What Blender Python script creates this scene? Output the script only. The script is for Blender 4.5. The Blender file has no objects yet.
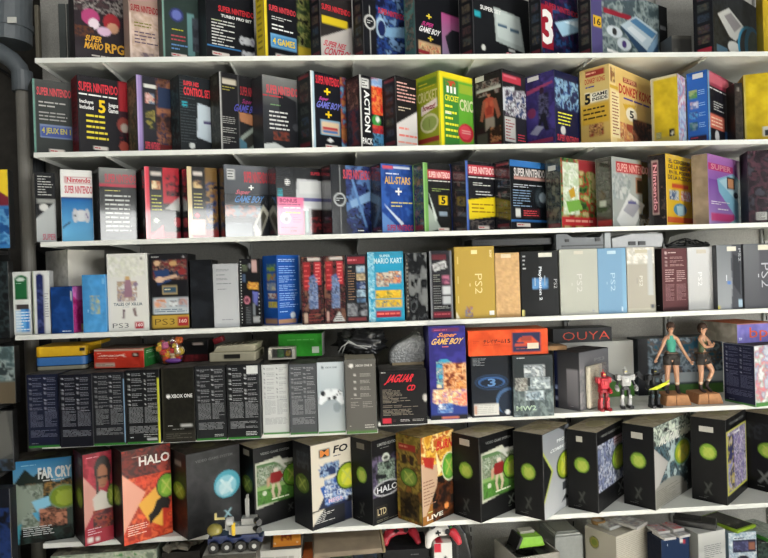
import bpy, bmesh, math, random
import numpy as np
from mathutils import Vector, Matrix

# ------------------------------------------------------------------ scene
sc = bpy.context.scene
COL = sc.collection
sc.view_settings.view_transform = 'Standard'
sc.view_settings.look = 'None'
sc.view_settings.gamma = 1.0
sc.view_settings.use_curve_mapping = False
sc.view_settings.exposure = 0.0

# ------------------------------------------------------------------ camera
FPX = 636.8
CAM = np.array([1.1138, -3.1065, 1.75])
YAW, PITCH, ROLL = .0646, -.0055, -.0314
def _basis():
    c, s = math.cos, math.sin
    f = np.array([s(YAW)*c(PITCH), c(YAW)*c(PITCH), s(PITCH)])
    r = np.array([c(YAW), -s(YAW), 0.]); u = np.cross(r, f)
    return c(ROLL)*r + s(ROLL)*u, -s(ROLL)*r + c(ROLL)*u, f
CR, CU, CF = _basis()
cd = bpy.data.cameras.new('camera'); cam = bpy.data.objects.new('camera', cd); COL.objects.link(cam)
cd.sensor_width = 36; cd.lens = FPX*36/768; cd.clip_end = 60; cd.clip_start = .05
M = Matrix.Identity(4)
for i in range(3):
    M[i][0] = CR[i]; M[i][1] = CU[i]; M[i][2] = -CF[i]; M[i][3] = CAM[i]
cam.matrix_world = M
sc.camera = cam

def ray(px, py):
    return CF + CR*(px-384)/FPX - CU*(py-279)/FPX
def at_depth(px, py, Y):          # where a sight line meets the upright plane at that depth
    d = ray(px, py); return CAM + d*(Y-CAM[1])/d[1]
def at_height(px, py, z):
    d = ray(px, py); return CAM + d*(z-CAM[2])/d[2]

SHELF = [2.8129, 2.3674, 1.9447, 1.5081, 1.0224, .5182]
TOPZ = [z+.014 for z in SHELF] + [.075]
BACK = .5

# ------------------------------------------------------------------ materials
def lin(h):
    h = h.lstrip('#')
    if len(h) == 3: h = ''.join(c*2 for c in h)
    v = [int(h[i:i+2], 16)/255 for i in (0, 2, 4)]
    return tuple(x/12.92 if x <= .04045 else ((x+.055)/1.055)**2.4 for x in v)
_mats = {}
def mat(c, rough=.5, metal=0., coat=0., noise=.06, scale=60, bump=0., trans=0., alpha=1.):
    key = (c, rough, metal, coat, noise, scale, bump, trans, alpha)
    if key in _mats: return _mats[key]
    m = bpy.data.materials.new('paint_'+c.strip('#')); m.use_nodes = True
    nt = m.node_tree; b = nt.nodes['Principled BSDF']
    b.inputs['Roughness'].default_value = rough; b.inputs['Metallic'].default_value = metal
    b.inputs['Coat Weight'].default_value = coat; b.inputs['Coat Roughness'].default_value = .08
    if trans: b.inputs['Transmission Weight'].default_value = trans
    b.inputs['Alpha'].default_value = alpha
    tc = nt.nodes.new('ShaderNodeTexCoord'); n = nt.nodes.new('ShaderNodeTexNoise')
    n.inputs['Scale'].default_value = scale; n.inputs['Detail'].default_value = 3
    nt.links.new(tc.outputs['Object'], n.inputs['Vector'])
    rgb = lin(c)
    mx = nt.nodes.new('ShaderNodeMix'); mx.data_type = 'RGBA'
    mx.inputs[6].default_value = (*[x*(1-noise*2) for x in rgb], 1)
    mx.inputs[7].default_value = (*[min(1, x*(1+noise*2)) for x in rgb], 1)
    nt.links.new(n.outputs['Fac'], mx.inputs[0]); nt.links.new(mx.outputs[2], b.inputs['Base Color'])
    if bump:
        bp = nt.nodes.new('ShaderNodeBump'); bp.inputs['Strength'].default_value = bump; bp.inputs['Distance'].default_value = .004
        nt.links.new(n.outputs['Fac'], bp.inputs['Height']); nt.links.new(bp.outputs['Normal'], b.inputs['Normal'])
    _mats[key] = m; return m
def print_mat(name, rough, coat, spec=.5):
    m = bpy.data.materials.new(name); m.use_nodes = True
    nt = m.node_tree; b = nt.nodes['Principled BSDF']
    a = nt.nodes.new('ShaderNodeAttribute'); a.attribute_name = 'Col'
    tc = nt.nodes.new('ShaderNodeTexCoord'); n = nt.nodes.new('ShaderNodeTexNoise')
    n.inputs['Scale'].default_value = 25; n.inputs['Detail'].default_value = 4
    nt.links.new(tc.outputs['Object'], n.inputs['Vector'])
    mr = nt.nodes.new('ShaderNodeMapRange'); mr.inputs[3].default_value = rough*.7; mr.inputs[4].default_value = rough*1.3
    nt.links.new(n.outputs['Fac'], mr.inputs[0]); nt.links.new(mr.outputs[0], b.inputs['Roughness'])
    nt.links.new(a.outputs['Color'], b.inputs['Base Color'])
    b.inputs['Specular IOR Level'].default_value = spec
    b.inputs['Coat Weight'].default_value = coat; b.inputs['Coat Roughness'].default_value = .05
    bp = nt.nodes.new('ShaderNodeBump'); bp.inputs['Strength'].default_value = .08; bp.inputs['Distance'].default_value = .01
    n2 = nt.nodes.new('ShaderNodeTexNoise'); n2.inputs['Scale'].default_value = 7
    nt.links.new(tc.outputs['Object'], n2.inputs['Vector'])
    nt.links.new(n2.outputs['Fac'], bp.inputs['Height']); nt.links.new(bp.outputs['Normal'], b.inputs['Normal'])
    return m
PM = {'matt': print_mat('printed_card', .6, 0., .15), 'gloss': print_mat('glossy_printed_card', .4, .02, .14), 'wrap': print_mat('shrink_wrapped_card', .16, 1., .5)}

# ------------------------------------------------------------------ tags
def tag(o, label, cat, group=None):
    o['label'] = label; o['category'] = cat
    if group: o['group'] = group
    return o
def empty(name, loc, rz=0.):
    o = bpy.data.objects.new(name, None); COL.objects.link(o)
    o.location = loc; o.rotation_euler = (0, 0, rz); o.empty_display_size = .05
    return o
def link_mesh(name, verts, faces, m, parent=None, loc=None, smooth=False):
    me = bpy.data.meshes.new(name); me.from_pydata([tuple(v) for v in verts], [], faces); me.update()
    o = bpy.data.objects.new(name, me); COL.objects.link(o)
    if m: me.materials.append(m)
    if parent: o.parent = parent
    if loc is not None: o.location = loc
    if smooth: me.polygons.foreach_set('use_smooth', [True]*len(me.polygons))
    return o

# ------------------------------------------------------------------ mesh builder
class MB:
    def __init__(s): s.bm = bmesh.new()
    def _new(s, before): return [v for v in s.bm.verts if v not in before]
    def box(s, c, d, bev=0., rz=0., rx=0., ry=0., seg=2, taper=None):
        r = bmesh.ops.create_cube(s.bm, size=1.)
        vs = r['verts']
        for v in vs:
            t = 1.
            if taper and v.co.z > 0: t = taper
            v.co = Vector((v.co.x*d[0]*t, v.co.y*d[1]*t, v.co.z*d[2]))
        if bev:
            es = list({e for v in vs for e in v.link_edges})
            r = bmesh.ops.bevel(s.bm, geom=es, offset=bev, segments=seg, affect='EDGES', profile=.5)
            vs = list({v for f in r['faces'] for v in f.verts} | {v for v in vs if v.is_valid})
        m = Matrix.Translation(Vector(c)) @ Matrix.Rotation(rz, 4, 'Z') @ Matrix.Rotation(ry, 4, 'Y') @ Matrix.Rotation(rx, 4, 'X')
        bmesh.ops.transform(s.bm, matrix=m, verts=vs)
        return s
    def cyl(s, p, q, r, r2=None, n=16):
        p, q = Vector(p), Vector(q); d = q-p
        rr = bmesh.ops.create_cone(s.bm, cap_ends=True, segments=n, radius1=r, radius2=r if r2 is None else r2, depth=d.length)
        m = Matrix.Translation((p+q)/2) @ d.to_track_quat('Z', 'Y').to_matrix().to_4x4()
        bmesh.ops.transform(s.bm, matrix=m, verts=rr['verts']); return s
    def ball(s, c, r, n=12):
        rr = bmesh.ops.create_uvsphere(s.bm, u_segments=n, v_segments=max(6, n*2//3), radius=1)
        if not hasattr(r, '__len__'): r = (r, r, r)
        bmesh.ops.transform(s.bm, matrix=Matrix.Translation(Vector(c)) @ Matrix.Diagonal((*r, 1)), verts=rr['verts']); return s
    def prism(s, pts, y0, y1, axis='y', bev=0.):
        def P(a, b, t): return {'y': (a, t, b), 'x': (t, a, b), 'z': (a, b, t)}[axis]
        lo = [s.bm.verts.new(P(a, b, y0)) for a, b in pts]; hi = [s.bm.verts.new(P(a, b, y1)) for a, b in pts]
        n = len(pts); fs = [s.bm.faces.new(lo), s.bm.faces.new(hi[::-1])]
        for i in range(n): fs.append(s.bm.faces.new((lo[i], hi[i], hi[(i+1) % n], lo[(i+1) % n])))
        bmesh.ops.recalc_face_normals(s.bm, faces=fs)
        if bev:
            es = list({e for f in fs for e in f.edges})
            bmesh.ops.bevel(s.bm, geom=es, offset=bev, segments=2, affect='EDGES', profile=.5)
        return s
    def tube(s, pts, r, n=6):
        pts = [Vector(p) for p in pts]; rings = []
        rs = r if hasattr(r, '__len__') else [r]*len(pts)
        for i, p in enumerate(pts):
            t = (pts[min(i+1, len(pts)-1)]-pts[max(i-1, 0)]).normalized()
            a = t.cross(Vector((.13, .37, .92))).normalized(); b = t.cross(a)
            rings.append([s.bm.verts.new(p+(a*math.cos(2*math.pi*k/n)+b*math.sin(2*math.pi*k/n))*rs[i]) for k in range(n)])
        for A, B in zip(rings, rings[1:]):
            for k in range(n): s.bm.faces.new((A[k], A[(k+1) % n], B[(k+1) % n], B[k]))
        s.bm.faces.new(rings[0][::-1]); s.bm.faces.new(rings[-1]); return s
    def rotate(s, rz, about=(0, 0, 0)):
        bmesh.ops.rotate(s.bm, cent=about, matrix=Matrix.Rotation(rz, 3, 'Z'), verts=s.bm.verts); return s
    def build(s, name, m, parent=None, loc=None, smooth=False, rz=0.):
        bmesh.ops.recalc_face_normals(s.bm, faces=s.bm.faces)
        me = bpy.data.meshes.new(name); s.bm.to_mesh(me); s.bm.free()
        if smooth: me.polygons.foreach_set('use_smooth', [True]*len(me.polygons))
        o = bpy.data.objects.new(name, me); COL.objects.link(o); me.materials.append(m)
        if parent: o.parent = parent
        if loc is not None: o.location = loc
        if rz: o.rotation_euler = (0, 0, rz)
        return o

# ------------------------------------------------------------------ lettering
_txt = {}
def glyphs(s, bold=.012):
    key = (s, bold)
    if key not in _txt:
        cu = bpy.data.curves.new('lettering', 'FONT'); cu.body = s; cu.resolution_u = 2; cu.offset = bold
        ob = bpy.data.objects.new('lettering', cu); COL.objects.link(ob)
        dg = bpy.context.evaluated_depsgraph_get()
        ev = ob.evaluated_get(dg); me = ev.to_mesh()
        V = np.array([v.co[:2] for v in me.vertices]) if len(me.vertices) else np.zeros((0, 2))
        Fs = [tuple(p.vertices) for p in me.polygons]
        ev.to_mesh_clear(); bpy.data.objects.remove(ob); bpy.data.curves.remove(cu)
        if len(V):
            V = V-V.min(0); V = V/np.maximum(V.max(0), 1e-6)
        _txt[key] = (V, Fs)
    return _txt[key]

# ------------------------------------------------------------------ printed panels: v runs downwards
def R(u0, v0, u1, v1, c): return ('R', u0, v0, u1, v1, c)
def E(u, v, ru, rv, c): return ('E', u, v, ru, rv, c)
def P(pts, c): return ('P', pts, c)
def N(u0, v0, u1, v1, pal, s=.03, seed=1, stretch=1.): return ('N', u0, v0, u1, v1, pal, s, seed, stretch)
def G(u0, v0, u1, v1, a, b): return ('G', u0, v0, u1, v1, a, b)
def T(t, u0, v0, u1, v1, c, rot=0, bold=.026, slant=0.): return ('T', t, u0, v0, u1, v1, c, rot, bold, slant)
def L(u0, v0, u1, v1, c, n, seed=3, fill=.8): return ('L', u0, v0, u1, v1, c, n, seed, fill)

def vnoise(x, y, seed):
    rs = np.random.RandomState(seed); tab = rs.rand(64, 64)
    def s1(x, y):
        xi, yi = np.floor(x).astype(int), np.floor(y).astype(int)
        fx, fy = x-xi, y-yi; fx = fx*fx*(3-2*fx); fy = fy*fy*(3-2*fy)
        g = lambda a, b: tab[a % 64, b % 64]
        return (g(xi, yi)*(1-fx)+g(xi+1, yi)*fx)*(1-fy)+(g(xi, yi+1)*(1-fx)+g(xi+1, yi+1)*fx)*fy
    return .52*s1(x, y)+.3*s1(x*2.3+7, y*2.3+3)+.18*s1(x*5.1+19, y*5.1+11)

CELL = .0058
def panel(name, parent, O, U, V, Nn, w, h, base, ops, finish='gloss', m=None):
    O, U, V, Nn = (np.array(a, float) for a in (O, U, V, Nn))
    O = O+Nn*.0007
    rast = [o for o in ops if o[0] in 'REPNG']
    if rast: nu, nv = max(2, int(w/CELL)), max(2, int(h/CELL))
    else: nu = nv = 1
    gu, gv = np.meshgrid(np.linspace(0, 1, nu+1), np.linspace(0, 1, nv+1))
    acc = np.zeros((nv+1, nu+1, 3))
    offs = [(-.25, -.25), (.25, -.25), (-.25, .25), (.25, .25)] if rast else [(0, 0)]
    for ou, ov in offs:
        uu = np.clip(gu+ou/nu, 0, 1); vv = np.clip(gv+ov/nv, 0, 1)
        c = np.empty((nv+1, nu+1, 3)); c[:] = lin(base)
        for o in rast:
            k = o[0]
            if k in 'RNG':
                msk = (uu >= o[1]) & (uu <= o[3]) & (vv >= o[2]) & (vv <= o[4])
                if k == 'R': c[msk] = lin(o[5])
                elif k == 'G':
                    t = ((vv-o[2])/max(1e-6, o[4]-o[2]))[..., None]
                    g = np.array(lin(o[5]))*(1-t)+np.array(lin(o[6]))*t; c[msk] = g[msk]
                else:
                    pal = np.array([lin(x) for x in o[5]])
                    sc_ = o[6]*.8; nz = vnoise(uu*w/sc_, vv*h/(sc_*o[8]), o[7])
                    nz = np.clip((nz-.26)/.48, 0, .999)*len(pal)
                    i0 = nz.astype(int); i1 = np.minimum(i0+1, len(pal)-1); f = np.clip((nz-i0-.35)/.65, 0, 1)[..., None]
                    lum = .72+.56*vnoise(uu*w/(sc_*.45)+31, vv*h/(sc_*.45)+17, o[7]+100)[..., None] if len(set(o[5])) > 2 else 1.
                    g = np.clip((pal[i0]*(1-f)+pal[i1]*f)*lum, 0, 1); c[msk] = g[msk]
            elif k == 'E':
                rv = o[4] if o[4] else o[3]*w/h
                msk = ((uu-o[1])/o[3])**2+((vv-o[2])/rv)**2 <= 1; c[msk] = lin(o[5])
            else:
                pts = o[1]; ins = np.zeros(uu.shape, bool)
                for (x1, y1), (x2, y2) in zip(pts, pts[1:]+pts[:1]):
                    cond = ((y1 > vv) != (y2 > vv)) & (uu < (x2-x1)*(vv-y1)/((y2-y1) or 1e-9)+x1)
                    ins ^= cond
                c[ins] = lin(o[2])
        acc += c/len(offs)
    pts = (O + gu[..., None]*U*w + gv[..., None]*V*h).reshape(-1, 3)
    verts = [pts]; cols = [acc.reshape(-1, 3)]
    idx = np.arange((nv+1)*(nu+1)).reshape(nv+1, nu+1)
    q = np.stack([idx[:-1, :-1], idx[1:, :-1], idx[1:, 1:], idx[:-1, 1:]], -1).reshape(-1, 4)
    faces = q.tolist(); base_n = len(pts); lift = 1
    for o in ops:
        if o[0] == 'T':
            _, t, u0, v0, u1, v1, cc, rot, bold, slant = o
            tv, tf = glyphs(t, bold)
            if not len(tv): continue
            s_, t_ = tv[:, 0], tv[:, 1]
            if slant: s_ = (s_+slant*t_)/(1+slant)
            if rot == 0: u = u0+s_*(u1-u0); v = v1-t_*(v1-v0)
            elif rot == 90: v = v0+s_*(v1-v0); u = u0+t_*(u1-u0)
            else: v = v1-s_*(v1-v0); u = u1-t_*(u1-u0)
            X = O+u[:, None]*U*w+v[:, None]*V*h+Nn*.0006
            verts.append(X); cols.append(np.tile(lin(cc), (len(X), 1)))
            faces += [[i+base_n for i in f] for f in tf]; base_n += len(X)
        elif o[0] == 'L':
            _, u0, v0, u1, v1, cc, n, seed, fill = o
            rd = random.Random(seed*7+n)
            for i in range(n):
                a = v0+(v1-v0)*(i+.2)/n; b = v0+(v1-v0)*(i+.2+.38)/n
                x = u0; end = u0+(u1-u0)*(fill+(1-fill)*rd.random())*(.55 if rd.random() < .18 else 1)
                while x < end-.01:
                    e = min(end, x+(u1-u0)*rd.uniform(.12, .34))
                    X = [O+u*U*w+v*V*h+Nn*.0005 for u, v in ((x, a), (x, b), (e, b), (e, a))]
                    verts.append(np.array(X)); cols.append(np.tile(lin(cc), (4, 1)))
                    faces.append([base_n, base_n+1, base_n+2, base_n+3]); base_n += 4
                    x = e+(u1-u0)*.035
    allv = np.concatenate(verts); allc = np.concatenate(cols)
    me = bpy.data.meshes.new(name); me.from_pydata(allv.tolist(), [], faces); me.update()
    at = me.color_attributes.new('Col', 'FLOAT_COLOR', 'POINT')
    at.data.foreach_set('color', np.concatenate([allc, np.ones((len(allc), 1))], 1).ravel())
    me.materials.append(m or PM[finish])
    o = bpy.data.objects.new(name, me); COL.objects.link(o); o.parent = parent
    return o

# ------------------------------------------------------------------ boxed goods
class Placed: pass
PLACED = []
def foot(P0, th, w2, w1):
    c, s_ = math.cos(th), math.sin(th)
    return [(P0[0]+c*a-s_*b, P0[1]+s_*a+c*b) for a, b in ((0, 0), (w2, 0), (w2, w1), (0, w1))]
def clash(A, Bq):
    skew = abs(A[1][1]-A[0][1])/max(.01, A[1][0]-A[0][0]) + abs(Bq[1][1]-Bq[0][1])/max(.01, Bq[1][0]-Bq[0][0])
    tol = -.0024 if skew > .12 else .0006
    for Q in (A, Bq):
        for i in range(4):
            ex, ey = Q[(i+1) % 4][0]-Q[i][0], Q[(i+1) % 4][1]-Q[i][1]; l = math.hypot(ex, ey); nx, ny = ey/l, -ex/l
            a = [p[0]*nx+p[1]*ny for p in A]; b = [p[0]*nx+p[1]*ny for p in Bq]
            if min(a) > max(b)-tol or min(b) > max(a)-tol: return False
    return True
def corner_fit(xl, xm, xr, ymid, Yc, th):
    P0 = at_depth(xm, ymid, Yc); c, s = math.cos(th), math.sin(th)
    def hit(px, dx, dy):
        d = ray(px, ymid)     # P0.xy + t*(dx,dy) = CAM.xy + k*d.xy
        A = np.array([[dx, -d[0]], [dy, -d[1]]]); b = np.array([CAM[0]-P0[0], CAM[1]-P0[1]])
        return np.linalg.solve(A, b)[0]
    w2 = hit(xr, c, s) if xr is not None else None
    w1 = hit(xl, -s, c) if xl is not None else None
    return P0, w2, w1

def carton(root_name, P0, z0, th, w2, w1, h, color, rough=.45, bev=.0018):
    mb = MB().box((w2/2, w1/2, h/2), (w2, w1, h), bev=bev, seg=1)
    return mb.build(root_name, mat(color, rough), loc=(P0[0], P0[1], z0), rz=th)

def B(shelf, xl, xm, xr, yt, label, front=None, side=None, top=None, right=None, yb=None, th=36, dep=.15, h=None, Yc=None,
      name='console_box', cat='box', grp=None, finish='gloss', edge=None, sticker=None, zb=None, w1max=None, side_name='side_panel', w2=None, leanx=None):
    th = math.radians(th)
    z0 = zb if zb is not None else TOPZ[shelf]+.0006
    if Yc is None:
        if yb is not None: Yc = float(at_height(xm, yb, z0)[1]); Yc = min(max(Yc, -.09), .35)
        else: Yc = .022
    if h is None: h = float(at_depth(xm, yt, Yc)[2]) - z0
    Pm = at_depth(xm, 279, Yc)
    # picture row of the middle of the box, to read left and right edges at
    zc = z0+h/2; d = np.array([Pm[0], Yc, zc])-CAM
    ymid = 279-FPX*(d@CU)/(d@CF)
    P0, W2, W1 = corner_fit(xl, xm, xr, ymid, Yc, th)
    if w2: W2 = w2
    if W1 is None: W1 = dep
    W1 = max(.03, W1)
    W1 = min(W1, w1max or .21)
    def hits():
        q = foot(P0, th, W2, W1)
        return [f for f, a, b, l in PLACED if a < z0+h-.002 and b > z0+.002 and clash(f, q)] + ([1] if max(y for x, y in q) > BACK-.003 else [])
    W1a = W1
    for _ in range(40):
        if not hits() or W1 < .03: break
        W1 *= .95
    if hits():
        W1 = W1a*.8; W2a = W2
        for _ in range(24):
            if not hits(): break
            W2 *= .985
            if W2 < W2a*.85: W2 = W2a; break
    if hits(): print('CLASH', label, [l for f, a, b, l in PLACED if a < z0+h-.002 and b > z0+.002 and clash(f, foot(P0, th, W2, W1))])
    elif W1 < W1a*.8: print('shrunk', round(W1a, 3), round(W1, 3), round(W2, 3), label)
    PLACED.append((foot(P0, th, W2, W1), z0, z0+h, label))
    base = edge or (front[0] if front else '#777')
    o = carton(name, P0, z0, th, W2, W1, h, base)
    tag(o, label, cat, grp)
    e = .0012
    if front: panel('front_panel', o, (e, 0, h-e), (1, 0, 0), (0, 0, -1), (0, -1, 0), W2-2*e, h-2*e, front[0], front[1], finish)
    if side: panel(side_name, o, (0, W1-e, h-e), (0, -1, 0), (0, 0, -1), (-1, 0, 0), W1-2*e, h-2*e, side[0], side[1], finish)
    if right: panel('side_panel', o, (W2, e, h-e), (0, 1, 0), (0, 0, -1), (1, 0, 0), W1-2*e, h-2*e, right[0], right[1], finish)
    if top: panel('top_panel', o, (e, W1-e, h), (1, 0, 0), (0, -1, 0), (0, 0, 1), W2-2*e, W1-2*e, top[0], top[1], 'matt')
    if sticker:
        for st in (sticker if isinstance(sticker[0], tuple) else (sticker,)):
            f, u, v, sw, sh, c = st
            if f == 'f': mb = MB().box(((u+sw/2)*W2, -.0014, h*(1-v-sh/2)), (sw*W2, .001, sh*h))
            else: mb = MB().box((-.0014, W1*(1-u-sw/2), h*(1-v-sh/2)), (.001, sw*W1, sh*h))
            mb.build('price_sticker', mat(c, .5), o)
    r = Placed(); r.o = o; r.P0 = P0; r.z = z0+h; r.w2 = W2; r.w1 = W1; r.h = h; r.z0 = z0; r.Yc = Yc; r.th = th
    r.c = lambda u, v: (P0[0]+math.cos(th)*u*W2-math.sin(th)*v*W1, P0[1]+math.sin(th)*u*W2+math.cos(th)*v*W1)
    return r
# ------------------------------------------------------------------ the shop: wall, floor, shelving
def structure(o): o['kind'] = 'structure'; return o
stip = mat('#aaa8a1', .75, noise=.22, scale=230, bump=.5)
structure(MB().box((2.25, BACK+.03, 1.75), (5.5, .02, 3.6)).build('wall_back', stip))
structure(MB().box((1.0, -1.2, -.02), (9, 6, .04)).build('floor', mat('#c0bab0', .5, noise=.06, scale=6)))
structure(MB().box((-1.3, BACK+.33, 1.9), (1.9, .03, 3.8)).build('wall_left', mat('#4c4842', .85, noise=.2, scale=18, bump=.3)))

white = mat('#d8d9d2', .45, noise=.025, scale=9)
LOW = -.032
LEFTX = [-.302, -.322, -.305, -.435, -.33, -.34]
names = ['top shelf', 'second shelf from the top', 'third shelf from the top', 'fourth shelf from the top', 'fifth shelf from the top', 'lowest white shelf']
labels = ['pale metal shelf under the uppermost row of boxes, cut by the picture top',
          'pale metal shelf carrying the lime cricket box and tan jungle box',
          'pale metal shelf carrying the box with the pink bonus sticker',
          'pale metal shelf carrying the gold and light blue plain console boxes',
          'pale metal shelf carrying the figurines and the dark rows of list boxes',
          'pale metal shelf carrying the tall angled boxes with green discs']
for k, z in enumerate(SHELF):
    x0, x1 = LEFTX[k], 4.3
    r = empty('metal_shelf', ((x0+x1)/2, .25, z)); tag(r, labels[k], 'shelf', 'metal shelves of the wall display')
    ox = (x0+x1)/2
    # folded tray: flat top, front lip, rear lip
    bays = [(x0, x1, 0.)] if k != 4 else [(x0, 1.262, LOW), (1.264, x1, 0.)]
    for xa, xb, dz in bays:
      mb = MB().prism([(-.25, .014+dz), (-.25, -.009+dz), (-.246, -.009+dz), (-.246, .010+dz), (.245, .010+dz), (.245, .014+dz)], xa-ox, xb-ox, axis='x')
      mb.build('tray', white, r)
    MB().box((x0-ox+.001, 0, .003+bays[0][2]), (.003, .494, .022)).build('end_cap', white, r)
    for i in range(0, 8):
        X = i*.6-(.6*.0)
        if X < x0 or X > x1: continue
        dz = bays[0][2] if X < 1.25 else 0.
        b = MB().prism([(y_, z_+dz) for y_, z_ in ((-.238, .009), (-.238, -.003), (-.225, -.009), (.10, -.016), (.19, -.026), (.215, -.058), (.244, -.064), (.244, .009))], X-ox-.002, X-ox+.002, axis='x')
        b.build('bracket', white, r)
for i in range(8):
    X = i*.6
    r = empty('shelf_upright', (X, BACK-.002, 0))
    n = 'slotted upright behind the shelves beneath the bracket line'
    tag(r, n, 'upright', 'slotted uprights of the shelving')
    MB().box((0, .009, 1.68), (.032, .018, 3.3)).build('post', mat('#a8a8a4', .45, noise=.03), r)
    sl = MB()
    for j in range(64): sl.box((0, -.0015, .08+j*.05), (.006, .002, .026))
    o = sl.build('slots', mat('#161616', .8), r)
r = empty('base_shelf', (1.97, .2, 0))
tag(r, 'pale base deck at floor level under the loose consoles and controllers', 'shelf')
MB().box((0, -.09, .037), (4.64, .78, .072), bev=.004).build('deck', white, r)
MB().box((0, -.483, .035), (4.64, .004, .07)).build('kick_plate', mat('#9a9a96', .5), r)

# ------------------------------------------------------------------ pipes and the dim corner beyond the shelves
pipe_m = mat('#565c60', .45, noise=.08, scale=12)
def cpt(px, py, Y): return Vector(at_depth(px, py, Y))
Yp = .36
r = empty('drain_pipe', cpt(22, 558, Yp)); r.location.z = 0
b0 = r.location
def rel(px, py, Y=Yp): return cpt(px, py, Y)-b0
tag(r, 'thick grey drain pipe bending beside the shelf ends near the ceiling', 'pipe')
MB().cyl(rel(10, -60), rel(10, 44), .105, n=28).build('wide_pipe', pipe_m, r, smooth=False)
MB().cyl(rel(10, 24), rel(10, 30), .112, n=28).build('collar', pipe_m, r)
MB().box(rel(12, 20, Yp-.107), (.045, .004, .03)).build('sticker', mat('#c8c8c0', .6), r)
pts = [rel(-25, 40, Yp-.1), rel(0, 52, Yp-.1), rel(12, 60, Yp-.1), rel(19, 68, Yp-.1), rel(22, 78, Yp-.1), rel(23, 92, Yp-.1)]
MB().tube(pts, .043, n=16).build('elbow', pipe_m, r, smooth=True)
z1 = rel(23, 95, Yp-.1); z1b = Vector((z1.x+.01, z1.y, 0))
MB().cyl(rel(22, 72, Yp-.1), rel(23, 92, Yp-.1), .05, n=20).build('coupling', pipe_m, r)
MB().cyl(z1+Vector((0, 0, .02)), (z1.x+.0, z1.y, .002), .034, n=18).build('down_pipe', mat('#85827a', .5, noise=.08, scale=9), r)
p = cpt(41, 110, .62)
r = empty('duct', (p.x, p.y, 0)); tag(r, 'dark grey round duct standing behind the shelf ends', 'duct')
MB().cyl((0, 0, .01), (0, 0, 2.74), .085, n=24).build('drum', mat('#33363a', .5), r)
MB().cyl((0, 0, 2.74), (0, 0, 2.80), .092, n=24).build('cap_ring', mat('#3c3f44', .5), r)
p = cpt(34, 190, .4)
r = empty('waste_pipe', (p.x, p.y, 0)); tag(r, 'second grey pipe hanging between drain pipe and boxes, elbow at its foot', 'pipe')
MB().cyl((0, 0, 2.1), (0, 0, 2.62), .05, n=18).build('straight', mat('#4a4e52', .45), r)
MB().tube([(0, 0, 2.1), (.005, 0, 2.04), (.03, 0, 1.99), (.07, .02, 1.96), (.12, .05, 1.95)], .056, n=14).build('elbow', mat('#3a3d40', .45), r, smooth=True)
p = cpt(63, 30, .52)
r = empty('side_panel_strip', (p.x, p.y, 0)); tag(r, 'grey upright metal strip behind the purple artwork box', 'strip')
r.name = 'wall_strip'
MB().box((0, 0, 2.0), (.035, .02, 2.6)).build('strip', mat('#5b605e', .5), r)
MB().box((.032, -.001, 2.0), (.012, .014, 2.6)).build('inner_flange', mat('#3d4140', .5), r)
for nm, pts, rr, lab in (('cable', [(36, -10), (42, 0), (50, 14), (53, 30), (52, 46)], .007, 'black cable curving over the wall beside the duct'),
                     ('cable', [(20, 24), (26, 30), (34, 29), (44, 36), (54, 36)], .006, 'black cable sagging across the wall behind the pipes'),
                     ('cable', [(-4, 66), (8, 74), (20, 86), (30, 100), (40, 120)], .008, 'black cable running diagonally behind the grey pipe elbow')):
    q = [cpt(a, b, .79) for a, b in pts]
    o = MB().tube([v-q[0] for v in q], rr).build('hanging_cable', mat('#141414', .5), loc=q[0], smooth=True); tag(o, lab, 'cable', 'loose cables in the corner')
p = cpt(20, 40, .3)
o = MB().box((0, 0, 0), (.02, .03, .3), bev=.004).build('pipe_bracket', mat('#6a6455', .6), loc=cpt(38, 34, Yp+.02)); tag(o, 'rusty beige bracket clamped beside the thick drain pipe', 'bracket')

# neighbouring rack, seen at the picture's edge
r = empty('side_rack', cpt(-20, 300, .1)); r.location.z = 0; r.location.y = 0
b0 = r.location.copy()
tag(r, 'dark neighbouring rack at the picture edge beyond the pale pipe', 'rack')
rk = mat('#2a2a2a', .6)
ez = lambda y: float(at_depth(5, y, .05)[2])
xr_ = float(at_depth(13, 300, .1)[0])
for y in (250, 338, 402, 468): MB().box((xr_-.5-b0.x, 0, ez(y)-.012), (.96, .22, .018)).build('board', rk, r)
MB().box((xr_-.5-b0.x, .12, 1.1), (.96, .018, 2.18)).build('back_board', mat('#191919', .8), r)
def rack_box(y0, y1, xr, base, ops, label, Y=-.02, name='game_box', dep=.05, w=.26):
    z0 = ez(y1)+.0005
    P1 = at_depth(xr, (y0+y1)/2, Y); h = ez(y0)-z0
    o = carton(name, (P1[0]-w, Y), z0, 0, w, dep, h, '#1c1c1c'); tag(o, label, 'box', 'boxes on the neighbouring rack')
    panel('front_panel', o, (.001, 0, h-.001), (1, 0, 0), (0, 0, -1), (0, -1, 0), w-.002, h-.002, base, ops, 'matt')
    return o
TR = ez(250)-.003
rack_box(172, 249.2, 9, '#6b2430', [N(0, 0, 1, .2, ['#c8a820', '#d8b830', '#8a7a20'], .03, 5), P([(.3, 0), (1, 0), (1, .35)], '#e0c030'), R(0, .46, 1, 1, '#2f6aa0'), N(0, .5, 1, .95, ['#2f6aa0', '#5a94c0', '#1f4a80'], .04, 8)], 'yellow, maroon and blue box on the dark neighbouring rack')
rack_box(262, 337.2, 9, '#15181a', [N(0, 0, 1, 1, ['#101214', '#181c1e', '#2a3436', '#101214'], .05, 9)], 'black box with faint artwork on the neighbouring rack')
rack_box(345, 401.2, 15, '#55605e', [N(0, 0, 1, .6, ['#3a4a4c', '#56686a', '#8a9694', '#2a3436'], .05, 4), R(0, .62, 1, 1, '#5a5040')], 'grey green box with printed machine on the neighbouring rack')
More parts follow.
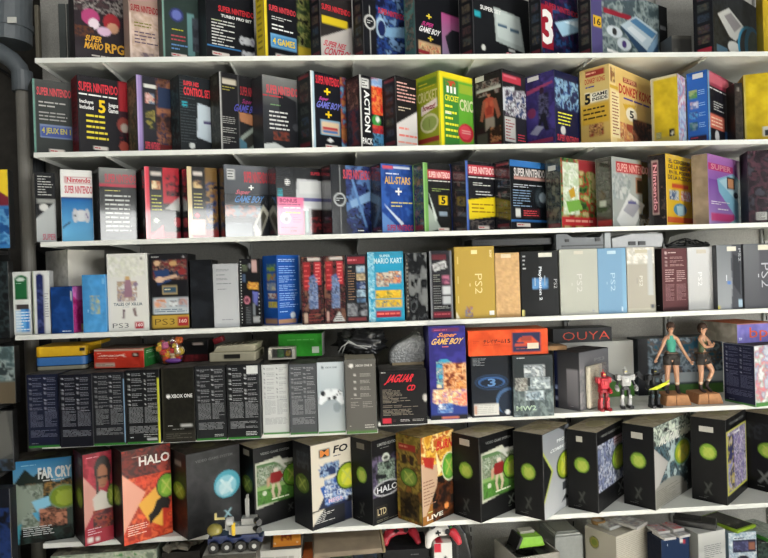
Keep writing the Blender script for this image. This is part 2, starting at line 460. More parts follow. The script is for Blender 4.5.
rack_box(408, 467.2, 13, '#4a4a48', [P([(0, .3), (.9, 0), (1, .7), (.3, 1), (0, 1)], '#5c5c58'), N(0, .8, 1, 1, ['#2a2a28', '#3c4a5a'], .04, 3)], 'dull grey box low on the neighbouring rack')
z0 = .0
o = carton('game_box', (float(at_depth(10, 510, -.18)[0])-.3, -.18), .0, 0, .3, .06, ez(474), '#10131c'); tag(o, 'navy and black box at floor level beside the painted landscape box', 'box', 'boxes on the neighbouring rack')
hh = ez(474)
panel('front_panel', o, (.001, 0, hh-.001), (1, 0, 0), (0, 0, -1), (0, -1, 0), .298, hh-.002, '#10131c', [N(0, .1, 1, .5, ['#0c1020', '#16244a', '#1c3060', '#0a0a10'], .08, 6), N(0, .5, 1, .8, ['#101014', '#3a3a38', '#181818'], .05, 7)], 'matt')

# ------------------------------------------------------------------ light: shop window to the side, ceiling panels, dim interior
def area(name, loc, target, sx, sy, power, col=(1, 1, 1)):
    l = bpy.data.lights.new(name, 'AREA'); l.shape = 'RECTANGLE'; l.size = sx; l.size_y = sy; l.energy = power; l.color = col
    o = bpy.data.objects.new(name, l); COL.objects.link(o); o.location = loc
    o.rotation_euler = (Vector(target)-Vector(loc)).to_track_quat('-Z', 'Y').to_euler(); return o
area('shop_window_light', (4.6, -4.2, 1.7), (1.5, 0, 1.9), 2.4, 2.1, 160, (.99, 1, .97))
area('ceiling_light', (1.0, -2.3, 3.6), (1.0, 0, 1.6), 2.6, .6, 44, (1, .99, .96))
s_ = area('floor_bounce_fill', (5.6, -3.4, 2.7), (2.4, -2.4, 0), 1.6, .8, 330, (.99, 1, .96)); s_.data.spread = math.radians(42)  # added fill lamp, bounced off the floor to lift the shelf undersides
w = bpy.data.worlds.new('shop_interior'); sc.world = w; w.use_nodes = True
bg = w.node_tree.nodes['Background']; bg.inputs[0].default_value = (.96, 1, .96, 1); bg.inputs[1].default_value = .09
# ------------------------------------------------------------------ ROW 1
K = '#15161a'; RED = '#cf3340'; WH = '#e6e6e2'; YE = '#e8c41c'
SN = 'SUPER NINTENDO'
def dark_side(seed, a='#17181c', extra=()):
    cs = ['#3a3f3c', '#50483c', '#2f3a48', '#4a3434']
    rd = random.Random(seed); ops = []
    for i in range(5):
        v = .13+i*.15
        ops.append(N(.22, v, .82, v+.10, [rd.choice(cs), rd.choice(cs), '#22252a', rd.choice(cs)], .02, seed+i))
    ops.append(R(.12, .03, .9, .07, '#6a2a30')); ops.append(R(.12, .91, .88, .96, '#5a262c'))
    return (a, ops+list(extra))
PAD = lambda u, v, s: [E(u, v, s, s*.42, '#c4c6c8'), E(u-s*.95, v, s*.42, s*.5, '#b4b6ba'), E(u+s*.95, v, s*.42, s*.5, '#b4b6ba'), R(u-s*1.1, v-s*.06, u-s*.8, v+s*.06, '#333'), E(u+s*.85, v-s*.1, s*.1, s*.1, '#6a4a80'), E(u+s*1.05, v+s*.1, s*.1, s*.1, '#6a4a80')]
NIN = lambda u0, v0, u1: [R(u0, v0, u1, v0+.045, '#d8cfc6'), L(u0+.02, v0+.005, u1-.02, v0+.045, '#b84048', 1, 2)]
g1 = 'console boxes on the uppermost shelf'
B(0, None, 74, 127, None, 'dark box with bold gold role-playing title under purple artwork',
  ('#20161c', [N(.0, 0, 1, .35, ['#1a1418', '#2a1c20', '#8a8480', '#1a1418', '#3a2a2c'], .03, 11), E(.3, .42, .17, .11, '#a03a6a'), E(.36, .5, .1, .07, '#d8c8d0'), E(.7, .45, .16, .12, '#8a2028'), E(.72, .52, .11, .07, '#b08468'), E(.55, .58, .13, .06, '#c8a8c0'), N(.0, .55, .35, .7, ['#20161c', '#5a3018', '#20161c'], .02, 3),
   T('SUPER', .18, .66, .52, .74, '#d8a030', slant=.1), T('MARIO', .16, .75, .54, .84, '#d8a030', slant=.1), T('RPG', .56, .73, .93, .86, '#d8a030', bold=.03), L(.3, .9, .8, .95, '#b8b0a8', 1, 4)]), h=.37, grp=g1, dep=.16, th=30)
B(0, None, 129, 160, None, 'cream pink box with faded olive text and red title band',
  ('#b8a294', [N(0, 0, 1, 1, ['#c2ac9e', '#b8a294', '#a8907e', '#bca698'], .05, 2), R(0, 0, 1, .38, '#9a7f74'), T(SN, .05, .28, .95, .37, '#8a1c24'), R(0, .4, .06, 1, '#c8b4a8'), L(.15, .5, .8, .58, '#6a6a20', 2, 2), L(.15, .62, .95, .8, '#5a4a5a', 4, 5), N(.3, .9, .9, 1, ['#b09a8c', '#6a5a60'], .03, 7)]), h=.37, grp=g1, dep=.14, th=30)
B(0, None, 162, 203, None, 'dark teal box with round blue emblem and grey console picture',
  ('#26332f', [R(0, 0, .05, 1, '#6a8a80'), E(.35, .4, .17, 0, '#2a3060'), E(.35, .4, .12, 0, '#5a64a0'), L(.22, .58, .55, .62, '#a0a020', 1, 1), L(.2, .66, .6, .76, '#a04048', 2, 2), L(.2, .78, .6, .88, '#5a80b0', 2, 3), R(.6, .35, .78, .92, '#5a8080'), N(.72, .4, 1, .85, ['#1a1c22', '#2a2c34', '#3a4048'], .04, 5)] + NIN(.2, .91, .58)), h=.37, grp=g1, dep=.15, th=30)
B(0, None, 206, 254, None, 'black box picturing two grey gamepads at its edge',
  (K, [R(0, .28, 1, .36, K), T(SN, .25, .27, 1, .35, '#c03038'), T('TURBO PRO SET', .3, .38, .95, .42, WH), L(.1, .46, .62, .82, '#c8c8c4', 9, 3), L(.1, .46, .5, .5, '#a0b060', 1, 3), R(0, .815, .7, .83, '#3a78b0')] + PAD(.84, .68, .12) + PAD(.88, .87, .12) + NIN(.1, .9, .45)), h=.37, grp=g1, dep=.15, th=33)
B(0, 256, 264, 311, None, 'black box with blue 4 GAMES badge and yellow edge',
  (K, [R(.0, 0, .05, 1, '#d8c030'), N(.7, 0, 1, .75, ['#2f3a28', '#4a5a30', '#8a8a50', '#1a1e1a'], .03, 8), R(.7, .75, 1, 1, '#b8a030'), T(SN, .1, .28, .66, .36, '#c84048'), L(.15, .42, .62, .48, '#c8c8c4', 2, 1), L(.15, .52, .62, .62, WH, 2, 5), R(.12, .66, .66, .84, '#6aa0c8'), R(.14, .68, .64, .82, '#4a86b4'), T('4 GAMES', .16, .71, .63, .8, '#e8c840')] + NIN(.22, .92, .55)), ('#c8b024', [L(.2, .1, .8, .9, '#8a7a20', 10, 3)]), h=.37, grp=g1, th=36)
B(0, 310, 320, 352, None, 'cream and black box with red controller title and yellow label',
  ('#2a2626', [P([(0, .74), (1, .5), (1, 1), (0, 1)], '#b4aea8'), R(.05, .44, .85, .54, '#c8b024'), T(SN, .05, .28, .95, .36, '#c03038'), T('SUPER NES', .06, .76, .8, .84, '#b83848', slant=.1), T('CONTROL', .06, .85, .98, .96, '#b83848', slant=.1)]), dark_side(21), h=.37, grp=g1, th=36)
B(0, 353, 363, 405, None, 'black box with round crest beside a blue space scene',
  ('#15161c', [N(.3, .0, 1, 1, ['#121630', '#1f2c60', '#2c4a88', '#141830', '#6a8ab0'], .05, 31), P([(.4, .55), (1, .45), (1, .6), (.5, .66)], '#7aa0c0'), E(.4, .55, .12, .14, '#9ab4c8'), E(.42, .56, .09, .11, '#1a2450'), R(.0, 0, .3, 1, '#17181c'), R(.14, .3, .16, .95, '#9a9a98'), E(.15, .52, .13, 0, '#c8c8c4'), E(.15, .52, .1, 0, '#17181c'), L(.08, .49, .22, .55, '#c8c8c4', 2, 1), T(SN, .35, .28, 1, .36, '#b83040')]), dark_side(22), h=.37, grp=g1, th=36)
B(0, 404, 415, 459, None, 'black box with pink and white handheld lettering and yellow plus signs',
  (K, [G(.58, .3, 1, 1, '#a84a80', '#8a88a0'), P([(.66, .62), (.82, .5), (1, .5), (1, .9), (.75, .85)], '#2a2a30'), T('+', .24, .38, .36, .45, '#d8c040'), T('SUPER', .12, .5, .42, .56, '#b03878', slant=.2), T('GAME BOY', .06, .57, .56, .65, WH, slant=.1), T('+', .26, .68, .38, .75, '#d8c040'), R(.06, .78, .55, .96, '#b89a78'), N(.08, .8, .53, .95, ['#b89a78', '#c0483a', '#d8c890', '#8a6a50'], .02, 4), R(.06, .9, .3, .95, '#8a2a30')]), ('#3a5a58', [N(.1, .1, .9, .9, ['#3a5a58', '#2a4240', '#6a5a50', '#4a706a'], .03, 4)]), h=.37, grp=g1, th=36)
B(0, 459, 473, 529, None, 'black box picturing a pale grey console, cyan tag at its upper corner',
  ('#1a1b1e', [P([(.35, .25), (.82, .28), (.9, .78), (.38, .72)], '#aab4b0'), P([(.38, .28), (.8, .3), (.86, .7), (.41, .66)], '#c0cac6'), R(.42, .46, .58, .5, '#4a6478'), R(.64, .48, .8, .52, '#4a6478'), R(.02, .38, .12, .46, '#2a94a0'), T('SUPER SET', .12, .28, .48, .34, WH), R(.0, .37, .3, .372, '#444'), E(.16, .86, .035, 0, '#d8d8d0'), T('SUPER', .55, .83, .98, .95, '#c87880'), R(.6, .78, .72, .81, '#c8c8c4')] ), dark_side(24), h=.37, grp=g1, th=34)
B(0, 529, 541, 578, None, 'dark blue space box with tall white numeral 3',
  ('#10142c', [N(0, 0, 1, 1, ['#0e1228', '#141c40', '#3a1c40', '#0e1228', '#24406a'], .05, 41), P([(.35, .5), (1, .32), (1, .52), (.55, .66)], '#a0c4d8'), P([(.6, .45), (1, .36), (1, .46)], '#e0f0f8'), R(0, .3, .3, .9, '#8a1c2c'), T('3', .02, .36, .3, .84, WH, bold=.03), T(SN, .1, .25, 1, .33, '#a02838'), L(.4, .9, .7, .95, WH, 1, 2)]), dark_side(25), h=.37, grp=g1, th=34)
B(0, 578, 591, 667, None, 'large grey box with tilted blue white console picture, purple edge strip',
  ('#5f686a', [N(.0, 0, 1, 1, ['#39474a', '#5f6e70', '#8a9694', '#46545a'], .07, 51), R(0, 0, .13, 1, '#4a4470'), R(.02, .45, .12, .6, '#d0a828'), T('16', .03, .48, .11, .58, '#222', bold=.02), P([(.15, .3), (.5, .3), (.5, .37), (.15, .37)], '#8a2030'), P([(.36, .5), (.56, .3), (.86, .46), (.86, .8), (.7, .94)], '#2f4660'), P([(.36, .48), (.56, .28), (.86, .42), (.7, .74)], '#b4c4cc'), P([(.48, .38), (.56, .31), (.84, .45), (.78, .54)], '#4f7ca0'), P([(.44, .5), (.5, .44), (.7, .56), (.64, .64)], '#d4dce0'), P([(.7, .74), (.86, .44), (.86, .58), (.72, .86)], '#7a9ab4'), E(.28, .6, .1, .08, '#c4ccd0'), E(.4, .74, .09, .09, '#c4ccd0'), E(.28, .6, .03, 0, '#333'), E(.4, .74, .03, 0, '#4a3a70'), P([(.18, .86), (.75, .93), (.75, .97), (.18, .9)], WH), R(.88, 0, 1, 1, '#17181a'), R(.9, .3, .98, .36, '#77787a')]), dark_side(26), h=.37, grp=g1, th=30)
B(0, None, 672, 692, None, 'plain dark grey carton standing low behind its neighbours on the uppermost shelf', ('#4a4946', [R(0, 0, 1, .12, '#605e58'), R(.1, .45, .3, .9, '#5c5a54')]), yb=None, th=4, h=.16, Yc=.2, grp=g1, dep=.2, name='carton_box')
B(0, 693, 713, 762, None, 'black box with white console, blue cable swirl and photo strip side',
  ('#23262a', [N(0, 0, .3, 1, ['#1a1c20', '#2a3034', '#1a1c20'], .05, 3), P([(.08, .42), (.3, .25), (.62, .42), (.42, .68), (.3, .66)], '#c4c4c0'), P([(.2, .4), (.34, .3), (.54, .42), (.4, .56)], '#8a8688'), E(.4, .8, .14, .1, '#d0d0cc'), E(.48, .86, .08, .06, '#c0c0bc'), E(.72, .7, .26, .34, '#3a90b8'), E(.72, .7, .22, .3, '#23262a'), E(.78, .66, .18, .32, '#2f78a0'), E(.8, .66, .13, .26, '#4a5a50'), R(.9, .3, 1, 1, '#b8a030'), R(.05, .85, .25, .95, '#4a6a80')]), dark_side(27, extra=[R(.2, .9, .9, .97, '#a83040')]), h=.37, grp=g1, th=36)
B(0, None, 763, 800, None, 'plain mustard box cut off at the end of the uppermost shelf', ('#b89c28', [R(.1, .4, .3, .95, '#c8ac38')]), h=.37, grp=g1, dep=.14, th=-22, Yc=.12)

# ------------------------------------------------------------------ ROW 2
g2 = 'console boxes on the second shelf'
def B2(xl, xm, xr, yt, label, front, side=None, **k): return B(1, xl, xm, xr, yt, label, front, side, grp=g2, **k)
B2(None, 33, 73, 78, 'grey green box reading 4 JEUX EN 1 beside the pipes',
  ('#2c302e', [R(0, 0, .06, 1, '#5c8478'), G(.06, 0, 1, .14, '#3a3c3a', '#343634'), T(SN, .1, .1, .97, .21, '#c04048'), L(.14, .28, .9, .38, '#9a9a96', 2, 1), L(.14, .42, .9, .56, '#8a8a88', 3, 2), R(.15, .6, .97, .78, '#6a7a98'), R(.17, .62, .95, .76, '#3a4a88'), T('4 JEUX EN 1', .2, .64, .93, .74, '#b0a840')] + NIN(.38, .93, .75)), dep=.14, th=32)
B2(71, 78, 128, 74, 'black box with yellow figure 5, red edge, bilingual game list',
  ('#1c1a1e', [R(.82, 0, 1, .5, '#a02830'), N(.82, .4, 1, 1, ['#6a2028', '#1c1a1e', '#3a2028'], .04, 2), E(.9, .58, .13, .1, '#8a4038'), E(.92, .62, .08, .06, '#b0a498'), E(.9, .87, .1, .07, '#a0483c'), R(.82, .93, 1, 1, '#1c2040'), T(SN, .02, .08, .8, .2, RED, bold=.02), L(.02, .22, .8, .27, WH, 1, 9, .95), T('Incluye', .03, .31, .3, .37, WH), T('Included', .03, .38, .3, .43, WH), T('5', .4, .29, .54, .46, YE, bold=.03), T('Juegos', .6, .31, .8, .38, WH), T('Games', .6, .38, .8, .44, WH), L(.15, .48, .6, .84, '#d8c83a', 5, 12)] + NIN(.28, .9, .56)),
   ('#6a1c24', [L(.2, .1, .8, .9, '#3a1014', 12, 4)]), th=36)
B2(128, 137, 172, 74, 'black box with lilac edge and brown ape artwork, red foot title',
  ('#24242a', [R(0, 0, .14, 1, '#8a78a8'), R(.0, 0, .03, 1, '#a898c0'), R(.2, .1, .55, .15, '#c8c8c0'), N(.24, .22, .5, .36, ['#c8a8a0', '#a04048', '#d8c8b0', '#5a6a80'], .02, 5), N(.24, .44, .5, .7, ['#5a5230', '#8a8040', '#3a4028', '#24242a'], .02, 6), N(.55, .0, 1, 1, ['#241c20', '#3a2420', '#6a4430', '#1f2440', '#8a5a40'], .05, 7), R(.6, .12, 1, .4, '#24304a'), T(SN, .2, .86, .62, .96, '#c84050'), R(.6, .88, 1, 1, '#5a1c1c')]), ('#3a3c34', [N(.1, .05, .9, .95, ['#3a3c34', '#5a5a40', '#2a2c28', '#7a6a50'], .03, 17)]), th=36)
B2(170, 180, 212, 74, 'dark ribbed box with pale console, cyan tag and red two line title',
  ('#1d2124', [L(.0, .05, .48, .9, '#34393c', 22, 5, .98), T('SUPER NES', .12, .07, .6, .13, '#d03a42'), T('CONTROL SET', .12, .15, .98, .26, '#d03a42'), P([(.55, .34), (1, .38), (1, .86), (.5, .8)], '#b0bcc4'), R(.72, .57, 1, .61, '#4a4468'), R(.05, .34, .22, .42, '#2a94a4'), E(.34, .92, .09, 0, '#c8ccc8')]), ('#202a2c', [N(.1, .1, .9, .9, ['#202a2c', '#2c3c3e', '#3c5054', '#1a2022'], .03, 27)]), th=36)
B2(209, 220, 262, 71, 'scuffed black box with handheld cartridge photo and blue script',
  ('#1a1a1c', [R(0, .0, .03, 1, '#b8b8b4'), R(.06, .08, .38, .15, '#b0a898'), L(.06, .17, .38, .24, '#8a8440', 2, 1), R(.42, 0, .44, 1, '#5a5a5a'), T(SN, .48, .14, 1, .26, '#8a2a30'), T('Super', .5, .3, .78, .38, '#7a2a5a', slant=.2), T('GAME BOY', .3, .38, .98, .48, '#4a4a98', slant=.1), P([(.44, .48), (.8, .5), (.76, .64), (.46, .6)], '#9a6a4a'), P([(.46, .8), (.9, .6), (1, .95), (.5, 1)], '#8a948a'), P([(.52, .84), (.85, .68), (.92, .84), (.6, .96)], '#30302c'), P([(.44, .82), (.6, .88), (.62, 1), (.44, 1)], '#4a7080'), L(.04, .56, .38, .66, '#8a8a86', 4, 2), L(.04, .7, .38, .78, '#8a8a86', 3, 3), L(.04, .82, .38, .92, '#8a8a86', 4, 4)]), ('#232420', [N(.1, .05, .9, .95, ['#232420', '#35362e', '#1a1a18', '#44443a'], .03, 37)]), th=36)
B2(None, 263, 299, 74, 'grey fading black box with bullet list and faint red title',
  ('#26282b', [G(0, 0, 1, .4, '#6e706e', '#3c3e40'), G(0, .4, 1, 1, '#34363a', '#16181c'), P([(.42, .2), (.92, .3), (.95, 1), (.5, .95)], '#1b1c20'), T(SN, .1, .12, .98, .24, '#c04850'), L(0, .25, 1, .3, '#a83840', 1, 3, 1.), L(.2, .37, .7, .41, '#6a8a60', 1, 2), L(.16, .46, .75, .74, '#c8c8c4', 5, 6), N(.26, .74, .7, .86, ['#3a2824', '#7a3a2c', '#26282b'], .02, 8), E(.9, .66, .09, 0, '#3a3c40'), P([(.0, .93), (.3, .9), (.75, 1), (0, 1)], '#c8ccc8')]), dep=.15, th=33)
B2(297, 311, 347, 70, 'black box with sky blue edges, plus signs and handheld logo',
  ('#15161c', [R(0, 0, .1, 1, '#a8c0cc'), R(0, 0, .04, 1, '#d8dcd8'), R(.82, 0, 1, 1, '#5a8ab0'), N(.82, 0, 1, 1, ['#7aa4c0', '#3a6a98', '#8a3038', '#a86a40'], .04, 9), T(SN, .14, .04, .8, .15, RED, bold=.02), T('+', .36, .19, .54, .28, YE), T('Super', .2, .31, .5, .37, '#c04a98', slant=.2), T('GAME BOY', .12, .37, .84, .46, '#6a70c0', slant=.1), T('+', .38, .49, .56, .58, YE), R(.24, .61, .78, .81, '#7aa0b8'), R(.27, .63, .75, .79, '#c8b090'), R(.3, .7, .72, .74, '#a83a40'), R(.3, .75, .72, .78, '#4a70a8'), P([(.5, .84), (.6, .87), (.5, .9), (.4, .87)], WH)] + NIN(.36, .93, .7)), dark_side(32, '#232828'), th=36)
B2(346, 360, 383, 74, 'narrow black box with vertical white lettering and cartoon fruit art',
  ('#17171a', [R(0, 0, .05, 1, '#b8b8b4'), R(.08, .04, .4, .17, '#c8c8c4'), L(.11, .055, .37, .16, '#222', 3, 1), T('ACTION', .18, .2, .42, .78, WH, 90, .03), T('PACK', .06, .86, .5, .95, WH, bold=.03), N(.52, 0, 1, .16, ['#7a98c0', '#a8b8d0', '#8a5a70'], .03, 4), N(.52, .12, 1, .52, ['#c83028', '#d8602a', '#b82420', '#e0904a', '#c83028'], .04, 5), E(.7, .6, .2, .08, '#3a8a40'), E(.75, .58, .09, .04, '#d8d8d0'), N(.52, .66, 1, .78, ['#b82a28', '#7a2a3a', '#c84838'], .03, 6), N(.52, .78, 1, 1, ['#1a2a40', '#6aa0c0', '#1a1c24', '#4a86b0'], .025, 7)]),
   ('#241c1e', [N(.1, .05, .9, .45, ['#3a2a28', '#5a3c38', '#241c1e', '#7a5a50'], .03, 6), N(.1, .45, .9, .95, ['#1a1c24', '#2c3040', '#5a2a30'], .04, 9)]), th=36)
B2(381, 396, 417, 75, 'black box with orange text stripes over a pale pink corner',
  ('#1a1819', [L(.06, .07, .95, .36, '#d8a8a0', 6, 8, .95), L(.1, .42, .7, .5, '#c8b8a0', 2, 3), P([(0, .68), (1, .46), (1, 1), (0, 1)], '#c6c2c0'), L(.1, .7, .98, .78, '#d88a80', 1, 2, .95), L(.1, .8, .98, .88, '#d87a70', 1, 4, .95), L(.05, .9, .98, .97, '#d89488', 1, 5, .95)]), dark_side(34, '#1e1d20'), th=36)
B2(416, 440, 473, 70, 'lime and yellow cricket box with red ball artwork',
  ('#5a9a30', [R(0, 0, .1, 1, '#e0d020'), R(0, 0, 1, .08, '#d8c820'), R(.1, .08, .55, 1, '#3a7a34'), N(.16, .1, .5, .18, ['#c03028', '#3a7a34'], .012, 3), T('|||', .2, .18, .48, .27, WH, bold=.04), T('CRICKET', .14, .3, .56, .38, '#e0d83a'), L(.14, .42, .55, .9, '#e0e03a', 6, 8, .7), L(.14, .5, .5, .6, WH, 1, 3), T('CRIC', .58, .32, 1, .48, '#c8c8a0'), R(.58, .12, 1, .24, '#8aa030'), E(.76, .78, .24, .13, '#b02834'), E(.74, .77, .18, .1, '#cc4450'), R(.64, .74, .9, .75, '#e8c8c0'), R(.64, .78, .9, .79, '#e8c8c0')]),
   ('#8a9420', [R(0, 0, .06, 1, '#b8a820'), R(.94, 0, 1, 1, '#d8c820'), R(.1, .06, .9, .16, '#5a7a28'), L(.14, .1, .86, .2, '#b0a830', 2, 5), T('CRICKET', .08, .22, .92, .36, '#c8c080'), P([(.22, .42), (.9, .34), (.9, .46), (.22, .54)], '#e8d8d0'), T('howzat!', .28, .4, .84, .48, '#8a2030', slant=.1), E(.55, .66, .38, .13, '#c8c498'), E(.55, .66, .32, .1, '#8a9a50'), R(.53, .6, .56, .72, '#4a4a28'), R(.06, .85, .94, .92, '#8a3028')]), th=36)
B2(474, 503, 526, 68, 'black box picturing a shirtless red fighter over screenshots',
  ('#1c1b1f', [R(0, .06, .8, .16, '#a83040'), R(.05, .07, .6, .1, '#c86070'), P([(.0, .25), (.5, .2), (.5, .5), (0, .55)], '#c0c4c8'), P([(.55, .25), (.95, .22), (.95, .6), (.55, .6)], '#8a8a90'), N(.1, .26, 1, .6, ['#c0c4c8', '#1c1b1f', '#5a4a60', '#d8d8d8', '#2a3a60'], .03, 4), R(.05, .62, .5, .95, '#b0b0ac'), L(.08, .65, .48, .93, '#8a3038', 7, 5), R(.55, .6, .95, .95, '#24242a'), L(.6, .82, .95, .93, '#c84050', 3, 6)]),
  ('#1b1719', [N(.1, .1, .9, .3, ['#3a3438', '#1b1719', '#8a8480', '#5a3a38', '#1b1719'], .03, 5), R(.1, .2, .95, .24, '#a8a8a4'), P([(.32, .36), (.46, .33), (.6, .33), (.74, .37), (.7, .5), (.66, .62), (.4, .62), (.36, .5)], '#a04434'), P([(.4, .4), (.66, .4), (.62, .56), (.44, .56)], '#8a3028'), E(.44, .42, .07, .04, '#b05440'), E(.62, .42, .07, .04, '#b05440'), E(.53, .29, .055, .04, '#a8705a'), E(.53, .265, .055, .025, '#2a1a18'), P([(.2, .62), (.32, .36), (.42, .38), (.3, .64)], '#8a5040'), P([(.66, .38), (.78, .36), (.92, .6), (.82, .64)], '#8a5040'), P([(.38, .6), (.7, .6), (.72, .78), (.56, .72), (.38, .78)], '#8a8078'), R(.08, .8, .45, .95, '#3a4038'), N(.55, .74, .92, .94, ['#5a2a20', '#a06a4a', '#2a1a18'], .025, 7), R(.08, .95, .92, .985, '#6a2028')]), sticker=('s', .08, .02, .3, .07, '#b8b8b2'), th=38)
B2(522, 555, 579, 69, 'deep purple box with a dark rider in the middle',
  ('#16193a', [P([(0, .2), (1, .3), (1, .42), (0, .5)], '#3a6aa0'), N(.0, .1, 1, .5, ['#16193a', '#2a4a80', '#8ab0c8', '#1a2048'], .04, 12), L(.1, .55, .7, .74, '#d8d840', 4, 6), T(SN, .05, .86, .95, .95, '#c04048'), E(.3, .8, .1, 0, '#c8c8c4')]),
  ('#2e2858', [N(0, 0, 1, 1, ['#2a244e', '#332d62', '#2a2450', '#3c3470'], .08, 13), L(.3, .05, .75, .09, '#b08ac0', 1, 2), P([(.15, .2), (.95, .14), (.95, .17), (.15, .26)], '#8a3a58'), E(.62, .24, .07, .05, '#2a1c28'), N(.52, .28, .82, .62, ['#14141e', '#2a2a3c', '#50506a', '#1a1824'], .025, 14), P([(.6, .55), (.72, .55), (.82, .8), (.7, .8), (.62, .66), (.52, .78), (.46, .74)], '#16161e'), E(.3, .52, .13, .07, '#6a2a4a'), P([(.22, .8), (.45, .7), (.66, .74), (.45, .84)], '#8a8ca0'), R(.15, .9, .92, .955, '#7a2a48')]), sticker=('s', .2, .02, .34, .06, '#c0c0bc'), th=38)
B2(577, 610, 652, 63, 'big tan jungle box with large numeral 5 on its side',
  ('#d8b870', [R(0, 0, .13, 1, '#e4cc90'), N(.02, .03, .12, .22, ['#d8b870', '#6a4028', '#8a5a30'], .02, 6), R(.0, .26, .18, .3, '#c8a030'), R(.03, .32, .2, .92, '#e8d8a8'), L(.04, .34, .19, .9, '#8a3a28', 14, 4), R(.3, .1, .62, .17, '#8a2a24'), T('SUPER', .32, .11, .6, .16, '#d8a078'), R(.22, .18, .98, .32, '#d8b870'), T('DONKEY KONG', .2, .2, .98, .33, '#b8342a', bold=.03), L(.3, .35, .95, .41, '#5a4a90', 1, 5, .95), P([(.28, .45), (.6, .42), (.4, .6)], '#c8a030'), E(.48, .56, .13, .09, '#e8e0c8'), T('5', .43, .51, .53, .61, '#222', bold=.03), N(.5, .6, 1, 1, ['#1e1818', '#3a2420', '#5a3428', '#1e1818', '#8a5038'], .05, 8), N(.2, .7, .5, 1, ['#d8a860', '#c06a50', '#e0c080', '#a05038'], .04, 9)]),
  ('#b89c58', [R(0, 0, 1, .45, '#c0a868'), R(.2, .03, .85, .11, '#8a2c26'), L(.22, .045, .83, .1, '#d89a80', 1, 2, .95), T('DONKEY KONG', .18, .13, .86, .2, '#a8382c', bold=.02), L(.2, .22, .8, .27, '#4a4480', 1, 3), R(.36, .32, .96, .44, '#e0dcc8'), T('5', .16, .32, .36, .46, '#1c1c1c', bold=.04), R(.16, .31, .34, .33, '#e0dcc8'), T('GAME', .42, .33, .94, .375, '#222'), T('INSIDE', .42, .385, .94, .43, '#222'), R(.04, .47, .96, .72, '#b89432'), L(.1, .5, .9, .68, '#4a3a18', 3, 6, .9), N(.28, .72, .78, .88, ['#b08a48', '#5a2a20', '#c89a60', '#3a1a18', '#8a3a2a'], .025, 9), R(.0, .95, 1, 1, '#a89058')]), th=40)
B2(651, 678, 686, 73, 'worn mustard yellow box with clipped corner and small black emblem',
  ('#b8c4d0', [N(0, 0, 1, 1, ['#b8c4d0', '#7a98c0', '#c87a90', '#d0d4d8'], .04, 5)]),
  ('#b09a1e', [R(0, 0, .08, 1, '#a8a490'), R(.08, 0, 1, .03, '#a8a490'), N(.1, .03, 1, .97, ['#b8a022', '#b09a1e', '#aa941c'], .1, 3), R(.12, .9, 1, 1, '#988a3c'), R(.16, .82, .36, .92, '#7a7a50'), L(.17, .83, .35, .91, '#a8a880', 4, 2), R(.66, .8, .86, .91, '#1c1a18'), P([(.72, .87), (.8, .82), (.82, .86), (.76, .9)], '#c8c8b8')]), th=44, edge='#a89a50', w1max=.2)
B2(686, 708, 734, 69, 'bright blue box with game thumbnails and red black front',
  ('#1b1a22', [R(0, 0, 1, .2, '#9a3a50'), P([(0, 0), (1, .05), (1, .14), (0, .16)], '#c06070'), L(.06, .22, .8, .26, WH, 1, 1), R(.0, 0, .06, 1, '#6a9ac0'), R(.8, 0, 1, .7, '#5a2430'), L(.2, .4, .6, .54, '#c8c8c4', 4, 5), R(.06, .6, .6, .8, '#c86a58'), L(.1, .63, .55, .78, '#e8c8b0', 3, 2), R(.6, .78, 1, 1, '#2a6ab0'), E(.3, .9, .08, 0, '#c8c8c8')]),
  ('#2858a0', [R(.05, .02, .95, .05, '#1f4480'), N(.1, .25, .5, .37, ['#5a8a40', '#3a6a50', '#8a9a60'], .02, 4), N(.15, .42, .55, .52, ['#b8b8c8', '#3a5a90', '#c8a8a0'], .02, 5), N(.1, .56, .5, .66, ['#2a6aa8', '#5a9ac0', '#3a4a80'], .02, 6), N(.1, .7, .5, .82, ['#6a7a80', '#3a6a60', '#2a4a70'], .02, 7), L(.56, .26, .9, .34, '#8aa8d0', 3, 2), L(.58, .44, .9, .5, '#8aa8d0', 2, 4), L(.56, .58, .9, .64, '#8aa8d0', 3, 5), L(.56, .72, .9, .8, '#8aa8d0', 3, 6), R(.08, .9, .92, .98, '#2a2030'), L(.14, .91, .86, .96, '#8a3040', 1, 3)]), sticker=('s', .3, .03, .5, .07, '#c8c8c4'), th=40, w1max=.15)
B2(None, 735, 743, 83, 'slim black box wedged between blue box and plain mustard carton', ('#26221f', [N(0, .1, 1, .9, ['#26221f', '#3a322c', '#1a1816'], .03, 5), R(.3, .08, .6, .14, '#8a8278')]), dep=.1, th=-10, Yc=.09)
B2(None, 744, 790, 75, 'plain mustard box with silver corner label at the shelf end',
  ('#b49c1c', [N(0, 0, 1, 1, ['#bca424', '#b49c1c', '#ac941a'], .1, 6), R(.4, .78, .58, .92, '#b8b8b0'), R(.45, .83, .56, .91, '#333'), R(0, 0, .03, 1, '#a89c60')]), dep=.14, th=-22, Yc=.11)

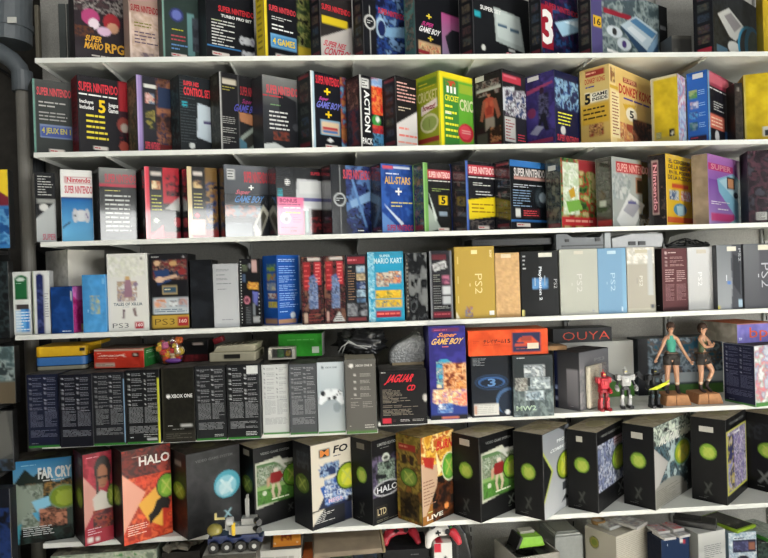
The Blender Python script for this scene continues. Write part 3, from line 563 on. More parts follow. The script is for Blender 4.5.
# ------------------------------------------------------------------ ROW 3
g3 = 'console boxes on the third shelf'
def B3(xl, xm, xr, yt, label, front, side=None, **k):
    k.setdefault('th', 28); return B(2, xl, xm, xr, yt, label, front, side, grp=g3, finish=k.pop('finish', 'wrap'), **k)
B3(29, 35.5, 56, 172, 'narrow black box with pale lower corner at the shelf end',
  ('#1d1e20', [L(.12, .04, .9, .34, '#a8a8a4', 8, 4), R(.06, .38, 1, .44, '#8a8c88'), E(.4, .5, .22, .05, '#c8c8c4'), P([(0, .66), (1, .42), (1, 1), (0, 1)], '#a8acac'), T('SUPER', .3, .88, .98, .97, '#b86a78')]), ('#1f2024', [N(.1, .1, .9, .9, ['#1f2024', '#3a4048', '#17181a'], .04, 5)]))
B3(55, 61, 93, 169, 'white over blue box picturing one grey gamepad with cord',
  ('#dcdcd8', [G(0, .4, 1, 1, '#1c5c98', '#6ab0d8'), R(.14, .09, .98, .19, '#a83a44'), R(.17, .1, .97, .18, '#dcdcd8'), T('Nintendo', .2, .105, .95, .175, '#b83040'), T(SN, .12, .22, 1, .33, '#b84a58'), R(.0, .385, 1, .41, '#2a3a6a'), P([(.02, .8), (.25, .72), (.26, .74), (.03, .82)], '#333')] + PAD(.62, .64, .2)), ('#7a6238', [N(0, 0, 1, 1, ['#7a6238', '#8a7244', '#6a5430'], .05, 6)]), th=26)
B3(92, 99.5, 137, 167, 'silver black box with white text lines and faint gamepad',
  ('#232526', [G(0, 0, 1, .22, '#7c7e7c', '#5a5c5a'), T(SN, .15, .08, 1, .2, '#b84452'), R(.0, .215, 1, .26, '#a83848'), L(.14, .3, .9, .33, '#b8b060', 1, 2), L(.14, .36, .9, .9, '#b8bab6', 9, 7), E(.9, .74, .12, .07, '#5a5c5c'), E(.9, .62, .08, .05, '#3c3e40')]), ('#2e3132', [N(.1, .05, .9, .95, ['#2e3132', '#4a4e4e', '#24282a'], .04, 7)]), th=29)
B3(137, 145, 180, 166, 'red edged black box with yellow captions and gamepad on red',
  ('#1f1e20', [R(0, 0, .12, 1, '#c83848'), R(.0, 0, .03, 1, '#d86a74'), R(.18, .07, .48, .115, '#c8c0b8'), N(.2, .19, .45, .31, ['#c89060', '#8a4a38', '#d8c8a0'], .02, 4), L(.18, .38, .48, .62, '#a8a848', 5, 3), P([(.3, .7), (.4, .74), (.3, .78), (.2, .74)], '#b8c8b0'), R(.52, 0, 1, .5, '#a82430'), N(.6, .1, 1, .4, ['#a82430', '#2a1c20', '#a82430'], .04, 8), P([(.55, .58), (1, .4), (1, .6)], '#a8a8a4'), E(.92, .76, .1, .07, '#a83a40'), R(.12, .9, 1, 1, '#8a2430'), P([(.12, .96), (.5, .8), (.5, 1), (.12, 1)], '#c86068')]), dark_side(41, '#1a191b'), th=30)
B3(179, 187.5, 218, 166, 'cream edged black box with golden warrior artwork strip',
  ('#201f1f', [R(0, 0, .13, 1, '#cbb890'), R(.2, .07, .5, .115, '#c8c0b8'), N(.2, .18, .5, .3, ['#c8b080', '#8a6a48', '#3a3030'], .02, 5), L(.2, .36, .52, .6, '#a8a060', 5, 6), N(.6, 0, 1, 1, ['#17203a', '#2a3a60', '#6a4a28', '#8a6a38', '#141828'], .04, 9), R(.6, 0, 1, .2, '#6a5028'), P([(.3, .64), (.4, .68), (.3, .72), (.2, .68)], '#c84858'), R(.12, .88, 1, 1, '#8a3030'), R(.13, .74, .56, .96, '#b89a90')]), dark_side(42, '#1b1b1b'), th=30)
B3(215, 224.5, 269, 164, 'plastic sleeved box with white crest sticker and cartridge photo',
  ('#23262b', [G(0, 0, 1, .4, '#5c6066', '#34383e'), R(.06, .06, .24, .2, '#b8bab8'), L(.08, .07, .22, .19, '#333', 3, 3), T(SN, .44, .08, .98, .24, '#b83a44'), T('+', .54, .27, .66, .34, WH), T('Super', .22, .34, .6, .42, '#b85a6a', slant=.2), T('GAME BOY', .2, .42, .9, .52, '#4a7ab0', slant=.1), N(.0, .56, .9, .72, ['#34404a', '#8a5a50', '#5a6a74'], .04, 9), P([(.62, .86), (.86, .54), (1, .66), (.78, 1), (.66, 1)], '#b0aea0'), P([(.7, .82), (.86, .62), (.94, .7), (.8, .92)], '#3a382c'), G(0, .8, .6, 1, '#4a5058', '#8a9094')]), dark_side(43, '#2a2d2c'), th=27)
B3(268, 276.5, 322, 166, 'ribbed black box with big pink bonus sticker over pale console',
  ('#1e2022', [L(.0, .03, .38, .4, '#303336', 14, 8, .98), T('SUPER', .76, .05, .98, .1, '#c03440'), P([(.45, .16), (1, .18), (1, .64), (.4, .62)], '#b4b6b8'), R(.46, .44, 1, .49, '#4a4a78'), R(.5, .2, .95, .38, '#c4c6c6'), R(.62, .62, .68, .95, '#8aa8a0'), R(.7, .6, 1, .98, '#241618'), N(.72, .72, .98, .95, ['#3a1618', '#7a2428', '#241618'], .03, 5), R(.02, .32, .14, .43, '#1f8a98'), E(.24, .22, .06, .05, WH), R(.02, .44, .58, .985, '#d8608c'), T('BONUS', .06, .46, .44, .52, '#7a1c48'), L(.05, .53, .55, .57, '#8a2a58', 1, 4), L(.14, .575, .52, .62, '#f0c8d0', 1, 5, .95), L(.18, .64, .52, .7, '#d8a050', 1, 6, .95), E(.18, .74, .11, .08, '#c8b8bc'), E(.2, .76, .05, .04, '#4a3a48'), L(.34, .72, .54, .82, '#b83a70', 3, 7), L(.08, .87, .54, .9, '#a83060', 1, 8), L(.28, .91, .55, .96, '#8a2050', 1, 3, .95)]), dark_side(44, '#222426'), th=27)
B3(321, 331.5, 371, 164, 'deep blue space box with round crest and planet ring',
  ('#1b1d28', [R(0, 0, .36, 1, '#232529'), R(.2, 0, .215, 1, '#9a9c9c'), N(.36, 0, 1, 1, ['#141730', '#202a58', '#2c3c70', '#141730', '#4a6a98'], .05, 21), P([(.45, .52), (1, .36), (1, .5), (.5, .62)], '#7a9cc0'), P([(.5, .2), (.56, .2), (.9, .9), (.84, .9)], '#5a80b0'), E(.2, .5, .15, 0, '#b8bcbc'), E(.2, .5, .12, 0, '#26282c'), L(.11, .47, .29, .53, '#b8bcbc', 2, 3), T(SN, .3, .06, 1, .2, '#b84450'), L(.64, .93, .95, .97, WH, 1, 3)]), dark_side(45, '#1e1c22'), th=27)
B3(371, 381.5, 414, 163, 'royal blue box with orange gold title, white plus and streaks',
  ('#1f3f84', [N(0, 0, 1, 1, ['#1c3a7c', '#23468e', '#1c3a7c', '#2c5298'], .1, 4), R(.04, .03, .36, .065, '#c04a50'), R(.38, .035, .9, .06, '#d0d4d8'), L(.14, .12, .86, .17, '#c8d0e0', 1, 2, .95), T('ALL-STARS', .1, .18, .9, .29, '#d8a848', bold=.02), T('+', .42, .34, .62, .45, WH, bold=.02), P([(.0, .98), (.0, .7), (.62, .98), (.5, 1)], '#5a80b8'), P([(0, .55), (.66, .86), (.6, .9)], '#c8d4e0'), L(.28, .54, .95, .64, '#c8b868', 2, 3), T(SN, .14, .88, .95, .97, '#a83858')]), dark_side(46, '#1c2430'), th=28)
B3(413, 423.5, 451, 162, 'green edged black box with yellow 5 badge and light streaks',
  ('#1f2020', [R(0, 0, .16, 1, '#6a9a50'), R(0, 0, .06, 1, '#8ab870'), R(.16, .1, 1, .22, '#b83844'), T(SN, .2, .12, .98, .21, '#f0d8d0'), L(.18, .24, 1, .28, '#d8d8d0', 1, 1, .98), L(.3, .36, .95, .42, '#8a9a58', 2, 3), R(.56, .47, .86, .6, '#d8b820'), T('5', .63, .48, .79, .59, '#222', bold=.03), P([(.16, .6), (.6, .95), (.16, 1)], '#9aa49a'), P([(.16, .4), (.46, .8), (.4, .86)], '#c4ccc4'), R(.55, .7, .85, .76, '#8a9aa8')] + NIN(.5, .94, .9)), ('#33432c', [N(.1, .05, .9, .95, ['#33432c', '#4a5a38', '#26301f', '#6a5040'], .03, 8), R(.0, 0, .12, 1, '#5a8a48'), R(.2, .9, .9, .97, '#6a2a2c')]), th=30)
B3(450, 466, 497, 160, 'blue edged black box with slanted yellow offer sticker',
  ('#1c1c20', [R(0, 0, .06, 1, '#4a68b0'), R(.08, .06, .95, .2, '#b03442'), T(SN, .1, .08, .93, .18, '#e8c8c4'), L(.08, .215, .95, .26, '#d0d0cc', 1, 4, .98), L(.22, .3, .82, .36, '#c8c8c0', 2, 5), L(.3, .42, .85, .5, '#b8b8b4', 2, 7), P([(.06, .56), (.98, .5), (1, .78), (.08, .84)], '#d8c020'), L(.16, .6, .9, .76, '#8a6a18', 3, 8, .95), N(.12, .84, .9, .98, ['#26242a', '#4a4440', '#1c1c20'], .03, 3)] + NIN(.36, .93, .72)), ('#25262c', [R(.0, 0, .12, 1, '#2a3a78'), N(.15, .05, .9, .95, ['#25262c', '#38383e', '#1c1c20', '#4a3a38'], .03, 9)]), th=30)
B3(495, 510.5, 546, 159, 'black box with blue bands and wide red white title',
  ('#15171c', [R(0, 0, 1, .09, '#2f68a8'), T(SN, .1, .11, .98, .23, '#d8d0cc', bold=.025), R(.1, .235, .98, .275, '#b88a80'), L(.08, .34, .9, .4, '#b8bcc0', 2, 3), L(.06, .42, .62, .68, '#7a90a8', 7, 4), E(.86, .52, .19, 0, '#2a3238'), E(.9, .52, .1, 0, '#8a98a0'), R(.12, .7, .26, .82, '#c8c8c4'), R(.32, .7, .8, .82, '#4a2024'), L(.34, .715, .78, .81, '#c84a50', 3, 6), R(0, .86, 1, .885, '#2f68a8')] + NIN(.14, .91, .52)), dark_side(47, '#1b1c20'), th=32)
B3(546, 561, 596, 157, 'green and red jungle artwork box with pale logo panel',
  ('#3a5a30', [N(0, 0, 1, 1, ['#24401f', '#3a6a2c', '#7a2a24', '#a83a2c', '#5a8a40', '#b0a070'], .05, 33), N(.05, .06, .5, .8, ['#c8d0b8', '#a8b898', '#e0e4d8', '#b8c8a8'], .05, 4), R(.5, .0, 1, .16, '#8a2a30'), P([(.12, .62), (.5, .58), (.6, .72), (.2, .78)], '#6a9a40'), R(0, .84, 1, .97, '#b02c30'), L(.1, .86, .9, .95, '#e09080', 1, 4, .95), P([(.2, .46), (.36, .4), (.4, .54), (.26, .58)], '#b8902c')]), ('#2c302c', [N(.1, .05, .9, .95, ['#2c302c', '#3e443c', '#22241f', '#5a5a4a'], .03, 10), R(.1, .93, .9, .98, '#6a2a2c')]), sticker=('s', .2, .1, .5, .07, '#a8a8a0'), th=32)
B3(596, 612.5, 649, 156, 'grey front with tilted white console under red title',
  ('#9aa09c', [R(.1, .06, 1, .22, '#b02c34'), T(SN, .13, .08, .98, .2, '#e8a8a0'), N(.0, .22, .5, .6, ['#b8bcb8', '#8a9494', '#a8aeaa'], .05, 6), R(.62, .26, .95, .5, '#8a6048'), R(.66, .3, .9, .48, '#2a2420'), R(.8, .0, 1, 1, '#2a2c2c'), P([(.08, .9), (.44, .5), (.86, .66), (.56, 1), (.2, 1)], '#d0d2d0'), P([(.26, .76), (.48, .58), (.74, .68), (.52, .86)], '#a0a0a8'), R(.4, .62, .62, .66, '#5a5a88'), N(.7, .8, 1, 1, ['#2a2c2c', '#b8bab8', '#4a4a4a'], .03, 8)]), ('#3c3a36', [N(.1, .05, .9, .8, ['#3c3a36', '#4c4a44', '#2e2c28'], .04, 11), R(.2, .62, .6, .7, '#a8a8a0'), R(.06, .9, .94, .98, '#8a2a2c')]), th=34)
B3(648, 666.5, 692, 153, 'yellow front box with vertical red brand lettering on black side',
  ('#d8b020', [T('EL CEREBRO', .1, .06, .92, .12, '#222'), T('DE LA BESTIA', .08, .14, .94, .2, '#222'), T('EN EL PODER', .1, .22, .92, .27, '#222'), T('DE LA ACCION', .06, .29, .96, .35, '#222'), R(.2, .4, .85, .47, '#c04a2c'), N(.1, .5, .46, .64, ['#5a80a0', '#d8d8d0', '#3a5a80'], .02, 5), N(.54, .5, .92, .64, ['#d8d8d0', '#c0483c', '#e0d8c0'], .02, 6), E(.5, .77, .26, .09, '#4a86a0'), P([(.36, .72), (.66, .7), (.68, .84), (.4, .86)], '#a8c8d0'), R(.0, .88, 1, .96, '#c85a28')]), ('#221c1c', [R(.22, .08, .6, .84, '#b8a098'), R(.25, .1, .57, .82, '#5a2a30'), T('Nintendo', .3, .14, .52, .78, '#e09aa0', 90, .02), R(.7, .06, .92, .94, '#2c2626'), N(.7, .4, .95, .9, ['#2c2626', '#4a3c34', '#1a1614'], .03, 12)]), th=38)
B3(692, 708.5, 748, 153, 'purple box picturing a large light blue handheld, blank brown side',
  ('#8a58a8', [G(0, 0, 1, .35, '#b878c0', '#9060b0'), G(0, .35, 1, 1, '#7a4aa0', '#a888c8'), R(.0, .12, .6, .22, '#c0407a'), T('SUPER', .06, .13, .55, .21, '#e090a0'), P([(.2, .34), (.6, .22), (.78, .3), (.8, .86), (.68, .9), (.24, .52)], '#8ac0d8'), P([(.24, .36), (.6, .25), (.76, .34), (.74, .66)], '#b8dce8'), R(.44, .28, .64, .46, '#2a3038'), R(.47, .3, .61, .44, '#c89068'), E(.66, .54, .06, .05, '#3a4a58'), L(.05, .66, .5, .72, '#f0e8f0', 2, 3), L(.2, .76, .46, .8, '#f0e8f0', 1, 4, .95), R(.04, .84, .6, .95, '#c84a80'), P([(.4, 1), (.7, .88), (1, .9), (1, 1)], '#9ad0e0'), R(.85, .92, .95, .98, '#222')]), ('#8a7a66', [N(0, 0, 1, 1, ['#8a7a66', '#84745f', '#8e7e6a'], .1, 13)]), th=38, w1max=.14)
B3(None, 748, 786, 151, 'dark plum box with white barcode at the shelf end',
  ('#2a2028', [N(0, 0, 1, 1, ['#241c22', '#34262e', '#4a3038', '#241c22', '#3c3c44'], .07, 14), R(.2, .84, .48, .95, '#c8c8c0'), L(.22, .85, .46, .94, '#333', 6, 4)]), dep=.14, th=-18, Yc=.14)
# ------------------------------------------------------------------ ROW 4
g4 = 'boxes standing on the fourth shelf'
def B4(xl, xm, xr, yt, label, front, side=None, **k):
    k.setdefault('th', 0); k.setdefault('Yc', .02)
    return B(3, xl, xm, xr, yt, label, front, side, grp=g4, **k)
B4(None, 13, 31, 272, 'slim white box with green arch label and blue swatches',
  ('#c6c8c4', [R(.12, .1, .86, .44, '#1f5a34'), E(.49, .12, .37, .07, '#1f5a34'), E(.45, .12, .24, .03, '#b8c8bc'), L(.2, .17, .8, .2, '#8ab098', 1, 3), R(.12, .41, .86, .43, '#174428'), R(.16, .52, .9, .6, '#3a3434'), N(.12, .62, .42, .96, ['#b0c4d4', '#9ab4cc'], .02, 3), R(.44, .6, .68, .96, '#5a98cc'), R(.7, .6, .94, .96, '#2f70b4'), L(.14, .63, .94, .95, '#c8d4dc', 7, 4, .95)]), dep=.06, th=6, name='game_box')
B4(None, 33, 50, 271, 'slim white box with dark navy figure silhouette and olive edge',
  ('#c4c6c4', [R(0, 0, .06, 1, '#6a7440'), N(.2, .06, .66, 1, ['#1c2450', '#232c5c', '#161c40', '#3a4470'], .03, 15), E(.42, .12, .22, .08, '#1c2450'), L(.7, .35, .95, .75, '#8a8c90', 10, 4)]), dep=.06, th=6, name='game_box')
bl = B4(None, 51, 73, 287, 'dark blue box with magenta side under the big white carton',
  ('#173a74', [N(0, 0, 1, 1, ['#173a74', '#1c4280', '#153468'], .1, 5), L(.5, .94, .95, .98, '#c8d4e0', 1, 4), R(.92, .1, .97, .3, '#b8bcc4')]),
  dep=.22, right=('#8a2060', [P([(.0, .0), (1, .0), (1, .3), (.4, .42), (0, .2)], '#b060a0'), N(0, .3, 1, 1, ['#8a1c5c', '#a03878', '#7a1850'], .05, 6), R(.3, .82, .9, .97, '#c8b088')]), th=-10)
B4(None, 82.5, 106, 275, 'light blue box with faint upright gold lettering',
  ('#4284b8', [N(0, 0, 1, 1, ['#4284b8', '#4a8cc0', '#3e7eb0'], .1, 8), N(.34, .36, .5, .68, ['#8a9a8a', '#4a88b8', '#9aa080'], .02, 4), N(.56, .36, .74, .68, ['#8a9a8a', '#4a88b8', '#9aa080'], .02, 5), L(.2, .6, .28, .66, '#a8c8e0', 2, 2), R(.86, .06, .98, .16, '#6aa0c8')]), dep=.055, Yc=.0)
wz = bl.z
B(3, 46, 68, 105, 243, 'big blank white carton resting on the dark blue box', ('#c0bdb4', [N(0, 0, 1, 1, ['#c4c1b8', '#bcb9b0'], .2, 4)]), ('#b9b8b2', [N(0, 0, 1, 1, ['#bcbab4', '#aeaca6', '#b9b8b2'], .06, 5)]), zb=wz+.001, th=50, Yc=.075, h=.178, grp=g4, name='carton_box', finish='matt', w1max=.26)
B4(None, 107.5, 148, 254, 'tall white box with pastel figures and red badge at its foot',
  ('#cdccc6', [N(.05, .03, .95, .3, ['#cdccc6', '#c2c4b4', '#cdccc6', '#c8c8bc'], .04, 3), P([(.82, .08), (.9, .08), (.86, .04)], '#444'), N(.24, .36, .74, .62, ['#cdccc6', '#a89088', '#8a7a70', '#c0a890', '#6a6078', '#cdccc6'], .025, 22), E(.5, .32, .07, .03, '#b8986a'), E(.3, .4, .06, .028, '#a09078'), E(.7, .4, .06, .028, '#7a6a80'), P([(.44, .34), (.58, .34), (.62, .56), (.4, .56)], '#8a6a78'), P([(.36, .72), (.42, .72), (.4, .84), (.35, .84)], '#6a5a60'), P([(.6, .72), (.68, .7), (.72, .82), (.66, .82)], '#7a6a68'), T('TALES OF XILLIA', .14, .635, .86, .675, '#4a5a68'), L(.36, .685, .7, .7, '#8a98a8', 1, 3), T('PS3', .1, .9, .5, .96, '#4a4c50', bold=-.008), R(.66, .89, .88, .975, '#a02434'), T('160', .69, .905, .85, .95, '#e0c8c8')]), dep=.22)
B4(None, 150, 188.5, 254, 'black box with comic heroes, white strip and yellow foot band',
  ('#17171a', [T('SONY', .05, .03, .26, .05, '#b8b8b4'), P([(.86, .055), (.94, .055), (.9, .03)], '#a8a8a8'), N(.08, .08, .98, .34, ['#17171a', '#1f2c48', '#3a2a2a', '#8a6a58', '#17171a', '#6a2a2c'], .03, 16), P([(.1, .22), (.5, .2), (.56, .36), (.2, .42)], '#23365c'), E(.2, .12, .08, .035, '#b89878'), E(.62, .13, .1, .035, '#a8885a'), E(.86, .24, .11, .045, '#7a2a2a'), P([(.2, .33), (.7, .27), (.74, .31), (.3, .36)], '#b89a80'), E(.26, .34, .12, .04, '#c0a088'), R(.32, .42, .72, .54, '#8a7a58'), R(.35, .44, .69, .52, '#2f4a5c'), L(.38, .455, .66, .5, '#c0b890', 1, 2), R(.06, .58, 1, .8, '#a8b0b4'), N(.1, .6, .42, .71, ['#b87a58', '#a8b0b4', '#c89070'], .02, 4), N(.48, .62, .7, .7, ['#8a98a0', '#6a6060', '#c0c4c4'], .02, 5), N(.74, .6, .97, .71, ['#6a6a70', '#a88078', '#8a98a0'], .02, 6), L(.1, .73, .96, .78, '#4a5c70', 2, 7), R(.03, .815, 1, .985, '#a88a38'), T('PS3', .1, .86, .62, .94, '#5a4a20', bold=-.008), R(.7, .84, .98, .96, '#982c30'), T('160', .74, .87, .94, .92, '#d8b0a8')]), dep=.22, th=2)
# black shrink bag
r = B4(None, 190.5, 213, 260, 'black plastic wrapped box with soft glossy folds', ('#0e0f12', [N(0, 0, 1, 1, ['#0c0d10', '#121418', '#0e0f12', '#1c1f24'], .07, 18)]), dep=.2, finish='wrap', th=3, name='wrapped_box')
B4(None, 213.5, 239, 264, 'pale grey box face with sparse grey specification lines',
  ('#a4a6a8', [G(0, 0, 1, 1, '#9a9c9e', '#b0b2b4'), L(.12, .08, .7, .12, '#6a6c70', 2, 2), L(.12, .16, .8, .19, '#6a6c70', 1, 3), L(.12, .22, .6, .26, '#6a6c70', 2, 4), L(.12, .3, .8, .33, '#6a6c70', 1, 5), L(.16, .39, .6, .41, '#55575a', 1, 6), L(.3, .87, .8, .9, '#7a7c80', 1, 7)]), dep=.2, th=4)
B4(None, 240, 261, 259, 'black box scattered with small colourful badges and white tick marks',
  ('#141416', [L(.03, .02, .09, .97, '#b8b8b4', 22, 4, .95), L(.12, .08, .4, .12, '#5a6a50', 1, 2), R(.12, .09, .36, .18, '#4a5040'), R(.6, .02, .84, .2, '#a88a84'), E(.5, .1, .06, .04, '#6a6a70'), R(.14, .22, .28, .34, '#3a4a60'), P([(.4, .34), (.9, .36), (.86, .46), (.36, .44)], '#b88a38'), N(.42, .355, .84, .44, ['#d8b050', '#8a3a28', '#c89a40'], .012, 6), P([(.6, .48), (.9, .5), (.8, .7), (.64, .64)], '#5a60a0'), E(.32, .61, .14, .06, '#b0707c'), E(.32, .61, .09, .04, '#5a2a3c'), R(.24, .7, .52, .97, '#2c2e30'), L(.26, .71, .5, .96, '#55585a', 10, 3), R(.6, .66, .72, .84, '#6a7074'), R(.6, .86, .9, .95, '#8a8c8c'), L(.88, .5, .95, .96, '#8a8c8c', 8, 4, .95)]), dep=.2, th=2)
B4(261, 277.5, 301, 255, 'blue box with white paragraphs and game thumbnails on its spine',
  ('#1c4c96', [L(.04, .05, .86, .1, '#b0c8e8', 2, 2), L(.06, .15, .86, .27, '#8aa8d8', 4, 3), L(.06, .29, .86, .4, '#8aa8d8', 4, 4), L(.06, .42, .86, .52, '#8aa8d8', 4, 5), L(.06, .54, .86, .66, '#8aa8d8', 4, 6), L(.06, .68, .86, .76, '#8aa8d8', 3, 7), L(.06, .8, .5, .83, '#a8c0e0', 1, 8), E(.62, .87, .11, 0, '#c8d4dc'), P([(.8, .96), (1, .74), (1, 1), (.8, 1)], '#1a1c24'), R(.0, .92, .75, .98, '#b08868'), R(.94, 0, 1, .8, '#8a90a0')]),
  ('#1c4c96', [N(.3, .12, .9, .22, ['#6a8a38', '#8aa040', '#3a6a80'], .02, 4), N(.3, .26, .9, .36, ['#8a9a50', '#a8703a', '#4a7aa0'], .02, 5), N(.3, .4, .9, .5, ['#a8a890', '#c8c0a0', '#7a8aa0'], .02, 6), N(.34, .54, .94, .62, ['#b8b8b8', '#8a3a34', '#c8c8c0'], .02, 7), N(.34, .66, .94, .75, ['#a89a40', '#c8b850', '#6a6a70'], .02, 8), R(.1, .91, .96, .98, '#b08a68')]), th=42, w1max=.16)
g4w = 'shrink wrapped robot game boxes'
MECH = lambda s: [N(0, 0, 1, 1, ['#2a1c1e', '#5a2a2a', '#3a2224', '#221a1e', '#6a4a3c'], .03, s), R(.1, .08, .42, .5, '#8a2428'), L(.14, .1, .38, .48, '#b84a48', 5, 3), R(.62, .08, .92, .42, '#a83038'), L(.66, .1, .88, .4, '#d88078', 6, 4), P([(.36, .3), (.6, .26), (.72, .6), (.6, .72), (.4, .66)], '#4a6090'), N(.34, .3, .74, .78, ['#5a7098', '#3a4a70', '#8a9ab8', '#2a2c40', '#6a80a8'], .025, s+1), P([(.3, .02), (.9, .02), (.9, .05), (.3, .05)], '#c8c0b8')]
B4(None, 301.5, 323.5, 257, 'wrapped box with blue robot on crimson, pale badge at its foot', ('#2a1c1e', MECH(61)+[R(.08, .84, .24, .98, '#b09a88'), L(.3, .84, .9, .97, '#7a3a34', 3, 5)]), finish='wrap', dep=.16)
B4(None, 324, 345.5, 256, 'wrapped box with blue robot above a striped white triangle', ('#2a1f22', MECH(71)+[P([(.38, .97), (.68, .82), (.96, .97)], '#b8bab8'), L(.5, .88, .86, .96, '#4a4648', 3, 2), R(.1, .82, .2, .96, '#a88a80')]), finish='wrap', dep=.16)
B4(None, 346, 367.5, 255, 'wrapped dark box with a column of screenshots and red header',
  ('#26262a', [R(.08, .03, .9, .13, '#7a2830'), L(.1, .045, .88, .12, '#c06a70', 1, 2, .95), L(.12, .16, .45, .2, '#8a8a80', 1, 3), N(.5, .16, .92, .26, ['#6a88a8', '#a8b8c0', '#4a5a70'], .02, 4), N(.5, .28, .92, .38, ['#b09a70', '#8a7a60', '#c8b090'], .02, 5), N(.5, .4, .92, .5, ['#4a6a98', '#a8b0c0', '#2a3a60'], .02, 6), N(.5, .52, .92, .62, ['#7a98b0', '#a8c0cc', '#5a6a7a'], .02, 7), N(.5, .64, .92, .7, ['#5a7898', '#3a4a60'], .02, 8), L(.1, .22, .44, .68, '#8a6a50', 12, 6), N(.04, .72, .96, .9, ['#5a5c60', '#8a8c90', '#3a3c40', '#26262a'], .04, 9), R(.06, .93, .9, .97, '#7a3a3c')]), finish='wrap', dep=.16)
B4(None, 368, 404, 252, 'teal box with kart racers, yellow panels and red strip',
  ('#2787a8', [N(0, 0, .18, 1, ['#7ab4c4', '#2787a8', '#a8ccd4', '#2787a8'], .02, 5), R(.18, 0, 1, .06, '#2f7f9c'), T('SUPER', .34, .04, .64, .08, '#b0d0d8'), T('MARIO KART', .18, .09, .98, .17, '#c0d8dc', bold=.02), N(.24, .3, .58, .5, ['#2787a8', '#8a3a30', '#c8a078', '#3a3a50', '#b8b0a0'], .022, 6), N(.58, .28, .94, .46, ['#2787a8', '#a03a38', '#d0a070', '#4a4048', '#c8c0b0'], .022, 7), R(.2, .55, .93, .67, '#c8a028'), R(.2, .69, .93, .8, '#c8a028'), N(.22, .56, .9, .66, ['#c8a028', '#5a6a40', '#d8b840', '#c8a028'], .02, 8), N(.22, .7, .9, .79, ['#c8a028', '#3a5a70', '#d8b840', '#c8a028'], .02, 9), R(.2, .85, .9, .94, '#8a2030'), L(.23, .86, .88, .935, '#c86058', 1, 4, .95)]), finish='gloss', dep=.2, edge='#2a6a80')
r = B4(None, 405.5, 427.5, 253, 'black box in crinkled clear wrap beside the teal kart box', ('#18191b', [N(0, 0, 1, 1, ['#141517', '#1c1d20', '#3a3c3e', '#18191b', '#141517', '#6a6c6c'], .05, 27, 2.2), R(.03, .05, .14, .95, '#3a3632'), L(.05, .08, .13, .9, '#8a857a', 14, 4)]), finish='wrap', dep=.18, name='wrapped_box')
B4(None, 430, 452.5, 251, 'dark box with small racing photo, white blocks and red foot title',
  ('#2a2a2e', [R(0, 0, .06, 1, '#8a8c90'), R(.94, 0, 1, 1, '#8a8c90'), R(.12, .05, .75, .13, '#5a2a30'), P([(.12, .2), (.7, .14), (.78, .24), (.2, .3)], '#c8c8c8'), N(.2, .18, .7, .27, ['#c8c8c8', '#4a4a4a', '#a8a8a8'], .015, 4), L(.15, .34, .5, .46, '#7a7a70', 4, 3), N(.55, .36, .9, .48, ['#8a3a58', '#5a3a50', '#b06a80'], .02, 5), R(.55, .52, .92, .64, '#c0c2c4'), R(.55, .66, .92, .78, '#b8babc'), L(.14, .5, .5, .78, '#6a6a68', 8, 6), L(.14, .8, .9, .85, '#8a8a86', 2, 7), R(.12, .89, .92, .97, '#6a2430'), L(.15, .9, .9, .96, '#a85058', 1, 8, .95)]), finish='wrap', dep=.18)
PSL = '#b8c0c4'
def ps2(base, c, u0=.46, u1=.66, extra=()): return (base, [N(0, 0, 1, 1, [base, base], .2, 2), T('PS2', u0, .38, u1, .66, c, 90, -.006), L(u0-.14, .49, u0-.1, .6, c, 1, 3)]+list(extra))
B4(None, 455, 495, 247, 'shiny gold box with pale upright lettering, widest on its shelf',
  ps2('#a58a3e', '#d8c890', .5, .68, [T('SONY', .88, .05, .94, .16, '#e0d0a0', 90), L(.06, .08, .1, .9, '#c8b470', 3, 5), P([(0, .9), (.1, 1), (0, 1)], '#d8d4c4'), N(.24, .84, .42, .98, ['#a58a3e', '#8a4a3a', '#5a6a8a', '#a58a3e'], .02, 7)]), top=('#8a7430', []), sticker=(('f', .42, .05, .15, .055, '#d8c890'), ('f', .84, .9, .12, .06, '#d8d8d4')), dep=.24)
B4(None, 495.5, 520, 253, 'plain tan cardboard box between gold and black ones', ('#bd9a6a', [N(0, 0, 1, 1, ['#bd9a6a', '#b8946a', '#c2a070', '#b8946a'], .03, 7, .3), N(0, .0, 1, .04, ['#a88a5c', '#bd9a6a'], .05, 3), P([(.0, .96), (1, .95), (1, 1), (0, 1)], '#a8865a')]), sticker=('f', .25, .02, .4, .06, '#c8b898'), dep=.22, finish='matt')
B4(None, 521, 558.5, 251.5, 'black box with upright white lettering across a blue square',
  ('#08090a', [R(.3, .42, .72, .58, '#4a78a8'), N(.3, .42, .72, .58, ['#4a78a8', '#5a8ab8', '#3a6898'], .03, 5), L(.36, .34, .41, .68, '#a8b8c4', 1, 3, .95), T('PlayStation 2', .46, .24, .56, .76, '#d8dce0', 90), L(.62, .3, .66, .7, '#8a98a4', 1, 4), T('PS2', .88, .44, .97, .58, '#b8b8b8', 90, -.006), L(.05, .05, .14, .3, '#b8b8b8', 4, 5), R(.0, .9, .06, 1, '#d8cf80')]), sticker=('f', .48, .03, .36, .065, '#c4c2b4'), dep=.22)
B4(None, 560, 598, 249.5, 'off white box with faint silver upright lettering, beside pale sky blue box',
  ps2('#a6a79c', '#c6c6c0', .44, .58, [L(.88, .06, .92, .2, '#a8a8a0', 2, 3), R(0, .97, 1, 1, '#a8a8a0'), E(.86, .95, .03, 0, '#8a9098')]), sticker=('f', .38, .03, .24, .05, '#b8b4a4'), dep=.22)
B4(None, 598, 626.5, 248.5, 'pale sky blue box with white upright lettering',
  ps2('#6a8fac', '#b0c6d4', .44, .6, [P([(.82, .9), (.96, .97), (.82, .97)], '#d0e0ec'), G(.86, 0, 1, 1, '#6a94b0', '#7aa0bc')]), sticker=('f', .34, .04, .3, .05, '#a8c0cc'), dep=.22)
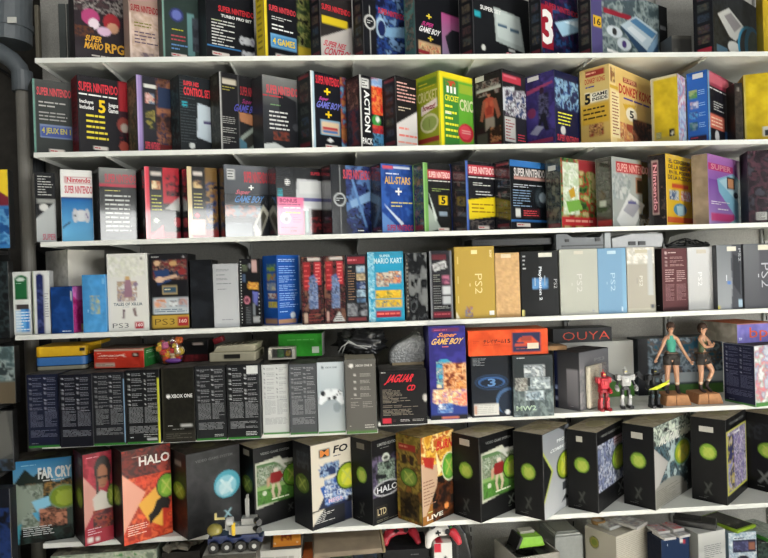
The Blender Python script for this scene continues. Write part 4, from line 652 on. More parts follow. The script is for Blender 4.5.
B4(None, 627, 655, 247.5, 'cream box with scuffed upper edge and faded side strip',
  ('#a09b8e', [N(0, 0, 1, .25, ['#c0bcb0', '#c2beb0', '#e0dcd4', '#b4b0a4'], .03, 4), R(.74, .04, .94, .74, '#aeb0b0'), L(.34, .42, .4, .66, '#8a8a84', 1, 3), T('PS2', .44, .44, .56, .6, '#d6d4cc', 90, -.006), R(.0, .94, 1, 1, '#b0ac9c'), R(.84, .88, .95, .95, '#4a4c54')]), sticker=('f', .3, .04, .44, .05, '#b0a890'), dep=.22)
B4(655.5, 662.5, 687.5, 248.5, 'brown box covered in white pictograms with black side',
  ('#58383a', [L(.24, .05, .86, .09, '#c8b4b0', 1, 3, .95), E(.14, .07, .05, 0, '#c8b4b0')]+[R(.12, v, .19, v+.02, '#c8b4b0') for v in (.14, .2, .26)]+[L(.3, v-.01, .9, v+.03, '#a88a88', 2, int(v*100)) for v in (.14, .2, .26)]+[L(.1, .33, .5, .54, '#b49a98', 6, 4), L(.56, .35, .94, .54, '#b49a98', 6, 5), L(.1, .57, .46, .84, '#957476', 14, 6, .95), L(.54, .57, .93, .84, '#957476', 14, 7, .95), R(.0, .94, 1, 1, '#3a2426')]),
  ('#151214', [L(.2, .9, .8, .93, '#8a8a8a', 1, 3)]), th=14, w1max=.2, dep=.18)
B4(None, 688, 713, 247.5, 'bright white box face beside the brown pictogram box',
  ('#d2d2d0', [G(0, 0, 1, 1, '#c2c2c2', '#b6b6b4'), T('PS2', .4, .4, .56, .62, '#e2e2e0', 90, -.006), R(.0, .72, 1, .725, '#b8b8b8')]), sticker=('f', .36, .04, .38, .06, '#b8b0a0'), dep=.2, Yc=.06)
B4(None, 717, 742, 245, 'silver to black box with wavy dividing edge and paper tag',
  ('#2c2e32', [G(0, 0, .62, 1, '#6a6e72', '#888c90'), P([(.62, 0), (.56, .3), (.62, .6), (.54, 1), (1, 1), (1, 0)], '#3a3c42'), P([(.66, .14), (.92, .2), (.94, .8), (.62, .6)], '#202228'), L(.36, .42, .42, .66, '#d0d4d8', 1, 3, .95), R(.4, .56, .54, .62, '#4a70b0'), T('PS2', .88, .06, .97, .26, '#b8bcc0', 90, -.006), R(.0, .95, .1, 1, '#b8b048'), R(.85, .86, 1, .97, '#9ab0c0')]), sticker=('f', .42, .03, .36, .07, '#d0ccbc'), dep=.22)  # silver fade meets a dark field along a wavy edge
B4(None, 744, 772, 244, 'slate grey box with large upright lettering at the shelf end',
  ('#4a4a50', [G(0, 0, .55, 1, '#5e6064', '#48494e'), T('PS2', .62, .3, .92, .68, '#a8aab0', 90, -.006), L(.5, .44, .56, .58, '#c0c2c8', 1, 3, .95)]), sticker=('f', .52, .02, .46, .08, '#d0ccb8'), dep=.22)

# consoles lying on the PS2 boxes
def console(xl, xr, yt, yb, zb, Y, col, label, parts=True, depth=.26, name='game_console'):
    a, b = at_depth(xl, yb, Y), at_depth(xr, yb, Y); w = b[0]-a[0]; h = at_depth((xl+xr)/2, yt, Y)[2]-zb
    r = empty(name, ((a[0]+b[0])/2, Y, zb)); tag(r, label, 'console', 'loose consoles lying on the boxes')
    return r, w, h
z4 = max(float(at_depth(540, 251.5, .02)[2]), float(at_depth(610, 248.5, .02)[2]))
r, w, h = console(472, 554, 236, 249, float(at_depth(475, 247, .02)[2])+.0, .06, '', 'black slab console lying across gold, tan and black boxes')
r.location.z = float(at_depth(475, 247, .02)[2])+.001
MB().box((0, .11, .021), (w, .2, .04), bev=.006).build('shell', mat('#1b1c1e', .4), r)
MB().box((0, .009, .022), (w*.9, .004, .005)).build('front_seam', mat('#0a0a0a', .4), r)
zc = float(at_depth(580, 249.5, .02)[2])
r, w, h = console(556, 611, 233, 248, zc+.002, .03, '', 'charcoal console with chunky silver end block on pale boxes')
MB().prism([(-w/2, 0), (w/2, 0), (w/2, h), (w*.36, h), (w*.3, h*.72), (-w*.2, h*.78), (-w*.3, h), (-w/2, h)], 0, .2, bev=.003).build('shell', mat('#474b4e', .35), r)
MB().box((w*.43, -.004, h*.5), (w*.12, .01, h*.98), bev=.003).build('end_block', mat('#7a7e81', .35), r)
MB().box((w*.26, -.002, h*.56), (w*.09, .006, h*.2)).build('port', mat('#0d0d0d', .5), r)
MB().box((-w*.3, -.002, h*.55), (w*.07, .006, h*.18)).build('port', mat('#0d0d0d', .5), r)
MB().box((0, -.002, h*.22), (w*.8, .006, h*.06)).build('front_seam', mat('#1a1b1c', .5), r)
zc = float(at_depth(626, 248.5, .02)[2])
r, w, h = console(612, 664, 233, 247.5, zc+.003, .03, '', 'silver grey console with paired controller ports on cream box')
MB().prism([(-w/2, 0), (w*.46, 0), (w/2, h*.5), (w*.48, h*.95), (-w*.1, h), (-w/2, h*.7)], 0, .22, bev=.004).build('shell', mat('#87898b', .35), r)
for i in range(2): MB().box((-w*.12+i*w*.19, -.003, h*.3), (w*.13, .008, h*.26), bev=.001).build('port', mat('#26272a', .5), r)
MB().box((w*.3, .02, h*.99), (w*.2, .03, .003)).build('label_plate', mat('#c8c8c4', .4), r)
# cable tangle
zt = float(at_depth(690, 247.5, .02)[2])
rd = random.Random(4); pts = []
for i in range(46):
    px = 664+46*rd.random(); p = at_depth(px, 245, .06+.12*rd.random()); pts.append((p[0], p[1], zt+.008+.045*rd.random()**1.5*(1-abs(px-690)/40)))
p0 = Vector((float(at_depth(690, 246, .1)[0]), .1, zt))
sm = []
for i in range(1, len(pts)-2):
    A, Bp, C_, D_ = [Vector(q) for q in pts[i-1:i+3]]
    for t in (0, .25, .5, .75):
        sm.append(.5*((2*Bp)+(C_-A)*t+(2*A-5*Bp+4*C_-D_)*t*t+(3*Bp-A-3*C_+D_)*t**3))
sm = [Vector((v.x, max(v.y, .03), max(v.z, zt+.006))) for v in sm]
o = MB().tube([v-p0 for v in sm], .0042, n=6).build('cable_tangle', mat('#0f0f10', .45), loc=p0, smooth=True)
tag(o, 'tangled black cable lying on the brown and white boxes', 'cable')

# ------------------------------------------------------------------ ROW 5
g5 = 'dark list boxes along the fifth shelf'
def lists(base, tc, dim, seed, bottom=None, split=.52, extra=()):
    ops = []
    for j, (a, b) in enumerate(((.08, split-.02), (split+.03, .95))):
        v = .04
        for k in range(9):
            n = 1+(k+seed+j) % 3
            ops.append(R(a, v+.005, a+.05, v+.022, tc)); ops.append(L(a+.1, v, b, v+.022*n, dim, n, seed+k+j*5)); v += .022*n+.024
            if v > .46: break
        ops.append(L(a, .5, b, .72, dim, 14, seed+j+31, .97))
        ops.append(R(a, .5, b, .72, base))
    ops.append(L(.08, .76, .95, .86, dim, 6, seed+41, .9))
    if bottom: ops.append(R(0, .975, 1, 1, bottom))
    return (base, ops+list(extra))
def B5(xl, xm, xr, yt, yb, label, front, side=None, **k):
    k.setdefault('th', 0); k.setdefault('dep', .3)
    if xm < 378: k.setdefault('zb', TOPZ[4]+LOW+.0006)
    k.setdefault('top', ('#4a4844', [N(0, 0, 1, 1, ['#4a4844', '#55534e', '#3c3a36'], .05, 3)])); k.setdefault('grp', g5)
    return B(4, xl, xm, xr, yt, label, front, side, yb=yb, **k)
GRN = '#2c6a2a'
b1 = B5(None, 27.5, 59, 375, 448.5, 'navy list box at the shelf end under the yellow shell', lists('#14182a', '#9a9ca8', '#5c6070', 1, GRN, extra=[L(.1, .93, .5, .96, '#5a5c66', 1, 2)]))
b2 = B5(None, 59.5, 92.5, 375, 448.5, 'near black list box second from the dark shelf end', lists('#101119', '#a0a2a8', '#686a72', 4, None))
b3 = B5(None, 93, 125, 373, 447, 'black list box with bluish bright edge below the red green box', lists('#18191d', '#a8aaac', '#707274', 7, GRN, extra=[R(.97, .1, 1, .97, '#8ab0d0')]))
b4 = B5(None, 126, 160, 370.5, 445.5, 'black list box with yellow lime edge strip', lists('#121315', '#b8bab8', '#808284', 10, GRN, extra=[R(.95, .12, 1, 1, '#b8b83a'), R(.6, .93, .9, .96, '#a8aaac'), L(.1, .9, .3, .93, '#a8aaac', 1, 2), L(.5, .87, .92, .92, '#909290', 2, 3)]))
b5 = B5(None, 162, 194.5, 368.5, 444, 'plain black box with one white line of lettering at mid height',
  ('#15140f', [N(0, 0, 1, 1, ['#14130f', '#1b1a14', '#15140f'], .04, 5), R(0, 0, .03, 1, '#2e2c22'), E(.2, .38, .06, 0, '#d8d8d4'), T('XBOX ONE', .29, .352, .95, .402, '#e0e0dc', bold=.012), L(.16, .77, .45, .79, '#c8c8c4', 1, 3, .95), R(.56, .765, .92, .795, '#a8a8a4'), L(.3, .82, .7, .835, '#9a9a96', 1, 4), R(.04, .86, 1, .98, '#24221c'), L(.1, .88, .95, .96, '#4a4840', 3, 5)]))
b6 = B5(None, 195.5, 226, 366.5, 441, 'charcoal list box beside the plain black box with white lettering', lists('#1d1e20', '#a8aaac', '#7c7e80', 13, GRN, extra=[L(.6, .92, .95, .96, '#b0b2b0', 2, 2)]))
b7 = B5(None, 227, 260, 365, 440.5, 'black list box with white square sticker in its upper corner', lists('#161719', '#c0c2c2', '#86888a', 16, GRN, extra=[L(.55, .9, .92, .96, '#b8bab8', 3, 2), R(.96, .0, 1, 1, '#2a2c2e')]), sticker=('f', .62, .02, .34, .11, '#c4c6c2'))
b8 = B5(None, 262.3, 289, 365, 435, 'white list box with grey small print panels', lists('#b8bab8', '#55585a', '#8e9092', 19, '#4a7a44'))
b9 = B5(None, 289.5, 317, 364.5, 435, 'mid grey list box wedged beside the white one', lists('#46484b', '#b0b2b4', '#8a8c8e', 22, '#3a6a34'))
PADW = [E(.3, .44, .2, .05, '#1a1b1c'), E(.72, .44, .2, .05, '#1a1b1c'), P([(.1, .43), (.3, .38), (.7, .38), (.92, .43), (.98, .58), (.88, .61), (.68, .53), (.34, .53), (.12, .6), (.03, .57)], '#d4d8da'), E(.2, .44, .09, 0, '#222428'), E(.62, .5, .08, 0, '#222428'), E(.42, .51, .06, 0, '#44464a'), E(.78, .42, .035, 0, '#333'), E(.84, .45, .035, 0, '#444'), E(.72, .46, .035, 0, '#333'), E(.5, .4, .045, 0, '#aab0b4')]
b10 = B5(None, 317.5, 345, 362.5, 434, 'pale silver box with large white gamepad picture',
  ('#a8b0b4', [G(0, 0, 1, .5, '#b4bcc0', '#9aa4aa'), G(0, .5, 1, 1, '#8a9499', '#aab0b2'), T('XBOX ONE', .3, .06, .74, .085, '#6a7074'), E(.2, .07, .05, 0, '#5a6064')]+PADW+[E(.7, .64, .14, .07, '#7a8488'), R(0, .97, 1, 1, '#4a7a40')]))
b11 = B5(None, 345.5, 376.5, 359.5, 436, 'warm grey box with round white mark and lettering near its top',
  ('#55534f', [E(.2, .085, .07, 0, '#d0ccc6'), T('XBOX ONE X', .34, .07, .9, .1, '#b8b4ae')]+[R(.28, v, .35, v+.025, '#b0aca6') for v in (.2, .29, .38, .47)]+[L(.48, v-.01, .84, v+.04, '#96928c', 3, int(v*100)) for v in (.2, .29, .38, .47)]+[L(.16, .52, .86, .54, '#96928c', 1, 3), L(.16, .57, .46, .66, '#8a8680', 4, 4), L(.55, .57, .9, .66, '#8a8680', 4, 5), L(.1, .89, .2, .91, '#b0aca6', 1, 3), L(.6, .88, .94, .94, '#b0aca6', 2, 7), R(0, .965, 1, 1, '#4a7038')]), top=('#8a8474', []))
bj = B5(None, 380, 427, 371, 427.5, 'black box with slashed red lettering beneath the bubble wrap',
  ('#131214', [T('JAGUAR', .08, .07, .78, .26, '#c02a34', slant=.25, bold=.03), T('CD', .56, .27, .78, .38, '#c02a34', slant=.25, bold=.03), L(.03, .02, .24, .05, '#c8c8c4', 1, 2, .95), L(.05, .34, .5, .5, '#7a7266', 7, 3), L(.05, .5, .7, .6, '#7a7266', 4, 4), L(.05, .63, .85, .69, '#6a6258', 2, 5), L(.05, .71, .75, .83, '#7a7266', 5, 6), R(.04, .88, .22, .97, '#b02a38'), L(.26, .9, .34, .95, '#4a2a2e', 2, 2), L(.42, .9, .64, .95, '#a8a8a4', 2, 7), L(.68, .9, .95, .95, '#8a8a86', 2, 8), E(.97, .52, .05, .07, '#b8b4ac')]), dep=.24, grp='boxes and packs along the fifth shelf')
g5b = 'boxes and packs along the fifth shelf'
B5(None, 429.5, 466.5, 326.5, 420.5, 'tall purple box with jungle cartoon art and handheld lettering',
  ('#2d2a70', [N(0, 0, 1, 1, ['#2a2768', '#322f7c', '#2a2768'], .1, 4), R(.1, .02, .84, .06, '#5a2a50'), L(.15, .03, .8, .055, '#a85070', 1, 2, .95), T('Super', .2, .07, .8, .13, '#d88a3c', slant=.2, bold=.02), T('GAME BOY', .04, .13, .96, .195, '#d8b058', slant=.1, bold=.02), L(.36, .21, .7, .235, '#d86a48', 1, 3), E(.4, .44, .22, .09, '#3a90b0'), N(.18, .38, .6, .66, ['#3a90b0', '#2d2a70', '#8ab0a0', '#2a6a98', '#d8c8a0'], .03, 5), N(.36, .4, 1, .7, ['#b06a38', '#d89858', '#8a4428', '#e0b888', '#c07a48', '#6a3020'], .035, 6), N(.06, .68, 1, .86, ['#d8b070', '#e8d8b8', '#c88a58', '#8a5a98', '#e0c090', '#d86a58'], .03, 7), P([(0, .8), (.2, .84), (.5, .82), (1, .88), (1, .96), (0, .96)], '#26357a'), N(.2, .83, .6, .93, ['#2a4a90', '#6a90c0', '#26357a', '#c8d0d8'], .02, 8), R(.3, .965, .76, .995, '#a8604c'), R(.0, .95, 1, .96, '#1a1c2a'), R(.0, .96, .3, 1, '#15151a'), R(.76, .96, 1, 1, '#15151a')]), dep=.22, grp=g5b, top=None)
bh = B5(None, 471.5, 512, 356.5, 418, 'dark blue black box with glowing 3 ring emblem, white label',
  ('#11151c', [G(0, 0, 1, 1, '#10141a', '#141a24'), L(.04, .03, .4, .16, '#7a7e82', 6, 3), E(.5, .43, .42, .13, '#1f3450'), E(.5, .43, .38, .11, '#141c28'), E(.5, .43, .34, .09, '#33588a'), E(.5, .44, .29, .07, '#141c2a'), T('3', .4, .37, .6, .5, '#5a80b0'), E(.92, .75, .32, .22, '#3c5a80'), E(.98, .78, .32, .21, '#152030'), R(.04, .78, .66, .97, '#c4c2bc'), L(.1, .8, .62, .95, '#a8a8a4', 5, 5), R(.06, .8, .12, .95, '#b07a60'), E(.88, .93, .06, 0, '#d0d4d8')]), dep=.2, grp=g5b, top=None)
bm = B5(None, 513, 553.5, 356, 417.5, 'smoky grey box with four war photos',
  ('#22282a', [N(0, .5, 1, 1, ['#2c3436', '#5c686a', '#3c4648', '#6e7a7a', '#4a5456'], .06, 6), L(.1, .02, .5, .06, '#b0b4b4', 1, 3), R(.28, .16, .8, .35, '#9aa2a4'), N(.29, .165, .79, .345, ['#5a6266', '#a8b0b4', '#3a4246', '#c0c4c4'], .025, 7), R(.04, .36, .36, .58, '#8a9090'), N(.05, .365, .35, .575, ['#6a6660', '#a8a8a0', '#3a3c3c', '#8a8a84'], .025, 8), R(.42, .36, .92, .55, '#a0a8aa'), N(.43, .365, .91, .545, ['#4a5458', '#9aa4a8', '#6a7478', '#c0c8c8'], .025, 9), R(.3, .58, .76, .74, '#98a0a4'), N(.31, .585, .75, .735, ['#5a6870', '#9aaab4', '#3a444a', '#b8c4c8'], .025, 10), T('MW2', .06, .82, .56, .9, '#9ab09a', bold=.02)]), dep=.2, grp=g5b, top=None)
zo = max(bh.z, bm.z)+.001
B(4, None, 468, 548, 331, 'long orange box with Japanese lettering and photo, topmost of three',
  ('#c84a22', [N(0, 0, 1, 1, ['#c84a22', '#cc5026', '#c24620'], .1, 5), T('テレビゲーム', .19, .36, .45, .52, '#2a1a18', bold=.03), T('15', .46, .36, .53, .52, '#2a1a18', bold=.02), L(.06, .4, .14, .52, '#a83a1c', 2, 3), L(.19, .56, .42, .61, '#7a2a18', 1, 4), R(.55, .12, .91, .9, '#262a48'), P([(.6, .55), (.66, .3), (.8, .28), (.88, .52), (.9, .62), (.58, .64)], '#c04a2a'), R(.66, .3, .8, .48, '#8a3a2c'), R(.58, .66, .88, .7, '#b04a30'), R(.6, .5, .7, .56, '#2a2c4a'), L(.6, .74, .88, .82, '#8a4a40', 1, 6)]), right=('#8a5a34', [N(0, 0, 1, 1, ['#8a5a34', '#a06a40', '#6a4428'], .04, 3)]), zb=zo, Yc=bh.Yc-.005, th=-2, dep=.19, grp=g5b, top=('#b8603c', []), sticker=('f', .74, .55, .14, .22, '#c8bca4'))
# PS3 box and boxes behind
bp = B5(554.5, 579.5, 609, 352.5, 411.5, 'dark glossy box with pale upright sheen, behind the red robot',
  ('#4c4c4e', [G(0, 0, 1, 1, '#55565a', '#8a878a'), T('PS3', .5, .14, .86, .2, '#7a7a7c'), L(.4, .22, .8, .25, '#6a6a6c', 1, 3), N(.0, .3, 1, 1, ['#6a6a6c', '#7a787a', '#6a6a6c', '#827e80'], .1, 5)]),  # grey fades paint the glossy sheen into both faces
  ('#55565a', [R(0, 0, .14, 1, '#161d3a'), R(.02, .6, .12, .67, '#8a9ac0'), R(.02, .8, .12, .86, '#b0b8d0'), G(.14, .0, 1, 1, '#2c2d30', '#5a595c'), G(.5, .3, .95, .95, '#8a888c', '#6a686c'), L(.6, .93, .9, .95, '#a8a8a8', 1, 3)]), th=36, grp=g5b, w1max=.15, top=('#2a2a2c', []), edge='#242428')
BK = .37
za = TOPZ[4]+.001
wb = B(4, None, 560, 634, 343, 'plain white box with green foot band behind robots', ('#b4b4ae', [G(0, 0, 1, 1, '#b8b8b2', '#aeaea8'), R(0, .72, 1, 1, '#4a7a34')]), Yc=.33, th=0, dep=.13, grp=g5b, zb=za)
B(4, None, 638, 723, 339, 'grey blue photo box with white strip behind the figurines', ('#3a4248', [N(0, 0, 1, .62, ['#2c343a', '#5a6a74', '#8a98a4', '#3a4a58', '#6a5a50', '#2a5a70'], .07, 5), R(0, 0, .12, 1, '#15161a'), R(.12, .62, 1, .8, '#a8b0b4'), R(.12, .83, 1, 1, '#4a7038')]), Yc=.33, th=0, dep=.13, grp=g5b, zb=za)
B(4, None, 553, 612, 329, 'flat black box with thin orange capital letters lying on others', ('#121214', [T('OUYA', .16, .26, .96, .84, '#e24a30', bold=-.015)]), Yc=.31, th=0, dep=.15, grp=g5b, zb=wb.z+.002)
r = B(4, None, 548, 567, 347, 'torn brown cardboard piece lying behind the orange box end', ('#8a6a48', []), zb=bp.z+.003, Yc=.12, th=0, h=.022, dep=.1, grp=None, name='cardboard_scrap', cat='cardboard', finish='matt')
# right: tall navy box, flat box on top
tb = B5(724, 755, 790, 346, 407.5, 'tall dark navy list box with pale colourful front at the shelf end',
  ('#a8acb0', [N(0, 0, 1, 1, ['#b8bcc4', '#8a98b0', '#c87a80', '#a0b0a8', '#d8d8d8'], .05, 6), R(0, .93, 1, 1, '#4a7a40')]),
  lists('#1e2138', '#a0a4b4', '#5c6078', 29, '#4a7a40', extra=[L(.15, .93, .5, .95, '#8a90a8', 1, 2)]), th=15, grp=g5b, w1max=.25, w2=.3)
B(4, 684, 737, 775, 324, 'huge flat box with orange letters on lilac front, orange lid',
  ('#7a74b8', [N(0, 0, 1, 1, ['#7a74b8', '#827cc0', '#726cb0'], .1, 4), T('bp', .32, .2, .8, .92, '#d8603c', bold=.0), T('TP', .03, .72, .12, .86, '#c8d0e8'), R(0, 0, 1, .04, '#b86a48')]),
  ('#8a857c', [N(0, 0, 1, 1, ['#8a857c', '#948f86', '#807b72'], .1, 5)]), zb=tb.z+.002, Yc=.03, th=8, top=('#b0623c', []), grp=g5b, w1max=.44, edge='#8a857c')
# ------------------------------------------------------------------ ROW 6: tall boxes with green discs
g6 = 'tall boxes with round discs on the lowest white shelf'
def disc(u, v, ru, rv=None, a='#6f9030', b='#98a648', ring='#16180f', x='#a2ac50'):
    r2 = rv if rv else None
    k = [E(u, v, ru, rv, ring), E(u, v, ru*.9, rv*.9 if rv else 0, '#5a7a24'), E(u, v, ru*.84, rv*.84 if rv else 0, a), E(u+ru*.06, v+(rv or ru*.6)*.1, ru*.62, rv*.62 if rv else 0, b)]
    q = rv or ru*.62
    k += [P([(u-ru*.5, v-q*.5), (u-ru*.38, v-q*.56), (u+ru*.5, v+q*.5), (u+ru*.4, v+q*.56)], x), P([(u+ru*.38, v-q*.56), (u+ru*.5, v-q*.48), (u-ru*.4, v+q*.56), (u-ru*.52, v+q*.46)], x)]
    return k
def xlogo(u, v, s, c='#4a4c4a'):
    return [P([(u-s, v-s*.62), (u-s*.4, v-s*.5), (u+s, v+s*.62), (u+s*.4, v+s*.5)], c), P([(u+s*.6, v-s*.7), (u+s, v-s*.62), (u-s*.6, v+s*.6), (u-s, v+s*.5)], c), L(u-s, v+s*.75, u+s, v+s*.95, c, 1, 3, .98)]
def dside(seed, v=.46, base='#121213', tag_=True):
    return (base, disc(.5, v, .27, .105)+xlogo(.48, .84, .12, '#3c3e3a')+[L(.2, .955, .5, .965, '#6a6a68', 1, seed)])
VGS = lambda v=.1, c='#8a8c8a': [T('VIDEO GAME SYSTEM', .16, v, .86, v+.032, c)]
TAN_TOP = ('#a69c88', [N(0, 0, 1, 1, ['#a69c88', '#b0a692', '#968c78', '#b4aa96'], .06, 3), E(.5, .5, .2, .28, '#b2aa80'), E(.5, .5, .17, .24, '#a49c80')])  # mottled tan box top with a faint disc
DARKT = ('#4a463e', [N(0, 0, 1, 1, ['#4a463e', '#544f46', '#403c35'], .06, 4), E(.5, .5, .2, .28, '#5a583e')])
def B6(xl, xm, xr, yt, yb, label, front, side=None, **k):
    k.setdefault('th', 36); k.setdefault('top', TAN_TOP)
    return B(5, xl, xm, xr, yt, label, front, side, yb=yb, grp=g6, edge='#161616', **k)
WP = '#b8b4a8'
B6(None, 13.5, 73, 462, 546, 'box with mountain river painting under blocky white title',
  ('#3a4640', [G(0, 0, 1, .3, '#2a6a94', '#5a8aa4'), L(.14, .05, .6, .075, '#7aa0b8', 1, 2), P([(0, .28), (.2, .1), (.34, .2), (.5, .12), (.7, .3), (1, .24), (1, .5), (0, .4)], '#1a221e'), N(.2, .28, 1, .44, ['#22261e', '#4a3c24', '#8a6838', '#2a2e22'], .03, 5), N(0, .3, .5, .9, ['#6a7468', '#8a948a', '#4a5448', '#7a8478'], .04, 6), P([(.0, .24), (.42, .5), (0, .8)], '#7c867a'), P([(.3, .5), (.8, .42), (.86, .5), (.5, .6), (.7, .64), (.4, .66)], '#7ab0c8'), P([(.3, .64), (.5, .62), (.62, .8), (.5, .84)], '#4a90b0'), N(.42, .6, .9, .82, ['#141412', '#5a3a28', '#8a5a48', '#1a1c18', '#a87058'], .03, 7), N(.0, .82, 1, 1, ['#141614', '#22302c', '#101210'], .04, 8), P([(0, .8), (.12, .74), (.06, 1), (0, 1)], '#4a90a0'), T('FAR CRY', .42, .1, 1.0, .24, '#b8bab8', bold=.04), L(.5, .25, .9, .28, '#a8aaa8', 1, 4), L(.14, .8, .7, .92, '#b0b4b4', 5, 6)] + disc(.86, .48, .27, .15, '#6a7c24', '#8a9a34', '#6a7a60', '#8a9a3c')), th=14, dep=.17, top=DARKT)
B6(71, 83.5, 113, 455, 547, 'crimson box with long haired man in pale shirt',
  ('#8a1c2c', [N(0, .0, 1, .4, ['#8a1c2c', '#a0283a', '#7a1626'], .05, 4), L(.12, .035, .9, .06, '#b86a78', 1, 2), P([(0, .24), (.62, .5), (0, .82)], '#b88478'), E(.68, .2, .3, .16, '#1c1410'), E(.66, .27, .2, .13, '#8a5a40'), R(.48, .27, .84, .29, '#3a2418'), E(.56, .285, .05, .012, '#1a1410'), E(.76, .285, .05, .012, '#1a1410'), R(.58, .36, .74, .372, '#5a2c24'), P([(.42, .2), (.5, .16), (.52, .44), (.44, .5)], '#241812'), P([(.84, .16), (.92, .2), (.94, .46), (.86, .44)], '#241812'), P([(.3, .5), (.6, .42), (1, .5), (1, .66), (.5, .7), (.34, .62)], '#b4aea4'), N(.3, .64, 1, .84, ['#3a1418', '#6a2024', '#8a3a24', '#2a1014'], .03, 6), L(.1, .82, .6, .9, '#b8909a', 3, 5), R(.08, .92, .28, .975, '#c8c0bc'), R(.36, .93, .5, .975, '#b8b0ac')] + disc(1.0, .5, .2, .13, '#5a6a20', '#7a8a30')), ('#241214', [N(0, 0, 1, .4, ['#241214', '#5a1420', '#2a1216'], .05, 7)]+disc(.62, .5, .36, .12, '#6a7a24', '#8a983a')+[R(.6, .05, .95, .12, '#6a6458')]), th=36, top=DARKT)
B6(112, 122.5, 172, 452, 547, 'fiery orange box with leaping black soldier silhouette',
  ('#b83822', [N(0, 0, 1, 1, ['#b03020', '#c8482a', '#8a2418', '#d86038', '#a02c1c'], .07, 9), N(0, 0, 1, .3, ['#3a1814', '#6a2018', '#2a1210', '#8a2a1c'], .06, 10), L(.2, .07, .8, .1, '#8a6a60', 1, 2), P([(0, .24), (.46, .48), (0, .88)], '#d89a84'), P([(.3, .6), (.8, .4), (.8, .9), (.5, .8)], '#d8a040'), P([(.5, .74), (.6, .7), (.68, .6), (.82, .56), (.98, .62), (.94, .72), (.8, .7), (.72, .76), (.6, .8), (.54, .86)], '#14100e'), T('HALO', .34, .09, .98, .19, '#d0c8c0'), L(.08, .8, .5, .92, '#e0b8a8', 5, 4)] + disc(.9, .46, .22, .14, '#5a8a24', '#7aa034')), ('#1a1214', disc(.5, .5, .4, .12, '#5a6a20', '#7a8a30')), th=36, top=DARKT)
B6(168, 187, 241, 455, 540.5, 'plain charcoal box with one large pale blue disc',
  ('#2b2b2c', [N(0, 0, 1, 1, ['#2a2a2b', '#2e2e2f', '#282829'], .1, 4)]+VGS(.09, '#4a4c4c')+[E(.74, .46, .265, .178, '#1f2a2c'), E(.74, .46, .25, .168, '#4a9aac'), E(.72, .48, .2, .13, '#8ac0cc'), E(.7, .5, .12, .075, '#b8d8dc'), P([(.6, .4), (.64, .38), (.86, .56), (.82, .58)], '#c8e0e2'), P([(.84, .38), (.87, .41), (.64, .58), (.6, .55)], '#c8e0e2')]+xlogo(.74, .82, .08, '#9ac0c8')), ('#1c1514', [N(.0, .5, 1, 1, ['#1c1514', '#3a1c14', '#1a1412'], .05, 5)]+disc(.6, .46, .36, .11, '#6a7420', '#8a8c30')+[R(.4, .1, .75, .16, '#8a8478')]), th=38, top=DARKT)
FOOT = [P([(.04, .2), (.62, .16), (.94, .4), (.94, .72), (.04, .78)], '#b8b8a8'), G(.06, .22, .94, .55, '#4a6a44', '#7a9a5a'), R(.06, .55, .94, .745, '#3f6a28'), N(.06, .26, .94, .5, ['#4a5a44', '#a8b0a0', '#3a5a38', '#8a8a7a', '#5a6a50'], .02, 8), P([(.42, .2), (.94, .22), (.94, .26), (.7, .27), (.94, .4), (.94, .44), (.62, .26)], '#b8b8b0'), N(.06, .56, .94, .74, ['#3f6a28', '#4a7a30', '#365c24'], .02, 9), E(.52, .33, .06, .03, '#c8bcb0'), P([(.4, .36), (.62, .35), (.7, .42), (.6, .5), (.42, .5), (.34, .46)], '#7a2222'), P([(.3, .42), (.38, .4), (.36, .52), (.3, .54)], '#b08a70'), P([(.42, .5), (.5, .5), (.46, .6), (.5, .7), (.44, .7), (.4, .6)], '#b8a890'), P([(.52, .5), (.6, .5), (.64, .6), (.58, .7), (.54, .69), (.57, .6)], '#b8a890'), E(.24, .6, .05, .03, '#b8c0a8'), L(.4, .68, .84, .73, '#c8d0b8', 1, 5, .95)]
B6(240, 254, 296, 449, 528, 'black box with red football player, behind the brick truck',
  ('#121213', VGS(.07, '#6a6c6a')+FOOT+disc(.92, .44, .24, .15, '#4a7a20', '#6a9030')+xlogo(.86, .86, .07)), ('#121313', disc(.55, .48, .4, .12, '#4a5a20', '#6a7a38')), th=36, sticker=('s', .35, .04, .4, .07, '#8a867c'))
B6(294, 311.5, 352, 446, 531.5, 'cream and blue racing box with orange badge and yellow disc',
  ('#c4bcac', [P([(.0, .9), (.5, .45), (1, .3), (1, 1), (0, 1)], '#1a2038'), P([(.16, .3), (.5, .24), (.6, .34), (.3, .42)], '#3a5a8a'), N(.2, .24, .7, .4, ['#c4bcac', '#2a4a80', '#8aa0b8', '#1a2a50'], .03, 6), P([(.2, .52), (.9, .44), (1, .7), (.36, .76)], '#2a5090'), N(.3, .44, 1, .74, ['#24488a', '#8aa0c0', '#1c3468', '#c8d0d8', '#2a5090'], .04, 7), T('MEGA', .4, .68, .76, .73, '#c8a8b8'), R(.2, .07, .46, .17, '#1a1a1c'), T('M', .22, .08, .44, .16, '#c87a3a', bold=.03), T('FO', .54, .06, .94, .15, '#15151a', bold=.03, slant=.1), L(.55, .17, .9, .2, '#4a4a58', 1, 2), R(0, .78, .8, 1, '#16171c'), L(.06, .8, .56, .94, '#b8b8b4', 7, 5), P([(0, .8), (.3, .78), (0, .95)], '#c4bcac'), R(.88, .7, 1.0, .78, '#101014')]+disc(.9, .46, .3, .17, '#8a9a20', '#b8b838')), ('#191a1e', disc(.5, .48, .42, .12, '#4a5a20', '#6a7a34')+[N(.2, .1, .9, .3, ['#191a1e', '#3a3a40', '#22232a'], .03, 4)]), th=36)
